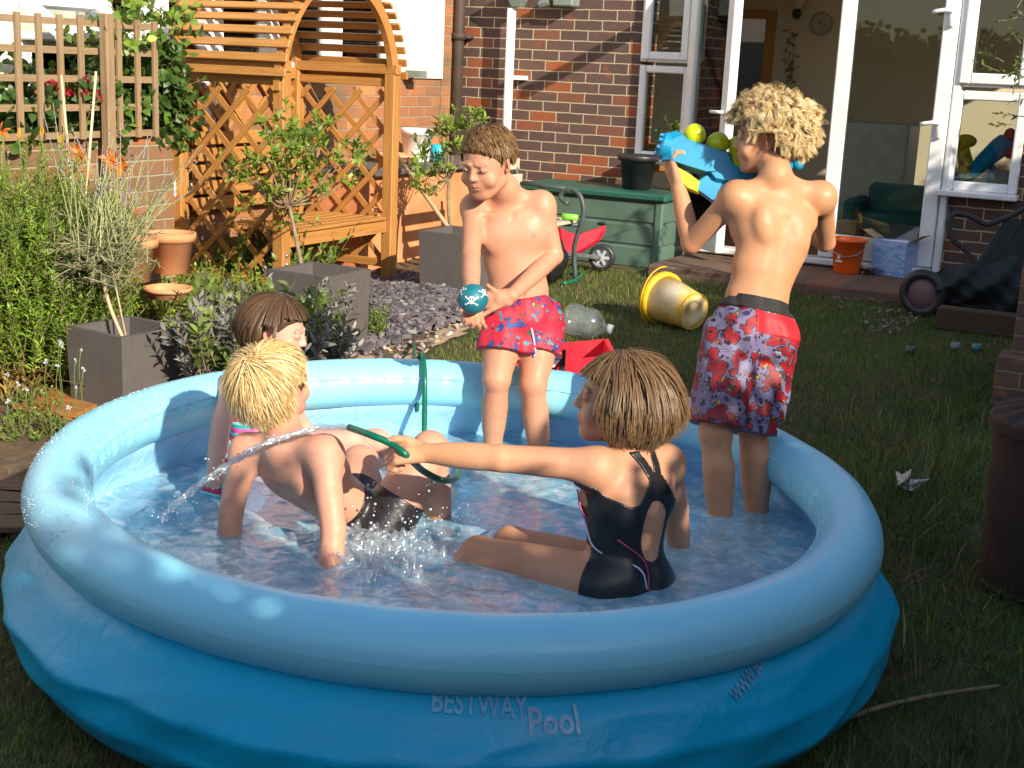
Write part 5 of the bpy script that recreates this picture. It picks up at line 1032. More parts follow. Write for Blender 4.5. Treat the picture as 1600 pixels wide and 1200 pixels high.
# ================================================================== PEOPLE
class Field:
    def __init__(s, lo, hi, h):
        s.lo = np.array(lo, float); s.h = h; s.n = np.ceil((np.array(hi)-s.lo)/h).astype(int)+1; s.D = np.full(tuple(s.n), 1., np.float32)
    def sub(s, c0, c1, pad):
        a = np.clip(np.floor((np.minimum(c0, c1)-pad-s.lo)/s.h).astype(int), 0, s.n-1); b = np.clip(np.ceil((np.maximum(c0, c1)+pad-s.lo)/s.h).astype(int)+1, 1, s.n)
        if (b <= a).any(): return None
        sl = tuple(slice(a[i], b[i]) for i in range(3)); g = [(s.lo[i]+s.h*np.arange(a[i], b[i])).astype(np.float32) for i in range(3)]
        return sl, g[0][:, None, None], g[1][None, :, None], g[2][None, None, :]
    def comb(s, sl, d, k, mode='u'):
        D = s.D[sl]
        if mode == 'u':
            hh = np.clip(.5+.5*(D-d)/k, 0, 1); s.D[sl] = D*(1-hh)+d*hh-k*hh*(1-hh)
        elif mode == 's':      # subtract
            hh = np.clip(.5-.5*(D+d)/k, 0, 1); s.D[sl] = D*(1-hh)+(-d)*hh+k*hh*(1-hh)
        elif mode == 'i': s.D[sl] = np.maximum(D, d)
    def cone(s, a, b, ra, rb, k=.012, mode='u', bulge=0):
        a = np.asarray(a, float); b = np.asarray(b, float); R = max(ra, rb)+abs(bulge); q = s.sub(a, b, R+k+s.h*3)
        if q is None: return
        sl, X, Y, Z = q; ab = b-a; L2 = ab@ab+1e-9; t = np.clip(((X-a[0])*ab[0]+(Y-a[1])*ab[1]+(Z-a[2])*ab[2])/L2, 0, 1)
        d = np.sqrt((X-a[0]-ab[0]*t)**2+(Y-a[1]-ab[1]*t)**2+(Z-a[2]-ab[2]*t)**2)-(ra+(rb-ra)*t+bulge*np.sin(t*PI)); s.comb(sl, d, k, mode)
    def ell(s, c, r, ax=None, k=.012, mode='u'):
        c = np.asarray(c, float); r = np.ones(3)*np.asarray(r, float); R = r.max(); q = s.sub(c, c, R+k+s.h*3)
        if q is None: return
        sl, X, Y, Z = q; X = X-c[0]; Y = Y-c[1]; Z = Z-c[2]; ax = np.eye(3) if ax is None else np.asarray(ax)
        u = [(X*ax[i][0]+Y*ax[i][1]+Z*ax[i][2])/r[i] for i in range(3)]
        k0 = np.sqrt(u[0]**2+u[1]**2+u[2]**2)+1e-6; k1 = np.sqrt((u[0]/r[0])**2+(u[1]/r[1])**2+(u[2]/r[2])**2)+1e-6; s.comb(sl, k0*(k0-1)/k1, k, mode)
    def plane(s, p, n):   # keep the side the normal points away from
        X, Y, Z = [(s.lo[i]+s.h*np.arange(s.n[i])).astype(np.float32) for i in range(3)]; n = unit(n)
        s.D = np.maximum(s.D, (X-p[0])[:, None, None]*n[0]+(Y-p[1])[None, :, None]*n[1]+(Z-p[2])[None, None, :]*n[2])
    def wrinkle(s, amp, fr, seed):
        X, Y, Z = [(s.lo[i]+s.h*np.arange(s.n[i])).astype(np.float32) for i in range(3)]; r = np.random.RandomState(seed); w_ = 0
        for i in range(6):
            v = unit(r.randn(3))*fr*(.6+r.rand()); w_ = w_+np.sin((X*v[0])[:, None, None]+(Y*v[1])[None, :, None]+(Z*v[2])[None, None, :]+r.rand()*6+1.5*np.sin((Z*v[0])[None, None, :]+(X*v[1])[:, None, None]))
        s.D = s.D+(amp*w_/3).astype(np.float32)
    def mesh(s, smooth=1):
        D = s.D; D[0] = D[-1] = 1; D[:, 0] = D[:, -1] = 1; D[:, :, 0] = D[:, :, -1] = 1
        ins = D < 0; c = np.zeros(tuple(np.array(D.shape)-1), np.int8); nn = np.array(D.shape)-1
        for i in (0, 1):
            for j in (0, 1):
                for k in (0, 1): c += ins[i:i+nn[0], j:j+nn[1], k:k+nn[2]]
        act = (c > 0) & (c < 8); idx = np.full(act.shape, -1, np.int64); cells = np.argwhere(act); idx[act] = np.arange(len(cells)); S = np.zeros((len(cells), 3)); W_ = np.zeros(len(cells))
        ci, cj, ck = cells.T
        for ax in range(3):
            o1, o2 = [a for a in range(3) if a != ax]
            for u in (0, 1):
                for v in (0, 1):
                    p = [ci.copy(), cj.copy(), ck.copy()]; p[o1] += u; p[o2] += v; q = [a.copy() for a in p]; q[ax] += 1
                    da = D[p[0], p[1], p[2]]; db = D[q[0], q[1], q[2]]; m_ = (da < 0) != (db < 0); t = np.where(m_, da/(da-db+1e-12), 0)
                    pt = np.zeros((len(cells), 3)); pt[:, o1] = u; pt[:, o2] = v; pt[:, ax] = t; S += pt*m_[:, None]; W_ += m_
        V = (cells+S/W_[:, None])*s.h+s.lo; Q = []
        for ax in range(3):
            o1, o2 = [(1, 2), (2, 0), (0, 1)][ax]; sl0 = [slice(1, -1)]*3; a0 = [slice(0, n_) for n_ in D.shape]
            p0 = [slice(1, n_-1) for n_ in D.shape]; p0[ax] = slice(0, D.shape[ax]-1); p1 = list(p0); p1[ax] = slice(1, D.shape[ax]); A0 = ins[tuple(p0)]; A1 = ins[tuple(p1)]; e = np.argwhere(A0 != A1); off = np.array([1, 1, 1]); off[ax] = 0; e = e+off
            sg = ins[e[:, 0], e[:, 1], e[:, 2]]
            def cid(du, dv): w_ = e.copy(); w_[:, o1] -= du; w_[:, o2] -= dv; return idx[w_[:, 0], w_[:, 1], w_[:, 2]]
            q = np.stack([cid(1, 1), cid(0, 1), cid(0, 0), cid(1, 0)], 1); q[~sg] = q[~sg][:, ::-1]; Q.append(q)
        Q = np.concatenate(Q); Q = Q[(Q >= 0).all(1)]
        for _ in range(smooth):
            Sm = np.zeros_like(V); cn = np.zeros(len(V))
            for i in range(4): a, b = Q[:, i], Q[:, (i+1) % 4]; np.add.at(Sm, a, V[b]); np.add.at(cn, a, 1)
            V = V*.55+Sm/np.maximum(cn, 1)[:, None]*.45
        return V, Q
def vnormals(V, Q):
    n = np.cross(V[Q[:, 2]]-V[Q[:, 0]], V[Q[:, 3]]-V[Q[:, 1]]); N_ = np.zeros_like(V)
    for i in range(4): np.add.at(N_, Q[:, i], n)
    return N_/(np.linalg.norm(N_, axis=1)[:, None]+1e-12)
def clipcloth(V, Q, N_, s, off=.003):
    """cut the part of the skin where s > 0, with a clean edge, and lift it off the skin"""
    T = np.concatenate([Q[:, [0, 1, 2]], Q[:, [0, 2, 3]]]); st = s[T] > 0; k = st.any(1); T = T[k]; st = st[k]; P = (V+N_*off); out = [p for p in P]; Pn = len(P); cache = {}; F_ = []; out = []
    used = {}
    def vid(i):
        if i not in used: used[i] = len(out); out.append(P[i])
        return used[i]
    def eid(i, j):
        key = (min(i, j), max(i, j))
        if key not in cache: t = s[i]/(s[i]-s[j]); cache[key] = len(out); out.append(P[i]+(P[j]-P[i])*t-(N_[i]*off*.8))
        return cache[key]
    for t, b in zip(T.tolist(), st.tolist()):
        if all(b): F_.append([vid(a) for a in t]); continue
        poly = []
        for q in range(3):
            a, c = t[q], t[(q+1) % 3]; ba, bc = b[q], b[(q+1) % 3]
            if ba: poly.append(vid(a))
            if ba != bc: poly.append(eid(a, c))
        if len(poly) >= 3: F_.append(poly)
    return np.array(out), F_
def skinmat(name, base, rough=.52):
    N = NT(name); a = N.n('ShaderNodeAttribute', attribute_name='col'); v = N.coord(); f = N.noise(v, 7, 4); f2 = N.noise(v, 40, 4); f3 = N.noise(v, 240, 3)
    c = N.mix(N.math('MULTIPLY', N.ramp(f2, [(.4, (0, 0, 0)), (.65, (1, 1, 1))]), .22), a.outputs[0], (.95, .72, .66), 'MULTIPLY'); c = N.mix(N.math('MULTIPLY', N.ramp(f, [(.42, (0, 0, 0)), (.66, (1, 1, 1))]), .38), c, (.98, .70, .62), 'MULTIPLY')
    x = N.bsdf(c, N.ramp(f2, [(.3, (rough-.1,)*3), (.7, (rough+.1,)*3)]), Subsurface_Weight=.12, Subsurface_Scale=.006, Specular_IOR_Level=.38)
    x.inputs['Subsurface Radius'].default_value = (1, .35, .2)
    N.l(N.bump(f3, .25, .0015, N.bump(f2, .25, .004)), x.inputs['Normal']); return N.done(x)
M['skin'] = skinmat('wet_skin', None)
def hairmat(name, rough=.32): 
    N = NT(name); a = N.n('ShaderNodeAttribute', attribute_name='col'); x = N.bsdf(a.outputs[0], rough, Specular_IOR_Level=.35); return N.done(x)
M['hair'] = hairmat('hair', .5); M['wethair'] = hairmat('wet_hair', .38)
M['eye'] = mat('eye_white', (.6, .58, .55), .15, 0, 5, 0); M['iris'] = mat('dark_iris', (.04, .03, .025), .15, 0, 5, 0)
class Person:
    def __init__(s, label, J, skin, h=.0036, pad=.16):
        s.J = {k: np.asarray(v, float) for k, v in J.items()}; s.label = label; s.skin = np.array(skin); s.red = []; P = np.array(list(s.J.values())); s.F = Field(P.min(0)-pad, P.max(0)+pad, h); s.parts = []
    def torso(s, S=1., butt=1.):
        J, F_ = s.J, s.F; hl, hr, sl, sr, nk = J['hl'], J['hr'], J['sl'], J['sr'], J['nk']; pc = (hl+hr)/2; sc = (sl+sr)/2; up = unit(sc-pc); lat0 = unit(unit(hr-hl)+unit(sr-sl)); lat = unit(lat0-up*(lat0@up)); fw = np.cross(up, lat)      # right-hand side x; front = up x lat
        s.up, s.lat, s.fw, s.pc, s.sc = up, lat, fw, pc, sc; H_ = np.linalg.norm(sc-pc); s.H = H_; ax = np.array([lat, fw, up])
        def pt(x, y, z): return pc+lat*x*S+fw*y*S+up*z*H_
        s.pt = pt; hw = np.linalg.norm(hr-hl)/2; sw = np.linalg.norm(sr-sl)/2
        lh = unit(hr-hl); ls = unit(sr-sl); axh = np.array([lh, np.cross(up, lh), up]); axs = np.array([ls, np.cross(up, ls), up])
        F_.ell(pt(0, 0, .02), (hw+.045*S, .078*S, .085*S), axh, .02); F_.ell(pt(0, .006, .26), (.104*S, .070*S, .09*S), ax, .03); F_.ell(pt(0, .0, .48), (.105*S, .074*S, .10*S), ax, .03); F_.ell(pt(0, -.002, .72), (.118*S, .078*S, .115*S), axs, .03)
        F_.ell(pt(0, -.006, .87), (sw*.96, .052*S, .060*S), axs, .035); F_.cone(sl, sr, .031*S, .031*S, .03)
        F_.cone(nk, sc+up*.0, .040*S, .05*S, .025); F_.cone(nk-up*.01, sl*.75+sc*.25+up*.012, .026*S, .022*S, .03); F_.cone(nk-up*.01, sr*.75+sc*.25+up*.012, .026*S, .022*S, .03)
        for sg in (-1, 1):
            F_.ell(pt(sg*.058*butt, -.05*butt, .01), (.062*S, .055*S, .068*S), ax, .02 if butt == 1 else .05)                 # buttocks
            F_.ell(pt(sg*.060, .046, .76), (.055*S, .026*S, .050*S), ax, .04)                # chest
            F_.ell(pt(sg*.062, -.056, .76), (.030*S, .0215*S, .048*S), axs, .025)                # shoulder blade
        F_.cone(pt(0, -.098*S, .06), pt(0, -.099*S, .80), .008, .008, .045, 's')                  # spine
        F_.ell(pt(0, .079, .25), (.006, .012, .008), ax, .006, 's')                           # navel
        for sg in (-1, 1): F_.cone(pt(sg*.02, .056, .90), pt(sg*.10, .035, .955), .007, .006, .02)
    def limb(s, a, b, c, ra, rb, rc, bulge=.004, k=.018, cb=.006):
        s.F.cone(a, b, ra, rb, k, 'u', bulge); s.F.cone(b, c, rb*.97, rc, .010, 'u', cb)
    def arms(s, S=1.):
        for q in ('l', 'r'): 
            if 's'+q in s.J and 'e'+q in s.J: s.limb(s.J['s'+q], s.J['e'+q], s.J['w'+q], .0365*S, .0300*S, .0215*S, .001, .022, .005*S); s.F.ell(s.J['s'+q]-s.up*.010, .0375*S, None, .045)
    def leg(s, h_, k_, a_, toe=None, S=1., calf=None):
        s.F.cone(h_, k_, .074*S, .046*S, .02, 'u', .004); s.F.cone(k_, a_, .043*S, .027*S, .012, 'u', .004); s.F.ell(k_, .046*S, None, .012)
        ba = calf if calf is not None else -s.fw; q = k_+(a_-k_)*.32+ba*.014*S; s.F.cone(q, k_+(a_-k_)*.55+ba*.006, .042*S, .034*S, .02)
        if toe is not None:
            d = unit(toe-a_); s.F.cone(a_-d*.02-A(0, 0, .02), a_-A(0, 0, .02)+d*.03, .028*S, .026*S, .012); s.F.cone(a_-A(0, 0, .022), toe, .027*S, .022*S, .014)
    def hand(s, w_, d, n, side, S=1., curl=(30, 30, 30, 30), tcurl=25, spread=.0, tdir=None):
        """d along the palm, n where the palm faces, side = +1/-1: on which side the thumb sits"""
        d = unit(d); n = unit(n-d*(n@d)); t = np.cross(d, n)*side; F_ = s.F
        F_.cone(w_, w_+d*.045*S, .019*S, .021*S, .012); 
        for i in range(4): F_.cone(w_+d*.02*S+t*(.5-i/3.)*.030*S, w_+d*.072*S+t*(.5-i/3.)*.050*S, .0125*S, .0105*S, .008)
        Ls = [(.036, .024, .018), (.041, .028, .019), (.038, .026, .018), (.030, .019, .016)]
        for i in range(4):
            o = w_+d*.075*S+t*(.5-i/3.)*.052*S; dd = unit(d+t*spread*(.5-i/3.)); ang = 0; r_ = [.0088, .0082, .0075, .0068]; c = math.radians(curl[i])
            for j in range(3):
                ang += c*(.7, 1.15, .8)[j]; e = unit(dd*math.cos(ang)+n*math.sin(ang)); o2 = o+e*Ls[i][j]*S; F_.cone(o, o2, r_[j]*S, r_[j+1]*S, .0035); o = o2
        o = w_+d*.018*S+t*.020*S; td = unit(t*.75+d*.62+n*.3) if tdir is None else unit(tdir); c = math.radians(tcurl); o2 = o+td*.036*S; F_.cone(o, o2, .0135*S, .0105*S, .010)
        e = unit(td*math.cos(c)+(d*.7+n*.6-t*.4)*math.sin(c)); o3 = o2+e*.030*S; F_.cone(o2, o3, .0102*S, .0092*S, .004); e2 = unit(e*.8+(n*.5-t*.5)*math.sin(c)); F_.cone(o3, o3+e2*.024*S, .009*S, .0072*S, .004)
    def head(s, c, fwd, up, S=1., face=True):
        """c centre of the skull, fwd where the face looks"""
        up = unit(up); fwd = unit(fwd-up*(fwd@up)); lat = np.cross(fwd, up); ax = np.array([lat, fwd, up]); F_ = s.F; s.hx = ax; s.hc = np.asarray(c, float); s.hS = S
        def p(x, y, z): return s.hc+(lat*x+fwd*y+up*z)*S
        s.hp = p; E_ = lambda c_, r_, k=.012, m_='u': F_.ell(c_, A(*r_)*S, ax, k*S, m_)
        E_(p(0, -.012, .028), (.074, .092, .080), .01); E_(p(0, .030, -.02), (.062, .062, .078), .02); E_(p(0, .042, -.062), (.047, .045, .045), .02)
        E_(p(0, .076, -.092), (.018, .014, .015), .018); F_.cone(p(-.05, .01, -.06), p(-.022, .065, -.088), .017*S, .016*S, .02); F_.cone(p(.05, .01, -.06), p(.022, .065, -.088), .017*S, .016*S, .02)
        F_.cone(s.J['nk'], p(0, -.012, -.045), .041*S, .045*S, .02)
        for sg in (-1, 1):
            E_(p(sg*.040, .066, -.040), (.024, .020, .022), .015)                     # cheeks
            E_(p(sg*.031, .097, .000), (.017, .014, .0115), .009, 's')                # eye sockets
            E_(p(sg*.031, .079, -.001), (.0150, .0125, .0125), .003)                  # eyeball under the lids
            F_.cone(p(sg*.013, .090, .017), p(sg*.047, .079, .016), .0048*S, .004*S, .010)     # brow
            F_.cone(p(sg*.016, .0925, -.0045), p(sg*.046, .083, -.003), .0022*S, .0018*S, .003)   # lash line
            # ears
            ec = p(sg*.072, -.006, -.008); axe = np.array([unit(ax[0]*.75*sg-ax[1]*.55), unit(ax[1]*.75+ax[0]*.55*sg), up]); F_.ell(ec, A(.007, .017, .028)*S, axe, .006*S)
            F_.ell(ec+ax[0]*sg*.006*S+ax[1]*.002*S+up*.002*S, A(.005, .009, .017)*S, axe, .003*S, 's'); E_(p(sg*.070, .003, -.030), (.006, .007, .008), .006)
        F_.cone(p(0, .089, .006), p(0, .1005, -.022), .0065*S, .0085*S, .009); E_(p(0, .1020, -.0265), (.0100, .0095, .0088), .007)
        for sg in (-1, 1): E_(p(sg*.0105, .096, -.0295), (.0062, .0075, .0060), .005); E_(p(sg*.0052, .098, -.0365), (.0032, .0045, .0030), .002, 's')
        E_(p(0, .083, -.055), (.024, .014, .016), .012)
        F_.cone(p(-.015, .0915, -.0530), p(.015, .0915, -.0530), .0040*S, .0040*S, .004); F_.cone(p(0, .0965, -.0525), p(0, .0965, -.0526), .0040*S, .004*S, .004)
        F_.cone(p(-.013, .090, -.0625), p(.013, .090, -.0625), .0048*S, .0048*S, .004); F_.cone(p(0, .0935, -.0625), p(0, .0935, -.0626), .0045*S, .0045*S, .004)
        F_.cone(p(-.021, .093, -.0575), p(.021, .093, -.0575), .0016*S, .0016*S, .002, 's')
        s.red += [(p(0, .095, -.058), .014*S, (.62, .30, .26), .8), (p(.04, .075, -.035), .022*S, (.72, .36, .24), .4), (p(-.04, .075, -.035), .022*S, (.72, .36, .24), .4), (p(0, .11, -.026), .012*S, (.75, .38, .28), .35), (p(.075, -.008, -.005), .02*S, (.72, .33, .22), .4), (p(-.075, -.008, -.005), .02*S, (.72, .33, .22), .4)]
    def build(s, brow=None):
        V, Q = s.F.mesh(2); s.V, s.Q = V, Q; s.N = vnormals(V, Q); c = np.tile(s.skin, (len(V), 1))
        for (p, r_, col, k) in s.red: w_ = k*np.exp(-((V-p)**2).sum(1)/(r_*r_)); c = c*(1-w_[:, None])+np.array(col)*w_[:, None]
        if hasattr(s, 'hc'):
            L_ = ((V-s.hc)@s.hx.T)/s.hS
            for sg in (-1, 1):
                w_ = np.exp(-(((L_[:, 0]-sg*.030)/.017)**2+((L_[:, 2]-.0215-.03*np.abs(np.abs(L_[:, 0])-.03))/.0028)**2))*(L_[:, 1] > .05)*.5; c = c*(1-w_[:, None])+np.array(brow or (.2, .11, .05))*w_[:, None]
                w_ = np.exp(-(((L_[:, 0]-sg*.031)/.014)**2+((L_[:, 2]+.0035)/.0016)**2))*(L_[:, 1] > .07)*.8; c = c*(1-w_[:, None])+np.array((.10, .05, .04))*w_[:, None]
            w_ = np.exp(-((L_[:, 0]/.019)**2+((L_[:, 2]+.0575)/.0018)**2))*(L_[:, 1] > .07)*.8; c = c*(1-w_[:, None])+np.array((.25, .08, .07))*w_[:, None]
        if hasattr(s, 'tan'): c = s.tan(s, V, c)
        s.o = mesh_obj('person', V, Q, M['skin'], col=np.clip(c, 0, 1), origin=(V[:, 0].mean(), V[:, 1].mean(), V[:, 2].min())); tag(s.o, s.label, 'person')
        if hasattr(s, 'hc'):
            for sg in (-1, 1):
                m = MB(); m.ell(s.hp(sg*.031, .0835, -.0015), A(.0085, .0095, .0050)*s.hS, s.hx, 14, 8); e = m.obj('eye', M['eye'], s.o, smooth=True); m = MB(); m.ell(s.hp(sg*.031, .0908, -.0020), A(.0042, .0028, .0040)*s.hS, s.hx, 12, 8); m.obj('iris', M['iris'], e, smooth=True)
        return s.o
    # ---- hair: a cap close to the skull, cut along the hairline, then strands that follow the head
    def capmesh(s, mask, col, off, mt, bumpy=.002, seed=1):
        L_ = ((s.V-s.hc)@s.hx.T)/s.hS; m_ = mask(L_); P = s.V+s.N*(off*(.35+.65*np.clip(m_/.02, 0, 1))*(1)+bumpy*vnoise(L_[:, 0]*60+L_[:, 1]*30, L_[:, 2]*60, 1, seed))[:, None]
        V, F_ = clipcloth(P, s.Q, s.N, m_, .0015); return mesh_obj('hair', V, F_, mt, s.o, col=np.tile(col, (len(V), 1)))
    def strands(s, parent, n, start, step, nstep, width, cols, mt, seed, stiff=.0, grav=.3, lift=.004, curl=0., cf=30, wmin=.3, flow=None, name='strands', jit=.25, ch=6, cs=.006, ctip=.3, fy=.030, fz=.040, ear=True, tuck=.0, rad0=(.0745, .097, .083)):
        r = np.random.RandomState(seed); hc, ax, S = s.hc, s.hx, s.hS; rad = A(*rad0)*S; n = max(10, n//ch); cc = hc+(ax[1]*-.010+ax[2]*.022)*S
        P = start(r, n); X = cc+(P*rad)@ax; lf = lift*(.3+r.rand(n)*1.0)
        T = flow(P, r); T = T/np.linalg.norm(T, axis=1)[:, None]; T = T@ax+rv(r, n)*jit; pts = [X.copy()]; ph = r.rand(n)*6.28; g = A(0, 0, -1); sidev = np.cross(T, X-cc); sidev /= np.linalg.norm(sidev, axis=1)[:, None]+1e-9
        for k in range(nstep):
            q = ((X-cc)@ax.T)/rad; rr = np.linalg.norm(q, axis=1); nrm = (q/rad)@ax; nrm /= np.linalg.norm(nrm, axis=1)[:, None]
            T = T*(1-grav)+g*grav; bel = np.clip(-(((X-cc)@ax[2])/S)/.05, 0, 1)[:, None]; hv = (X-cc)-((X-cc)@ax[2])[:, None]*ax[2]; T = T-tuck*bel*hv/(np.linalg.norm(hv, axis=1)[:, None]+1e-9); inn = rr < 1.0+lf/rad.mean()
            T = T-nrm*((T*nrm).sum(1)*(inn & ((T*nrm).sum(1) < 0)))[:, None]; T /= np.linalg.norm(T, axis=1)[:, None]+1e-9
            if curl: T = T+(sidev*np.cos(ph+k*cf*.1)[:, None]+nrm*np.sin(ph+k*cf*.1)[:, None])*curl; T /= np.linalg.norm(T, axis=1)[:, None]
            X = X+T*step*S; q = ((X-cc)@ax.T)/rad; rr = np.linalg.norm(q, axis=1); push = np.where(rr < 1.0, 1.0/np.maximum(rr, .3), 1)
            q2 = q*push[:, None]; X = cc+(q2*rad)@ax+0; 
            pts.append(X.copy())
        pts = np.array(pts); m_ = len(pts); lf = np.repeat(lf, ch)*(.7+.6*r.rand(n*ch)); co = rv(r, n*ch)*cs*S*r.rand(n*ch)[:, None]**.5; n = n*ch
        pts = np.repeat(pts, ch, 1)+co[None]*np.linspace(1, ctip, m_)[:, None, None]; L_ = ((pts-hc)@ax.T)/S
        bad = (L_[..., 1] > fy+.30*np.clip(L_[..., 2]+.02, 0, 1)) & (L_[..., 2] < fz) & (np.abs(L_[..., 0]) < .095)
        if ear: bad |= (np.abs(L_[..., 1]-.002) < .020) & (L_[..., 2] < .016) & (np.abs(L_[..., 0]) > .05)
        bad = np.maximum.accumulate(bad, 0); bad[:2] = False
        for k in range(1, m_): pts[k][bad[k]] = pts[k-1][bad[k]]+1e-5
        out = (((pts-cc)@ax.T)/rad); nr = out/np.linalg.norm(out, axis=2)[:, :, None]; nr = nr@ax; Td = np.gradient(pts, axis=0); sd = np.cross(Td, nr); sd /= np.linalg.norm(sd, axis=2)[:, :, None]+1e-9
        off = lf[None, :, None]*np.minimum(1, np.linspace(.35, 1.2, m_))[:, None, None]; base = pts+nr*off
        w_ = width*S*(.6+.8*r.rand(n))[None, :, None]*np.concatenate([np.linspace(.8, 1, m_//2), np.linspace(1, wmin, m_-m_//2)])[:, None, None]*np.where(bad, .02, 1)[:, :, None]
        V = np.stack([base-sd*w_, base+nr*w_*.7, base+sd*w_], 2).transpose(1, 0, 2, 3)      # n, m, 3, 3
        idx = (np.arange(n)*m_*3)[:, None, None]+(np.arange(m_-1)*3)[None, :, None]; F_ = np.concatenate([(idx+A(0, 1, 4, 3).astype(int)).reshape(-1, 4), (idx+A(1, 2, 5, 4).astype(int)).reshape(-1, 4)])
        t = r.rand(n); cols = np.array(cols); ci = np.clip((t*len(cols)).astype(int), 0, len(cols)-1); g_ = np.repeat(.85+.3*r.rand(n//ch), ch); c = cols[np.clip((np.repeat(r.rand(n//ch), ch)*len(cols)+r.randn(n)*.5).astype(int), 0, len(cols)-1)]*(g_*(.88+.24*r.rand(n)))[:, None]; c = np.repeat(c, m_*3, 0)
        return mesh_obj(name, V.reshape(-1, 3), F_, mt, parent, col=c)
def on_scalp(zmin=-.2, front=.75, back=-.8, side=None):
    def f(r, n):
        P = rv(r, n*6); P = P[(P[:, 2] > zmin-.55*np.clip(-P[:, 1], 0, 1)) & (P[:, 1] < front+.5*P[:, 2]*0)]; ok = ~((P[:, 1] > .35) & (P[:, 2] < .45)); P = P[ok]; return P[:n] if len(P) >= n else np.resize(P, (n, 3))
    return f
def whorl(cx, cy, cz, swirl=.4):
    c = unit(A(cx, cy, cz))
    def f(P, r): d = P-c; d = d-P*(d*P).sum(1)[:, None]; sw = np.cross(P, d); return d+sw*swirl+1e-4
    return f
def hairmask(L_, low=-.02, fz=.052):
    # positive on the scalp; forehead line at height fz, nape at low, clear of the ears
    x, y, z = L_.T; lim = np.where(y > .02, fz-.030*np.clip((np.abs(x)-.035)/.03, 0, 1)*(y < .075), np.where(y > -.03, .012+.02*np.clip((.03-np.abs(y+.005))/.03, 0, 1), low-.02)); lim = np.interp(y, [-.1, -.045, -.03, -.012, .012, .030, .05, .075, .1], [low, low, -.01, .026, .022, .004, .03, fz, fz+.004]); front = np.clip((y-.05)/.03, 0, 1)
    return z-lim
def suit_piping(p, pts, rad, mt, name='piping'):
    Q = []
    for q in pts: i = np.argmin(((p.V-q)**2).sum(1)); Q.append(p.V[i]+p.N[i]*.0062)
    m = MB(); m.tube(curve(Q, 36), rad, 6); return m.obj(name, mt, p.o, smooth=True)
# ------------------------------------------------------------------ boy with the ball (standing, looking down)
def boy_ball():
    D0 = 4.37
    J = {'hr': dp(788, 505, D0-.02), 'hl': dp(846, 503, D0+.03), 'nk': dp(788, 292, D0-.10), 'sr': dp(741, 322, D0-.05), 'sl': dp(846, 318, D0-.06)}
    J['er'] = reach(J['sr'], 736, 398, .195, False); J['wr'] = reach(J['er'], 737, 458, .185, False)
    J['el'] = dp(866, 400, D0-.03); J['wl'] = dp(800, 461, D0-.18)
    J['kr'] = dp(776, 592, D0-.05); J['kl'] = dp(833, 600, D0-.02); f1, f2 = gp(768, 683, .02), gp(846, 705, .02)
    J['ar'] = dp(772, 668, D0+.02); J['ar'] = J['kr']+(unit(dp(770, 690, D0+.05)-J['kr']))*.30; J['al'] = J['kl']+(unit(dp(844, 720, D0+.05)-J['kl']))*.30
    J['tr'] = J['ar']+cv(-.05, -.11, -.02); J['tl'] = J['al']+cv(.02, -.12, -.02); J['hd'] = dp(762, 250, D0-.16)
    p = Person('boy with short brown hair and red patterned swim shorts standing with a teal ball', J, (.52, .265, .165)); J = p.J
    p.torso(.93); p.arms(.95)
    p.leg(J['hr'], J['kr'], J['ar'], J['tr'], .95); p.leg(J['hl'], J['kl'], J['al'], J['tl'], .95)
    bc = dp(739, 467, depth(J['wr'])-.045); p.ball = bc
    d1 = unit(bc-J['wr']+cv(0, -.01, -.035)); p.hand(J['wr'], unit(cv(.10, -.25, -1)), unit(cv(.15, -.9, .3)), -1, .95, (38, 42, 46, 50), 20, .25, tdir=cv(-.6, -.75, -.3))
    p.hand(J['wl'], unit(cv(-.93, -.16, -.30)), unit(cv(-.25, .9, -.3)), 1, .95, (16, 20, 24, 28), 18, .5, tdir=cv(-.7, -.1, .6))
    p.head(J['hd'], cv(-.47, -.80, -.42), cv(-.16, -.30, 1), .98)
    for q in (p.pt(-.062, .083, .72), p.pt(.062, .083, .72)): p.red.append((q, .008, (.42, .16, .12), .7))
    for q in (J['kr'], J['kl'], J['el'], J['sl'], J['nk']): p.red.append((q, .05, (.68, .33, .20), .4))
    p.build((.22, .12, .05)); cols = [(.16, .085, .032), (.22, .125, .050), (.28, .165, .07), (.12, .06, .024)]
    hc_ = p.capmesh(lambda L_: hairmask(L_, -.045, .050), (.13, .07, .028), .002, M['hair'])
    p.strands(hc_, 7500, on_scalp(-.05, .8), .0042, 7, .0012, cols, M['hair'], 3, grav=.03, lift=.005, flow=whorl(.1, -.55, .8, .5), jit=.30, wmin=.25, ch=4, cs=.008, ctip=.5, fy=.05, fz=.058)
    return p
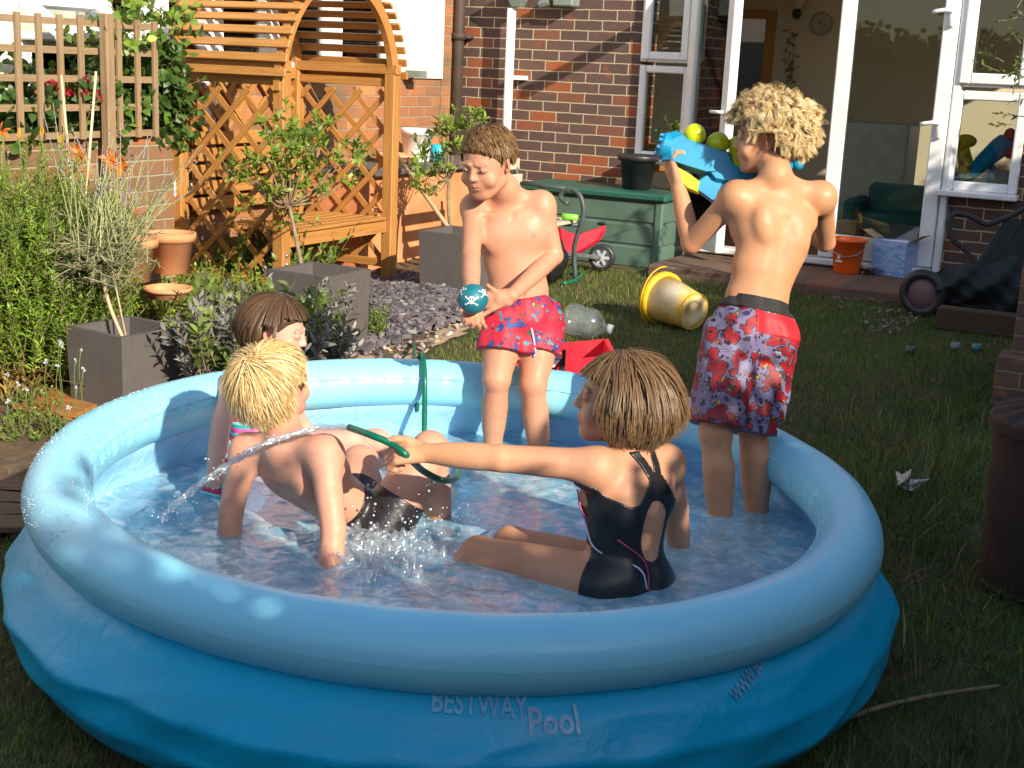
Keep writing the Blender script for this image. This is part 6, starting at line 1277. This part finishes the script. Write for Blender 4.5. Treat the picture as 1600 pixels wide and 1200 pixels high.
def sdf_shorts(p, S, hems, legr, hipr, waist, seed, mat_, name='swim_shorts', wr=.004, flare=1.15):
    F_ = Field(p.F.lo, p.F.lo+(p.F.n-1)*p.F.h, .004); J = p.J
    for q, hem in zip('lr', hems):
        a, b = J['h'+q], J['k'+q]; e = a+(b-a)*hem; F_.cone(a, e+unit(b-a)*.06, hipr, legr*flare, .02)
    F_.ell((J['hl']+J['hr'])/2+p.up*.015, (np.linalg.norm(J['hr']-J['hl'])/2+hipr*.72, hipr*1.20, hipr*1.15), np.array([p.lat, p.fw, p.up]), .02)
    for sg in (-1, 1): F_.ell(p.pt(sg*.056, -.052, .0), .068*S, None, .03)
    F_.cone((J['hl']+J['hr'])/2, (J['hl']+J['hr'])/2+p.up*(waist+.03), hipr*1.05, hipr*1.02, .03); F_.wrinkle(wr, 55, seed)
    F_.plane((J['hl']+J['hr'])/2+p.up*waist, p.up)
    # each leg is cut by its own hem plane
    X, Y, Z = [(F_.lo[i]+F_.h*np.arange(F_.n[i])).astype(np.float32) for i in range(3)]; D1 = []; mid = (J['hl']+J['hr'])/2; lt = unit(J['hr']-J['hl'])
    sidef = (X-mid[0])[:, None, None]*lt[0]+(Y-mid[1])[None, :, None]*lt[1]+(Z-mid[2])[None, None, :]*lt[2]
    for q, hem in zip('lr', hems): a, b = J['h'+q], J['k'+q]; e = a+(b-a)*hem; n_ = unit(b-a); D1.append((X-e[0])[:, None, None]*n_[0]+(Y-e[1])[None, :, None]*n_[1]+(Z-e[2])[None, None, :]*n_[2])
    kn = (J['kr']-J['kl'])@lt > 0
    F_.D = np.maximum(F_.D, np.where(sidef > 0, D1[1], D1[0]) if kn else np.where(sidef > 0, D1[1], D1[0])); V, Q = F_.mesh(1)
    return mesh_obj(name, V, Q, mat_, p.o)
def printmat(name, base, pals, sc, line=(.01, .01, .02), seed=0, base2=None, lines=.5):
    N = NT(name); v = N.coord(); mp = N.n('ShaderNodeVectorMath', operation='ADD'); N.l(v, mp.inputs[0]); mp.inputs[1].default_value = (seed, seed*2.1, seed*.7)
    wn = N.n('ShaderNodeTexNoise'); N.l(mp.outputs[0], wn.inputs[0]); wn.inputs['Scale'].default_value = 22; wv = N.n('ShaderNodeVectorMath', operation='SCALE'); N.l(wn.outputs['Color'], wv.inputs[0]); wv.inputs['Scale'].default_value = .06
    w2 = N.n('ShaderNodeVectorMath', operation='ADD'); N.l(mp.outputs[0], w2.inputs[0]); N.l(wv.outputs[0], w2.inputs[1]); v = w2.outputs[0]
    c = N.mix(N.noise(v, 18, 2), base, base2 or mul(base, .8))
    for i, (col, s_, th) in enumerate(pals):
        a = N.n('ShaderNodeVectorMath', operation='ADD'); N.l(v, a.inputs[0]); a.inputs[1].default_value = (i*3.1, i*1.7, i*.9); vo = N.n('ShaderNodeTexVoronoi'); N.l(a.outputs[0], vo.inputs['Vector']); vo.inputs['Scale'].default_value = s_
        f = N.ramp(vo.outputs['Distance'], [(th, (1, 1, 1)), (th+.03, (0, 0, 0))]); e = N.ramp(vo.outputs['Distance'], [(th, (0, 0, 0)), (th+.02, (1, 1, 1)), (th+.05, (1, 1, 1)), (th+.08, (0, 0, 0))])
        cc = N.mix(N.noise(v, 70, 2), col, mul(col, .55)); c = N.mix(f, c, cc); c = N.mix(N.math('MULTIPLY', e, lines), c, line)
    x = N.bsdf(c, .6); N.l(N.bump(N.noise(v, 30, 4), .35, .006), x.inputs['Normal']); return N.done(x)
BB = boy_ball()
sdf_shorts(BB, .92, (.52, .52), .074, .079, .085, 4, printmat('red_print', (.62, .015, .045), [((.015, .07, .30), 21, .34), ((.04, .30, .38), 26, .22), ((.015, .04, .16), 34, .20), ((.55, .42, .06), 30, .11), ((.02, .14, .08), 32, .15)], 20, lines=.6, line=(.25, .0, .02)), wr=.004)
m = MB(); q = BB.pt(-.0, .088, .10); m.tube(curve([q, q+cv(-.02, -.012, -.06), q+cv(-.03, -.01, -.11)], 10), .0035, 6); m.tube(curve([q, q+cv(.02, -.012, -.05), q+cv(.035, -.015, -.12), q+cv(.03, -.01, -.14)], 10), .0035, 6); m.obj('drawstring', mat('lilac_cord', (.55, .50, .68), .7), BB.o, smooth=True)
# ball
q = BB.ball; m = MB(); m.ell(q, (.046, .046, .046), n=32, m=20); ball = m.obj('ball', mat('teal_cloth_ball', (.008, .16, .21), .5, .1, 30, .2), smooth=True); tag(ball, 'teal ball printed with white skull and crossbones held by the brown haired boy', 'ball')
def decal(centre_dir, S, parent, mt):
    n_ = unit(centre_dir); ax = frame(n_, A(0, 0, 1)); m = MB(); R = .0465
    def on(u, v_): w_ = n_*R+ax[0]*v_+ax[1]*u; return BB.ball+unit(w_)*(R+.0006)
    def disc(u, v_, a, b): P = [on(u+a*math.cos(t), v_+b*math.sin(t)) for t in np.linspace(0, 2*PI, 17)[:-1]]; m.add([on(u, v_)]+P, [[0, 1+i, 1+(i+1) % 16] for i in range(16)])
    disc(0, .004*S, .0085*S, .008*S); disc(0, -.005*S, .0045*S, .0045*S)
    for sg in (-1, 1):
        for k in np.linspace(-1, 1, 9): disc(k*.016*S, sg*k*.010*S-.002*S, .0022*S, .0022*S)
        for e in (-1, 1): disc(sg*.017*S, e*.011*S-.002*S+.001, .003*S, .003*S)
    m.obj('skull_print', mt, parent); m2 = MB(); m = m2; R = .0472; m.n = 0
    for sg in (-1, 1): disc(sg*.0033*S, .004*S, .0022*S, .0026*S)
    m.obj('skull_eyes', M['black'], parent)
wp_ = mat('white_ink', (.75, .75, .72), .6)
decal(cv(-.05, -.9, .05), 1.15, ball, wp_); decal(cv(.75, -.5, .55), 1, ball, wp_); decal(cv(-.8, -.3, .65), 1, ball, wp_)
# ------------------------------------------------------------------ boy with the water blaster (back to the visitor)
def boy_gun():
    D0 = 3.87; J = {'hl': dp(1143, 528, D0-.03), 'hr': dp(1202, 524, D0+.04), 'nk': dp(1212, 272, D0-.02), 'sl': dp(1150, 305, D0-.02), 'sr': dp(1283, 306, D0+.03)}
    J['el'] = reach(J['sl'], 1080, 381, .212, True); J['wl'] = reach(J['el'], 1060, 292, .18, True); J['er'] = reach(J['sr'], 1290, 378, .212, True); J['wr'] = reach(J['er'], 1215, 330, .18, True)
    J['kl'] = dp(1118, 676, D0-.06); J['kr'] = dp(1177, 662, D0+.0); J['al'] = J['kl']+unit(dp(1128, 850, D0-.03)-J['kl'])*.325; J['ar'] = J['kr']+unit(dp(1184, 825, D0+.03)-J['kr'])*.34
    J['tl'] = J['al']+cv(-.12, .03, -.025); J['tr'] = J['ar']+cv(-.10, .07, -.025); J['hd'] = dp(1203, 212, D0+.03)
    p = Person('curly blond boy with his bare back to us aiming a blue and yellow water blaster', J, (.53, .275, .145)); J = p.J
    p.torso(.95); p.arms(.97); p.leg(J['hl'], J['kl'], J['al'], J['tl'], 1.0); p.leg(J['hr'], J['kr'], J['ar'], J['tr'], 1.0)
    p.hand(J['wl'], unit(cv(-.35, .15, .9)), unit(cv(.85, .15, .35)), 1, 1., (48, 52, 55, 58), 30, .1, tdir=cv(-.55, -.1, .75)); p.hand(J['wr'], unit(cv(-.6, .6, .2)), unit(cv(-.3, -.7, 0)), 1, 1., (60, 60, 60, 60), 30)
    p.head(J['hd'], cv(-.95, .24, -.20), cv(-.10, .0, 1), .97)
    for q in (J['el'], J['kl'], J['kr']): p.red.append((q, .05, (.60, .28, .15), .4))
    p.build((.42, .28, .12)); cols = [(.66, .47, .21), (.78, .60, .32), (.56, .38, .15), (.86, .73, .46), (.48, .31, .12)]
    hc_ = p.capmesh(lambda L_: hairmask(L_, -.055, .045), (.36, .23, .09), .004, M['hair'], .003)
    p.strands(hc_, 11000, on_scalp(-.15, .9), .0058, 13, .0007, cols, M['hair'], 5, grav=.05, lift=.018, curl=.50, cf=8, flow=whorl(0, -.3, .95, .6), jit=.7, wmin=.35, ch=24, cs=.0105, ctip=.55, fy=.05, fz=.035)
    p.strands(hc_, 5200, on_scalp(-.1, .9), .0056, 11, .0006, cols, M['hair'], 6, grav=.02, lift=.028, curl=.75, cf=9, flow=whorl(0, -.3, .95, -.6), jit=1.1, wmin=.3, name='curls', ch=18, cs=.0095, ctip=.5, fy=.05, fz=.035)
    return p
GB = boy_gun()
pm = printmat('comic_print', (.08, .065, .17), [((.36, .34, .42), 38, .20), ((.05, .04, .10), 30, .20), ((.36, .01, .02), 22, .47), ((.55, .30, .02), 31, .15), ((.012, .01, .012), 38, .18), ((.45, .015, .02), 46, .16)], 20, seed=3, base2=(.25, .215, .34), lines=.95)
sh = sdf_shorts(GB, .95, (.93, .93), .084, .083, .10, 9, pm, wr=.0045, flare=1.04)
def bandof(p, z0, z1, r, mt, name, parent=None, wrk=.003, yoke=None):
    F_ = Field(p.F.lo, p.F.lo+(p.F.n-1)*p.F.h, .004); mid = (p.J['hl']+p.J['hr'])/2; F_.cone(mid, mid+p.up*(z1+.03), r[0], r[0], .03); F_.ell(mid+p.up*.02, (np.linalg.norm(p.J['hr']-p.J['hl'])/2+r[0]*.74, r[0]*1.22, r[0]*1.17), np.array([p.lat, p.fw, p.up]), .02)
    for sg in (-1, 1): F_.ell(p.pt(sg*.056, -.053, .0), .0668, None, .03)
    F_.wrinkle(.0045, 55, 9); F_.plane(mid+p.up*z1, p.up); F_.plane(mid+p.up*z0, -p.up)
    if yoke: F_.plane(mid+p.lat*yoke[0], p.lat*yoke[1])
    V, Q = F_.mesh(1); return mesh_obj(name, V, Q, mt, parent or p.o)
bandof(GB, .072, .112, (.0872,), mat('black_elastic', (.02, .018, .018), .8, .2, 60, .6), 'waistband', sh)
bandof(GB, .008, .074, (.0848,), mat('red_panel', (.55, .012, .02), .6, .15, 20, .4), 'yoke', sh, yoke=(-.055, -1))
# water blaster
gD = depth(GB.J['wl'])-.0; gun = empty('water_blaster', dp(1110, 260, gD), 'blue and yellow toy water blaster held up by the curly blond boy', 'water gun'); blu = mat('blue_gun_plastic', (.01, .27, .48), .35, .08, 8, .05); yel = mat('lime_yellow', (.62, .66, .01), .3, .08, 8, .05)
m = MB(); slab(m, [(1037, 248), (1033, 222), (1041, 208), (1058, 202), (1068, 212), (1106, 225), (1142, 236), (1150, 255), (1164, 264), (1192, 262), (1200, 278), (1172, 288), (1150, 290), (1120, 284), (1108, 268), (1090, 262), (1064, 256)], gD-.035, .075, .018); m.obj('body', blu, gun, smooth=False)
m = MB(); slab(m, [(1048, 250), (1060, 240), (1112, 256), (1120, 268), (1104, 268), (1066, 256)], gD-.042, .088, .006); m.obj('slide', blu, gun)
m = MB(); slab(m, [(1104, 272), (1136, 284), (1128, 306), (1116, 316), (1100, 304), (1088, 296), (1092, 280)], gD-.018, .042, .010); m.obj('grip', blu, gun)
m = MB(); a_ = dp(1038, 228, gD); axg = unit(dp(1020, 222, gD)-a_); fx = frame(axg); m.lathe([(0, -.02), (.040, -.02), (.040, .006), (.034, .012), (0, .012)], a_, 28, fx)
for k in range(8): t = k*PI/4; c_ = a_+(A(.029*math.cos(t), .029*math.sin(t), 0))@fx; m.tube([c_, c_+axg*.022], .0055, 8)
m.obj('nozzle', blu, gun, smooth=False)
for (px, py) in ((1085, 211), (1122, 224)): m = MB(); m.ell(dp(px, py, gD), (.034, .034, .034), n=24, m=14); m.obj('pressure_ball', yel, gun, smooth=True)
m = MB(); slab(m, [(1141, 216), (1150, 211), (1166, 216), (1170, 262), (1189, 266), (1190, 276), (1160, 272), (1144, 256)], gD-.03, .065, .016); m.obj('tank', yel, gun)
m = MB(); slab(m, [(1044, 262), (1056, 258), (1080, 272), (1096, 284), (1092, 302), (1074, 294), (1056, 276)], gD-.02, .045, .012); m.obj('pump', yel, gun)
m = MB(); m.ell(dp(1246, 256, gD), (.02, .02, .02)); m.tube([dp(1190, 268, gD), dp(1246, 256, gD)], .012, 8); m.obj('stock', blu, gun, smooth=True)
# ------------------------------------------------------------------ blond boy sitting, leaning back on his hands
def boy_sit():
    J = {'hl': dp(552, 806, 3.78), 'hr': dp(588, 840, 3.60)}; J['nk'] = dp(440, 664, 3.50); J['sl'] = dp(386, 703, 3.53); J['sr'] = dp(506, 707, 3.39)
    J['wl'] = gp(359, 838, WZ)+cv(-.01, 0, -.12); J['el'] = (J['sl']+J['wl'])/2+cv(-.012, -.01, .015); J['wr'] = gp(512, 888, WZ)+cv(0, 0, -.12); J['er'] = (J['sr']+J['wr'])/2+cv(.02, .0, .01)
    J['kr'] = dp(672, 702, 3.62); J['ar'] = reach(J['kr'], 690, 842, .30, True); J['kl'] = dp(562, 722, 3.94); J['al'] = J['kl']+cv(.10, .08, -.30); J['tr'] = J['ar']+cv(.03, .11, -.03); J['tl'] = J['al']+cv(.08, .10, -.02); J['hd'] = dp(425, 600, 3.49)
    p = Person('blond boy in black trunks sitting in the water leaning back on his arms', J, (.60, .315, .215), pad=.13); J = p.J
    p.torso(1.0); p.arms(1.04); p.leg(J['hr'], J['kr'], J['ar'], J['tr'], 1.05); p.leg(J['hl'], J['kl'], J['al'], J['tl'], 1.05)
    p.hand(J['wl'], cv(-.3, -.5, -.7), cv(.3, .6, -.6), 1, .9, (15, 15, 15, 15), 10, .4); p.hand(J['wr'], cv(-.1, -.6, -.7), cv(0, .6, -.6), 1, .9, (15, 15, 15, 15), 10, .4)
    p.head(J['hd'], cv(.55, .80, .12), cv(-.10, -.16, 1), .98)
    for q in (J['sl'], J['sr'], J['nk'], J['wr'], J['er'], J['kr']): p.red.append((q, .07, (.74, .34, .22), .5))
    p.red.append((J['wr']+A(0, 0, .05), .07, (.62, .20, .10), .6)); p.build((.5, .35, .15))
    cols = [(.60, .41, .17), (.70, .52, .26), (.52, .33, .12), (.74, .58, .32), (.56, .36, .14)]; hc_ = p.capmesh(lambda L_: hairmask(L_, -.060, .045), (.42, .25, .09), .001, M['wethair'], .001)
    p.strands(hc_, 10000, on_scalp(-.12, .9), .0065, 12, .0014, cols, M['wethair'], 15, grav=.07, lift=.009, flow=whorl(.05, -.55, .80, .45), jit=.10, wmin=.2, ch=9, cs=.015, ctip=.8, fy=.035, fz=.04)
    mid = (J['hl']+J['hr'])/2; V = p.V-mid; z = V@p.up; out = np.full(len(V), -1.)
    tl = np.minimum(.055-z+.0*z, 10); dl = []
    for q in 'lr': a = J['h'+q]; b = J['k'+q]; t = ((p.V-a)@(b-a))/((b-a)@(b-a)); dist = np.linalg.norm(p.V-(a+np.clip(t, 0, 1)[:, None]*(b-a)), axis=1); dl.append(np.where(dist < .11, (.46-t)*.3, 9))
    farm = np.minimum(np.linalg.norm(p.V-J['er'], axis=1), np.linalg.norm(p.V-J['wr'], axis=1)); notarm = np.linalg.norm(p.V-mid, axis=1)
    seg = p.V-J['er']; dv = J['wr']-J['er']; tt_ = np.clip((seg@dv)/(dv@dv), 0, 1); da = np.linalg.norm(seg-tt_[:, None]*dv, axis=1)-.045
    for q in 'lr': a = J['k'+q]+(J['h'+q]-J['k'+q])*.15; b = J['a'+q]; t = np.clip(((p.V-a)@(b-a))/((b-a)@(b-a)), 0, 1); da = np.minimum(da, np.linalg.norm(p.V-a-t[:, None]*(b-a), axis=1)-.075)
    th = np.full(len(p.V), -9.)
    for q in 'lr': a = J['h'+q]; b = J['k'+q]; t = ((p.V-a)@(b-a))/((b-a)@(b-a)); dist = np.linalg.norm(p.V-(a+np.clip(t, 0, 1)[:, None]*(b-a)), axis=1); th = np.maximum(th, np.minimum(.100-dist, np.where(t > -.15, 9, -9)))
    m_ = np.minimum(np.maximum(.060-z, np.minimum(th, .15-z)), np.minimum(np.minimum(dl[0], dl[1]), np.minimum(.30-notarm, da))); Vc, Fc = clipcloth(p.V, p.Q, p.N, m_, .004); mesh_obj('swim_trunks', Vc, Fc, mat('wet_black_cloth', (.018, .016, .018), .35, .3, 30, .5), p.o)
    return p
SB = boy_sit()
# ------------------------------------------------------------------ girl sitting in the striped swimsuit
def girl_far():
    J = {'hl': dp(415, 705, 4.26), 'hr': dp(392, 722, 4.08), 'nk': dp(404, 572, 4.14), 'sr': dp(366, 600, 4.06), 'sl': dp(438, 596, 4.22)}
    J['er'] = reach(J['sr'], 346, 660, .18, False); J['wr'] = reach(J['er'], 335, 735, .17, False); J['el'] = J['sl']+cv(.05, .08, -.16); J['wl'] = J['el']+cv(.12, .02, -.12)
    J['kr'] = dp(548, 688, 4.10); J['ar'] = J['kr']+cv(.14, .08, -.20); J['kl'] = dp(590, 690, 4.26); J['al'] = J['kl']+cv(.14, .04, -.18); J['tr'] = J['ar']+cv(.10, .03, 0); J['tl'] = J['al']+cv(.1, .03, 0); J['hd'] = dp(430, 512, 4.12)
    p = Person('brown haired girl in a pink and turquoise striped swimsuit sitting behind the blond boy', J, (.64, .37, .28), pad=.13); J = p.J
    p.torso(.9); p.arms(.95); p.leg(J['hr'], J['kr'], J['ar'], J['tr'], .85); p.leg(J['hl'], J['kl'], J['al'], J['tl'], .85); p.hand(J['wr'], cv(-.1, -.2, -.9), cv(.3, .6, -.3), 1, .85, (15, 15, 15, 15), 10, .4); p.hand(J['wl'], cv(.7, .1, -.6), cv(.0, -.6, -.6), -1, .85)
    p.head(J['hd'], cv(.92, -.10, -.28), cv(.22, .0, 1), .96)
    for q in (J['sr'], J['er'], J['wr']): p.red.append((q, .06, (.80, .42, .32), .5))
    p.build((.25, .14, .07)); cols = [(.085, .045, .022), (.105, .058, .028), (.135, .075, .036), (.07, .038, .02)]
    hc_ = p.capmesh(lambda L_: hairmask(L_, -.065, .046), (.07, .038, .02), .001, M['wethair'], .001)
    p.strands(hc_, 8000, on_scalp(-.1, .9), .0105, 13, .0014, cols, M['wethair'], 25, grav=.09, lift=.007, flow=whorl(0, .15, .98, .0), jit=.10, wmin=.2, ch=10, cs=.009, ctip=.5, fy=.018, fz=.052, tuck=.12, rad0=(.071, .092, .081))
    mid = (J['hl']+J['hr'])/2; V = p.V-mid; z = (V@p.up)/p.H; x_ = V@p.lat; arm = []
    for q in 'lr':
        for (a, b) in ((J['s'+q], J['e'+q]), (J['e'+q], J['w'+q])): t = np.clip(((p.V-a)@(b-a))/((b-a)@(b-a)), 0, 1); arm.append(np.linalg.norm(p.V-a-t[:, None]*(b-a), axis=1)-.052)
    strap = .010-np.abs(np.abs(x_)-.045); up_ = np.minimum(strap, 1.06-z); m_ = np.maximum(np.minimum((.80-z)*.3, np.minimum(arm[0], np.minimum(arm[2], np.minimum(arm[1], arm[3])))), np.minimum(up_, z-.7)); 
    for q in 'lr': a, b = J['h'+q], J['k'+q]; t = ((p.V-a)@(b-a))/((b-a)@(b-a)); ds = np.linalg.norm(p.V-a-np.clip(t, 0, 1)[:, None]*(b-a), axis=1)-.10; m_ = np.minimum(m_, np.where((ds < 0) | (t > .3), (.15-t)*.3, 9))
    m_ = np.minimum(m_, z*.3+.12)
    tn = np.linalg.norm(p.V-J['hd'], axis=1)-.12; m_ = np.minimum(m_, tn)
    N = NT('striped_cloth'); v = N.coord('Object', (1, 1, 1)); sp = N.n('ShaderNodeSeparateXYZ'); N.l(v, sp.inputs[0]); f = N.math('FRACT', N.math('MULTIPLY', N.math('ADD', sp.outputs[2], N.math('MULTIPLY', N.noise(v, 12, 2), .02)), 15.0))
    rp = N.n('ShaderNodeValToRGB'); N.l(f, rp.inputs[0]); rp.color_ramp.interpolation = 'CONSTANT'; e = rp.color_ramp.elements; cs = [(0, (.62, .02, .10, 1)), (.25, (.25, .75, .72, 1)), (.45, (.80, .12, .38, 1)), (.72, (.02, .42, .44, 1)), (.88, (.30, .75, .72, 1))]
    while len(e) < 5: e.new(.5)
    for i, (a, b) in enumerate(cs): e[i].position = a; e[i].color = b
    Vc, Fc = clipcloth(p.V, p.Q, p.N, m_, .0035); mesh_obj('swimsuit', Vc, Fc, N.done(N.bsdf(rp.outputs[0], .5)), p.o); return p
GF = girl_far()
# ------------------------------------------------------------------ girl in the black swimsuit holding the hose
def girl_near():
    J = {'hl': dp(938, 915, 3.26), 'hr': dp(1008, 912, 3.36), 'nk': dp(984, 700, 3.28), 'sl': dp(930, 728, 3.20), 'sr': dp(1040, 722, 3.36)}
    J['el'] = dp(782, 716, 3.20); J['wl'] = dp(668, 708, 3.24); J['er'] = reach(J['sr'], 1056, 795, .20, True); J['wr'] = reach(J['er'], 1062, 868, .18, True)
    J['kl'] = reach(J['hl'], 748, 866, .345, True); J['al'] = J['kl']+cv(-.20, -.04, -.24); J['kr'] = J['hr']+cv(-.34, .16, .03); J['ar'] = J['kr']+cv(-.08, .1, -.22); J['al'][2] = max(J['al'][2], .05); J['ar'][2] = max(J['ar'][2], .05); J['tl'] = J['al']+cv(-.1, -.06, .03); J['tr'] = J['ar']+cv(-.1, .02, .02); J['hd'] = dp(972, 622, 3.26)
    p = Person('girl with brown bobbed hair and black racer back swimsuit stretching out her arm with hose', J, (.53, .275, .165), pad=.14); J = p.J
    p.torso(1.0, .7); p.arms(1.08); p.leg(J['hl'], J['kl'], J['al'], J['tl'], .98); p.leg(J['hr'], J['kr'], J['ar'], J['tr'], .98)
    p.hand(J['wl'], unit(cv(-1, -.02, -.04)), unit(cv(.0, .55, -.8)), -1, 1.0, (72, 74, 76, 78), 28, .0, tdir=cv(-.85, -.1, .45)); p.hand(J['wr'], cv(.1, -.1, -.9), cv(-.6, .3, -.3), 1, .95, (15, 15, 15, 15), 10, .4)
    p.head(J['hd'], cv(-.97, .10, .04), cv(.06, .0, 1), 1.04)
    for q in (J['wl'], J['el'], J['kl']): p.red.append((q, .07, (.66, .34, .17), .5))
    p.red.append((J['wl']*.6+J['el']*.4, .12, (.60, .33, .17), .6)); p.build((.3, .18, .08)); cols = [(.155, .086, .040), (.175, .10, .047), (.20, .118, .055), (.145, .078, .037), (.22, .135, .062)]
    hc_ = p.capmesh(lambda L_: np.minimum(hairmask(L_, -.06, .048), 1), (.11, .06, .03), .001, M['wethair'], .001)
    p.strands(hc_, 10000, on_scalp(-.1, .9), .0115, 15, .0012, cols, M['wethair'], 35, grav=.10, lift=.009, flow=whorl(0, .2, .97, .0), jit=.06, wmin=.3, curl=.05, cf=6, ch=14, cs=.016, ctip=.85, fy=.034, fz=.045, ear=False, tuck=.16, rad0=(.070, .090, .081))
    # the suit: cut out in the torso's own measures: x across, h up the back
    V = p.V-p.pc; x_ = V@p.lat; h = (V@p.up)/p.H; y_ = V@p.fw
    def loc(px, py): q = near(px, py, p.pc-p.fw*.08)-p.pc; return float(q@p.lat), float((q@p.up)/p.H)
    q1 = lambda px, py: (lambda d: (float(d@p.lat), float((d@p.up)/p.H)))(near(px, py, p.pc+p.up*p.H*.5-p.fw*.075)-p.pc)
    hx_, hh = q1(1029, 832); back = y_ < .02
    sl_ = np.array([q1(*q) for q in ((1016, 752), (1001, 728), (986, 708), (960, 682), (950, 670))]); sr_ = np.array([q1(*q) for q in ((1028, 752), (1034, 726), (1037, 705), (1036, 688), (1034, 676))])
    strap_l = np.interp(h, sl_[:, 1], sl_[:, 0]); strap_r = np.interp(h, sr_[:, 1], sr_[:, 0]); sw_ = .0135
    straps_ = np.maximum(sw_-np.abs(x_-strap_l), sw_-np.abs(x_-strap_r)); straps_ = np.minimum(straps_, h-.78)
    edge = np.interp(x_-hx_, [-.19, -.155, -.12, -.09, -.062, -.042, -.022, .0, .02, .04, .06, .12], [.88, .84, .76, .71, .72, .80, .93, .97, .94, .84, .74, .74]); body = (edge-h)*.3
    hole = (((x_-hx_)/.041)**2+((h-hh)/.25)**2-1)*.040; mb = np.minimum(np.maximum(body, straps_), hole); fb = np.maximum((.66-h)*.3, np.minimum(np.maximum(.014-np.abs(x_+.062), .014-np.abs(x_-.055)), h-.6))
    arm = 9*np.ones(len(V))
    for q in 'lr':
        for (a, b) in ((J['s'+q], J['e'+q]), (J['e'+q], J['w'+q])): t = np.clip(((p.V-a)@(b-a))/((b-a)@(b-a)), 0, 1); arm = np.minimum(arm, np.linalg.norm(p.V-a-t[:, None]*(b-a), axis=1)-.050-.0*t)
    m_ = np.where(back, mb, fb); m_ = np.where(h < .80, np.minimum(m_, arm), m_)
    for q in 'lr': a, b = J['h'+q], J['k'+q]; t = ((p.V-a)@(b-a))/((b-a)@(b-a)); ds = np.linalg.norm(p.V-a-np.clip(t, 0, 1)[:, None]*(b-a), axis=1)-.10; m_ = np.minimum(m_, np.where(ds < 0, (.07-t)*.3, 9))
    m_ = np.minimum(m_, np.linalg.norm(p.V-J['hd'], axis=1)-.135)
    Vc, Fc = clipcloth(p.V, p.Q, p.N, m_, .0035); su = mesh_obj('swimsuit', Vc, Fc, mat('black_swimsuit', (.014, .013, .015), .33, .2, 20, .25), p.o)
    for pts, c_ in ((((908, 780), (918, 815), (945, 855), (975, 895), (985, 925)), (.55, .6, .8)), (((912, 765), (930, 800), (965, 835), (998, 880), (1003, 930)), (.45, .05, .14))):
        suit_piping(p, [near(x, y, p.pc+p.up*p.H*.4-p.fw*.06) for x, y in pts], .0022, mat('piping_%d' % int(c_[0]*100), c_, .5))
    return p
GN = girl_near()
# ------------------------------------------------------------------ the green hose
dh = depth(GN.J['wl']); hm_ = bpy.data.materials['green_hose']
fh_ = pfi(gp(655, 570, .45))[0]; zh = zring(fh_)
hp_ = [gp(640, 540, .02)+cv(0, .25, 0), pp(fh_, 1.15, .28), pp(fh_, 1.10, zh+.03), pp(fh_, 1.04, zh+RT+.008), pp(fh_, .97, zh+RT+.006), pp(fh_, .912, zh+.045), pp(fh_, .892, zh-.01), pp(fh_, .880, zh-.09), pp(fh_, .862, WZ+.0), pp(fh_, .82, .17), gp(668, 690, .18), gp(700, 715, .16), dp(716, 732, 3.75), dp(710, 748, 3.55), dp(690, 750, 3.40), dp(660, 735, 3.33), dp(636, 712, dh-.02), dp(612, 694, dh), dp(580, 680, dh+.01), j0]
m = MB(); m.tube(curve(hp_, 110), .0088, 12); hz_ = m.obj('garden_hose', hm_, smooth=True); tag(hz_, 'green garden hose draped over the pool ring and gripped by the girl', 'hose')
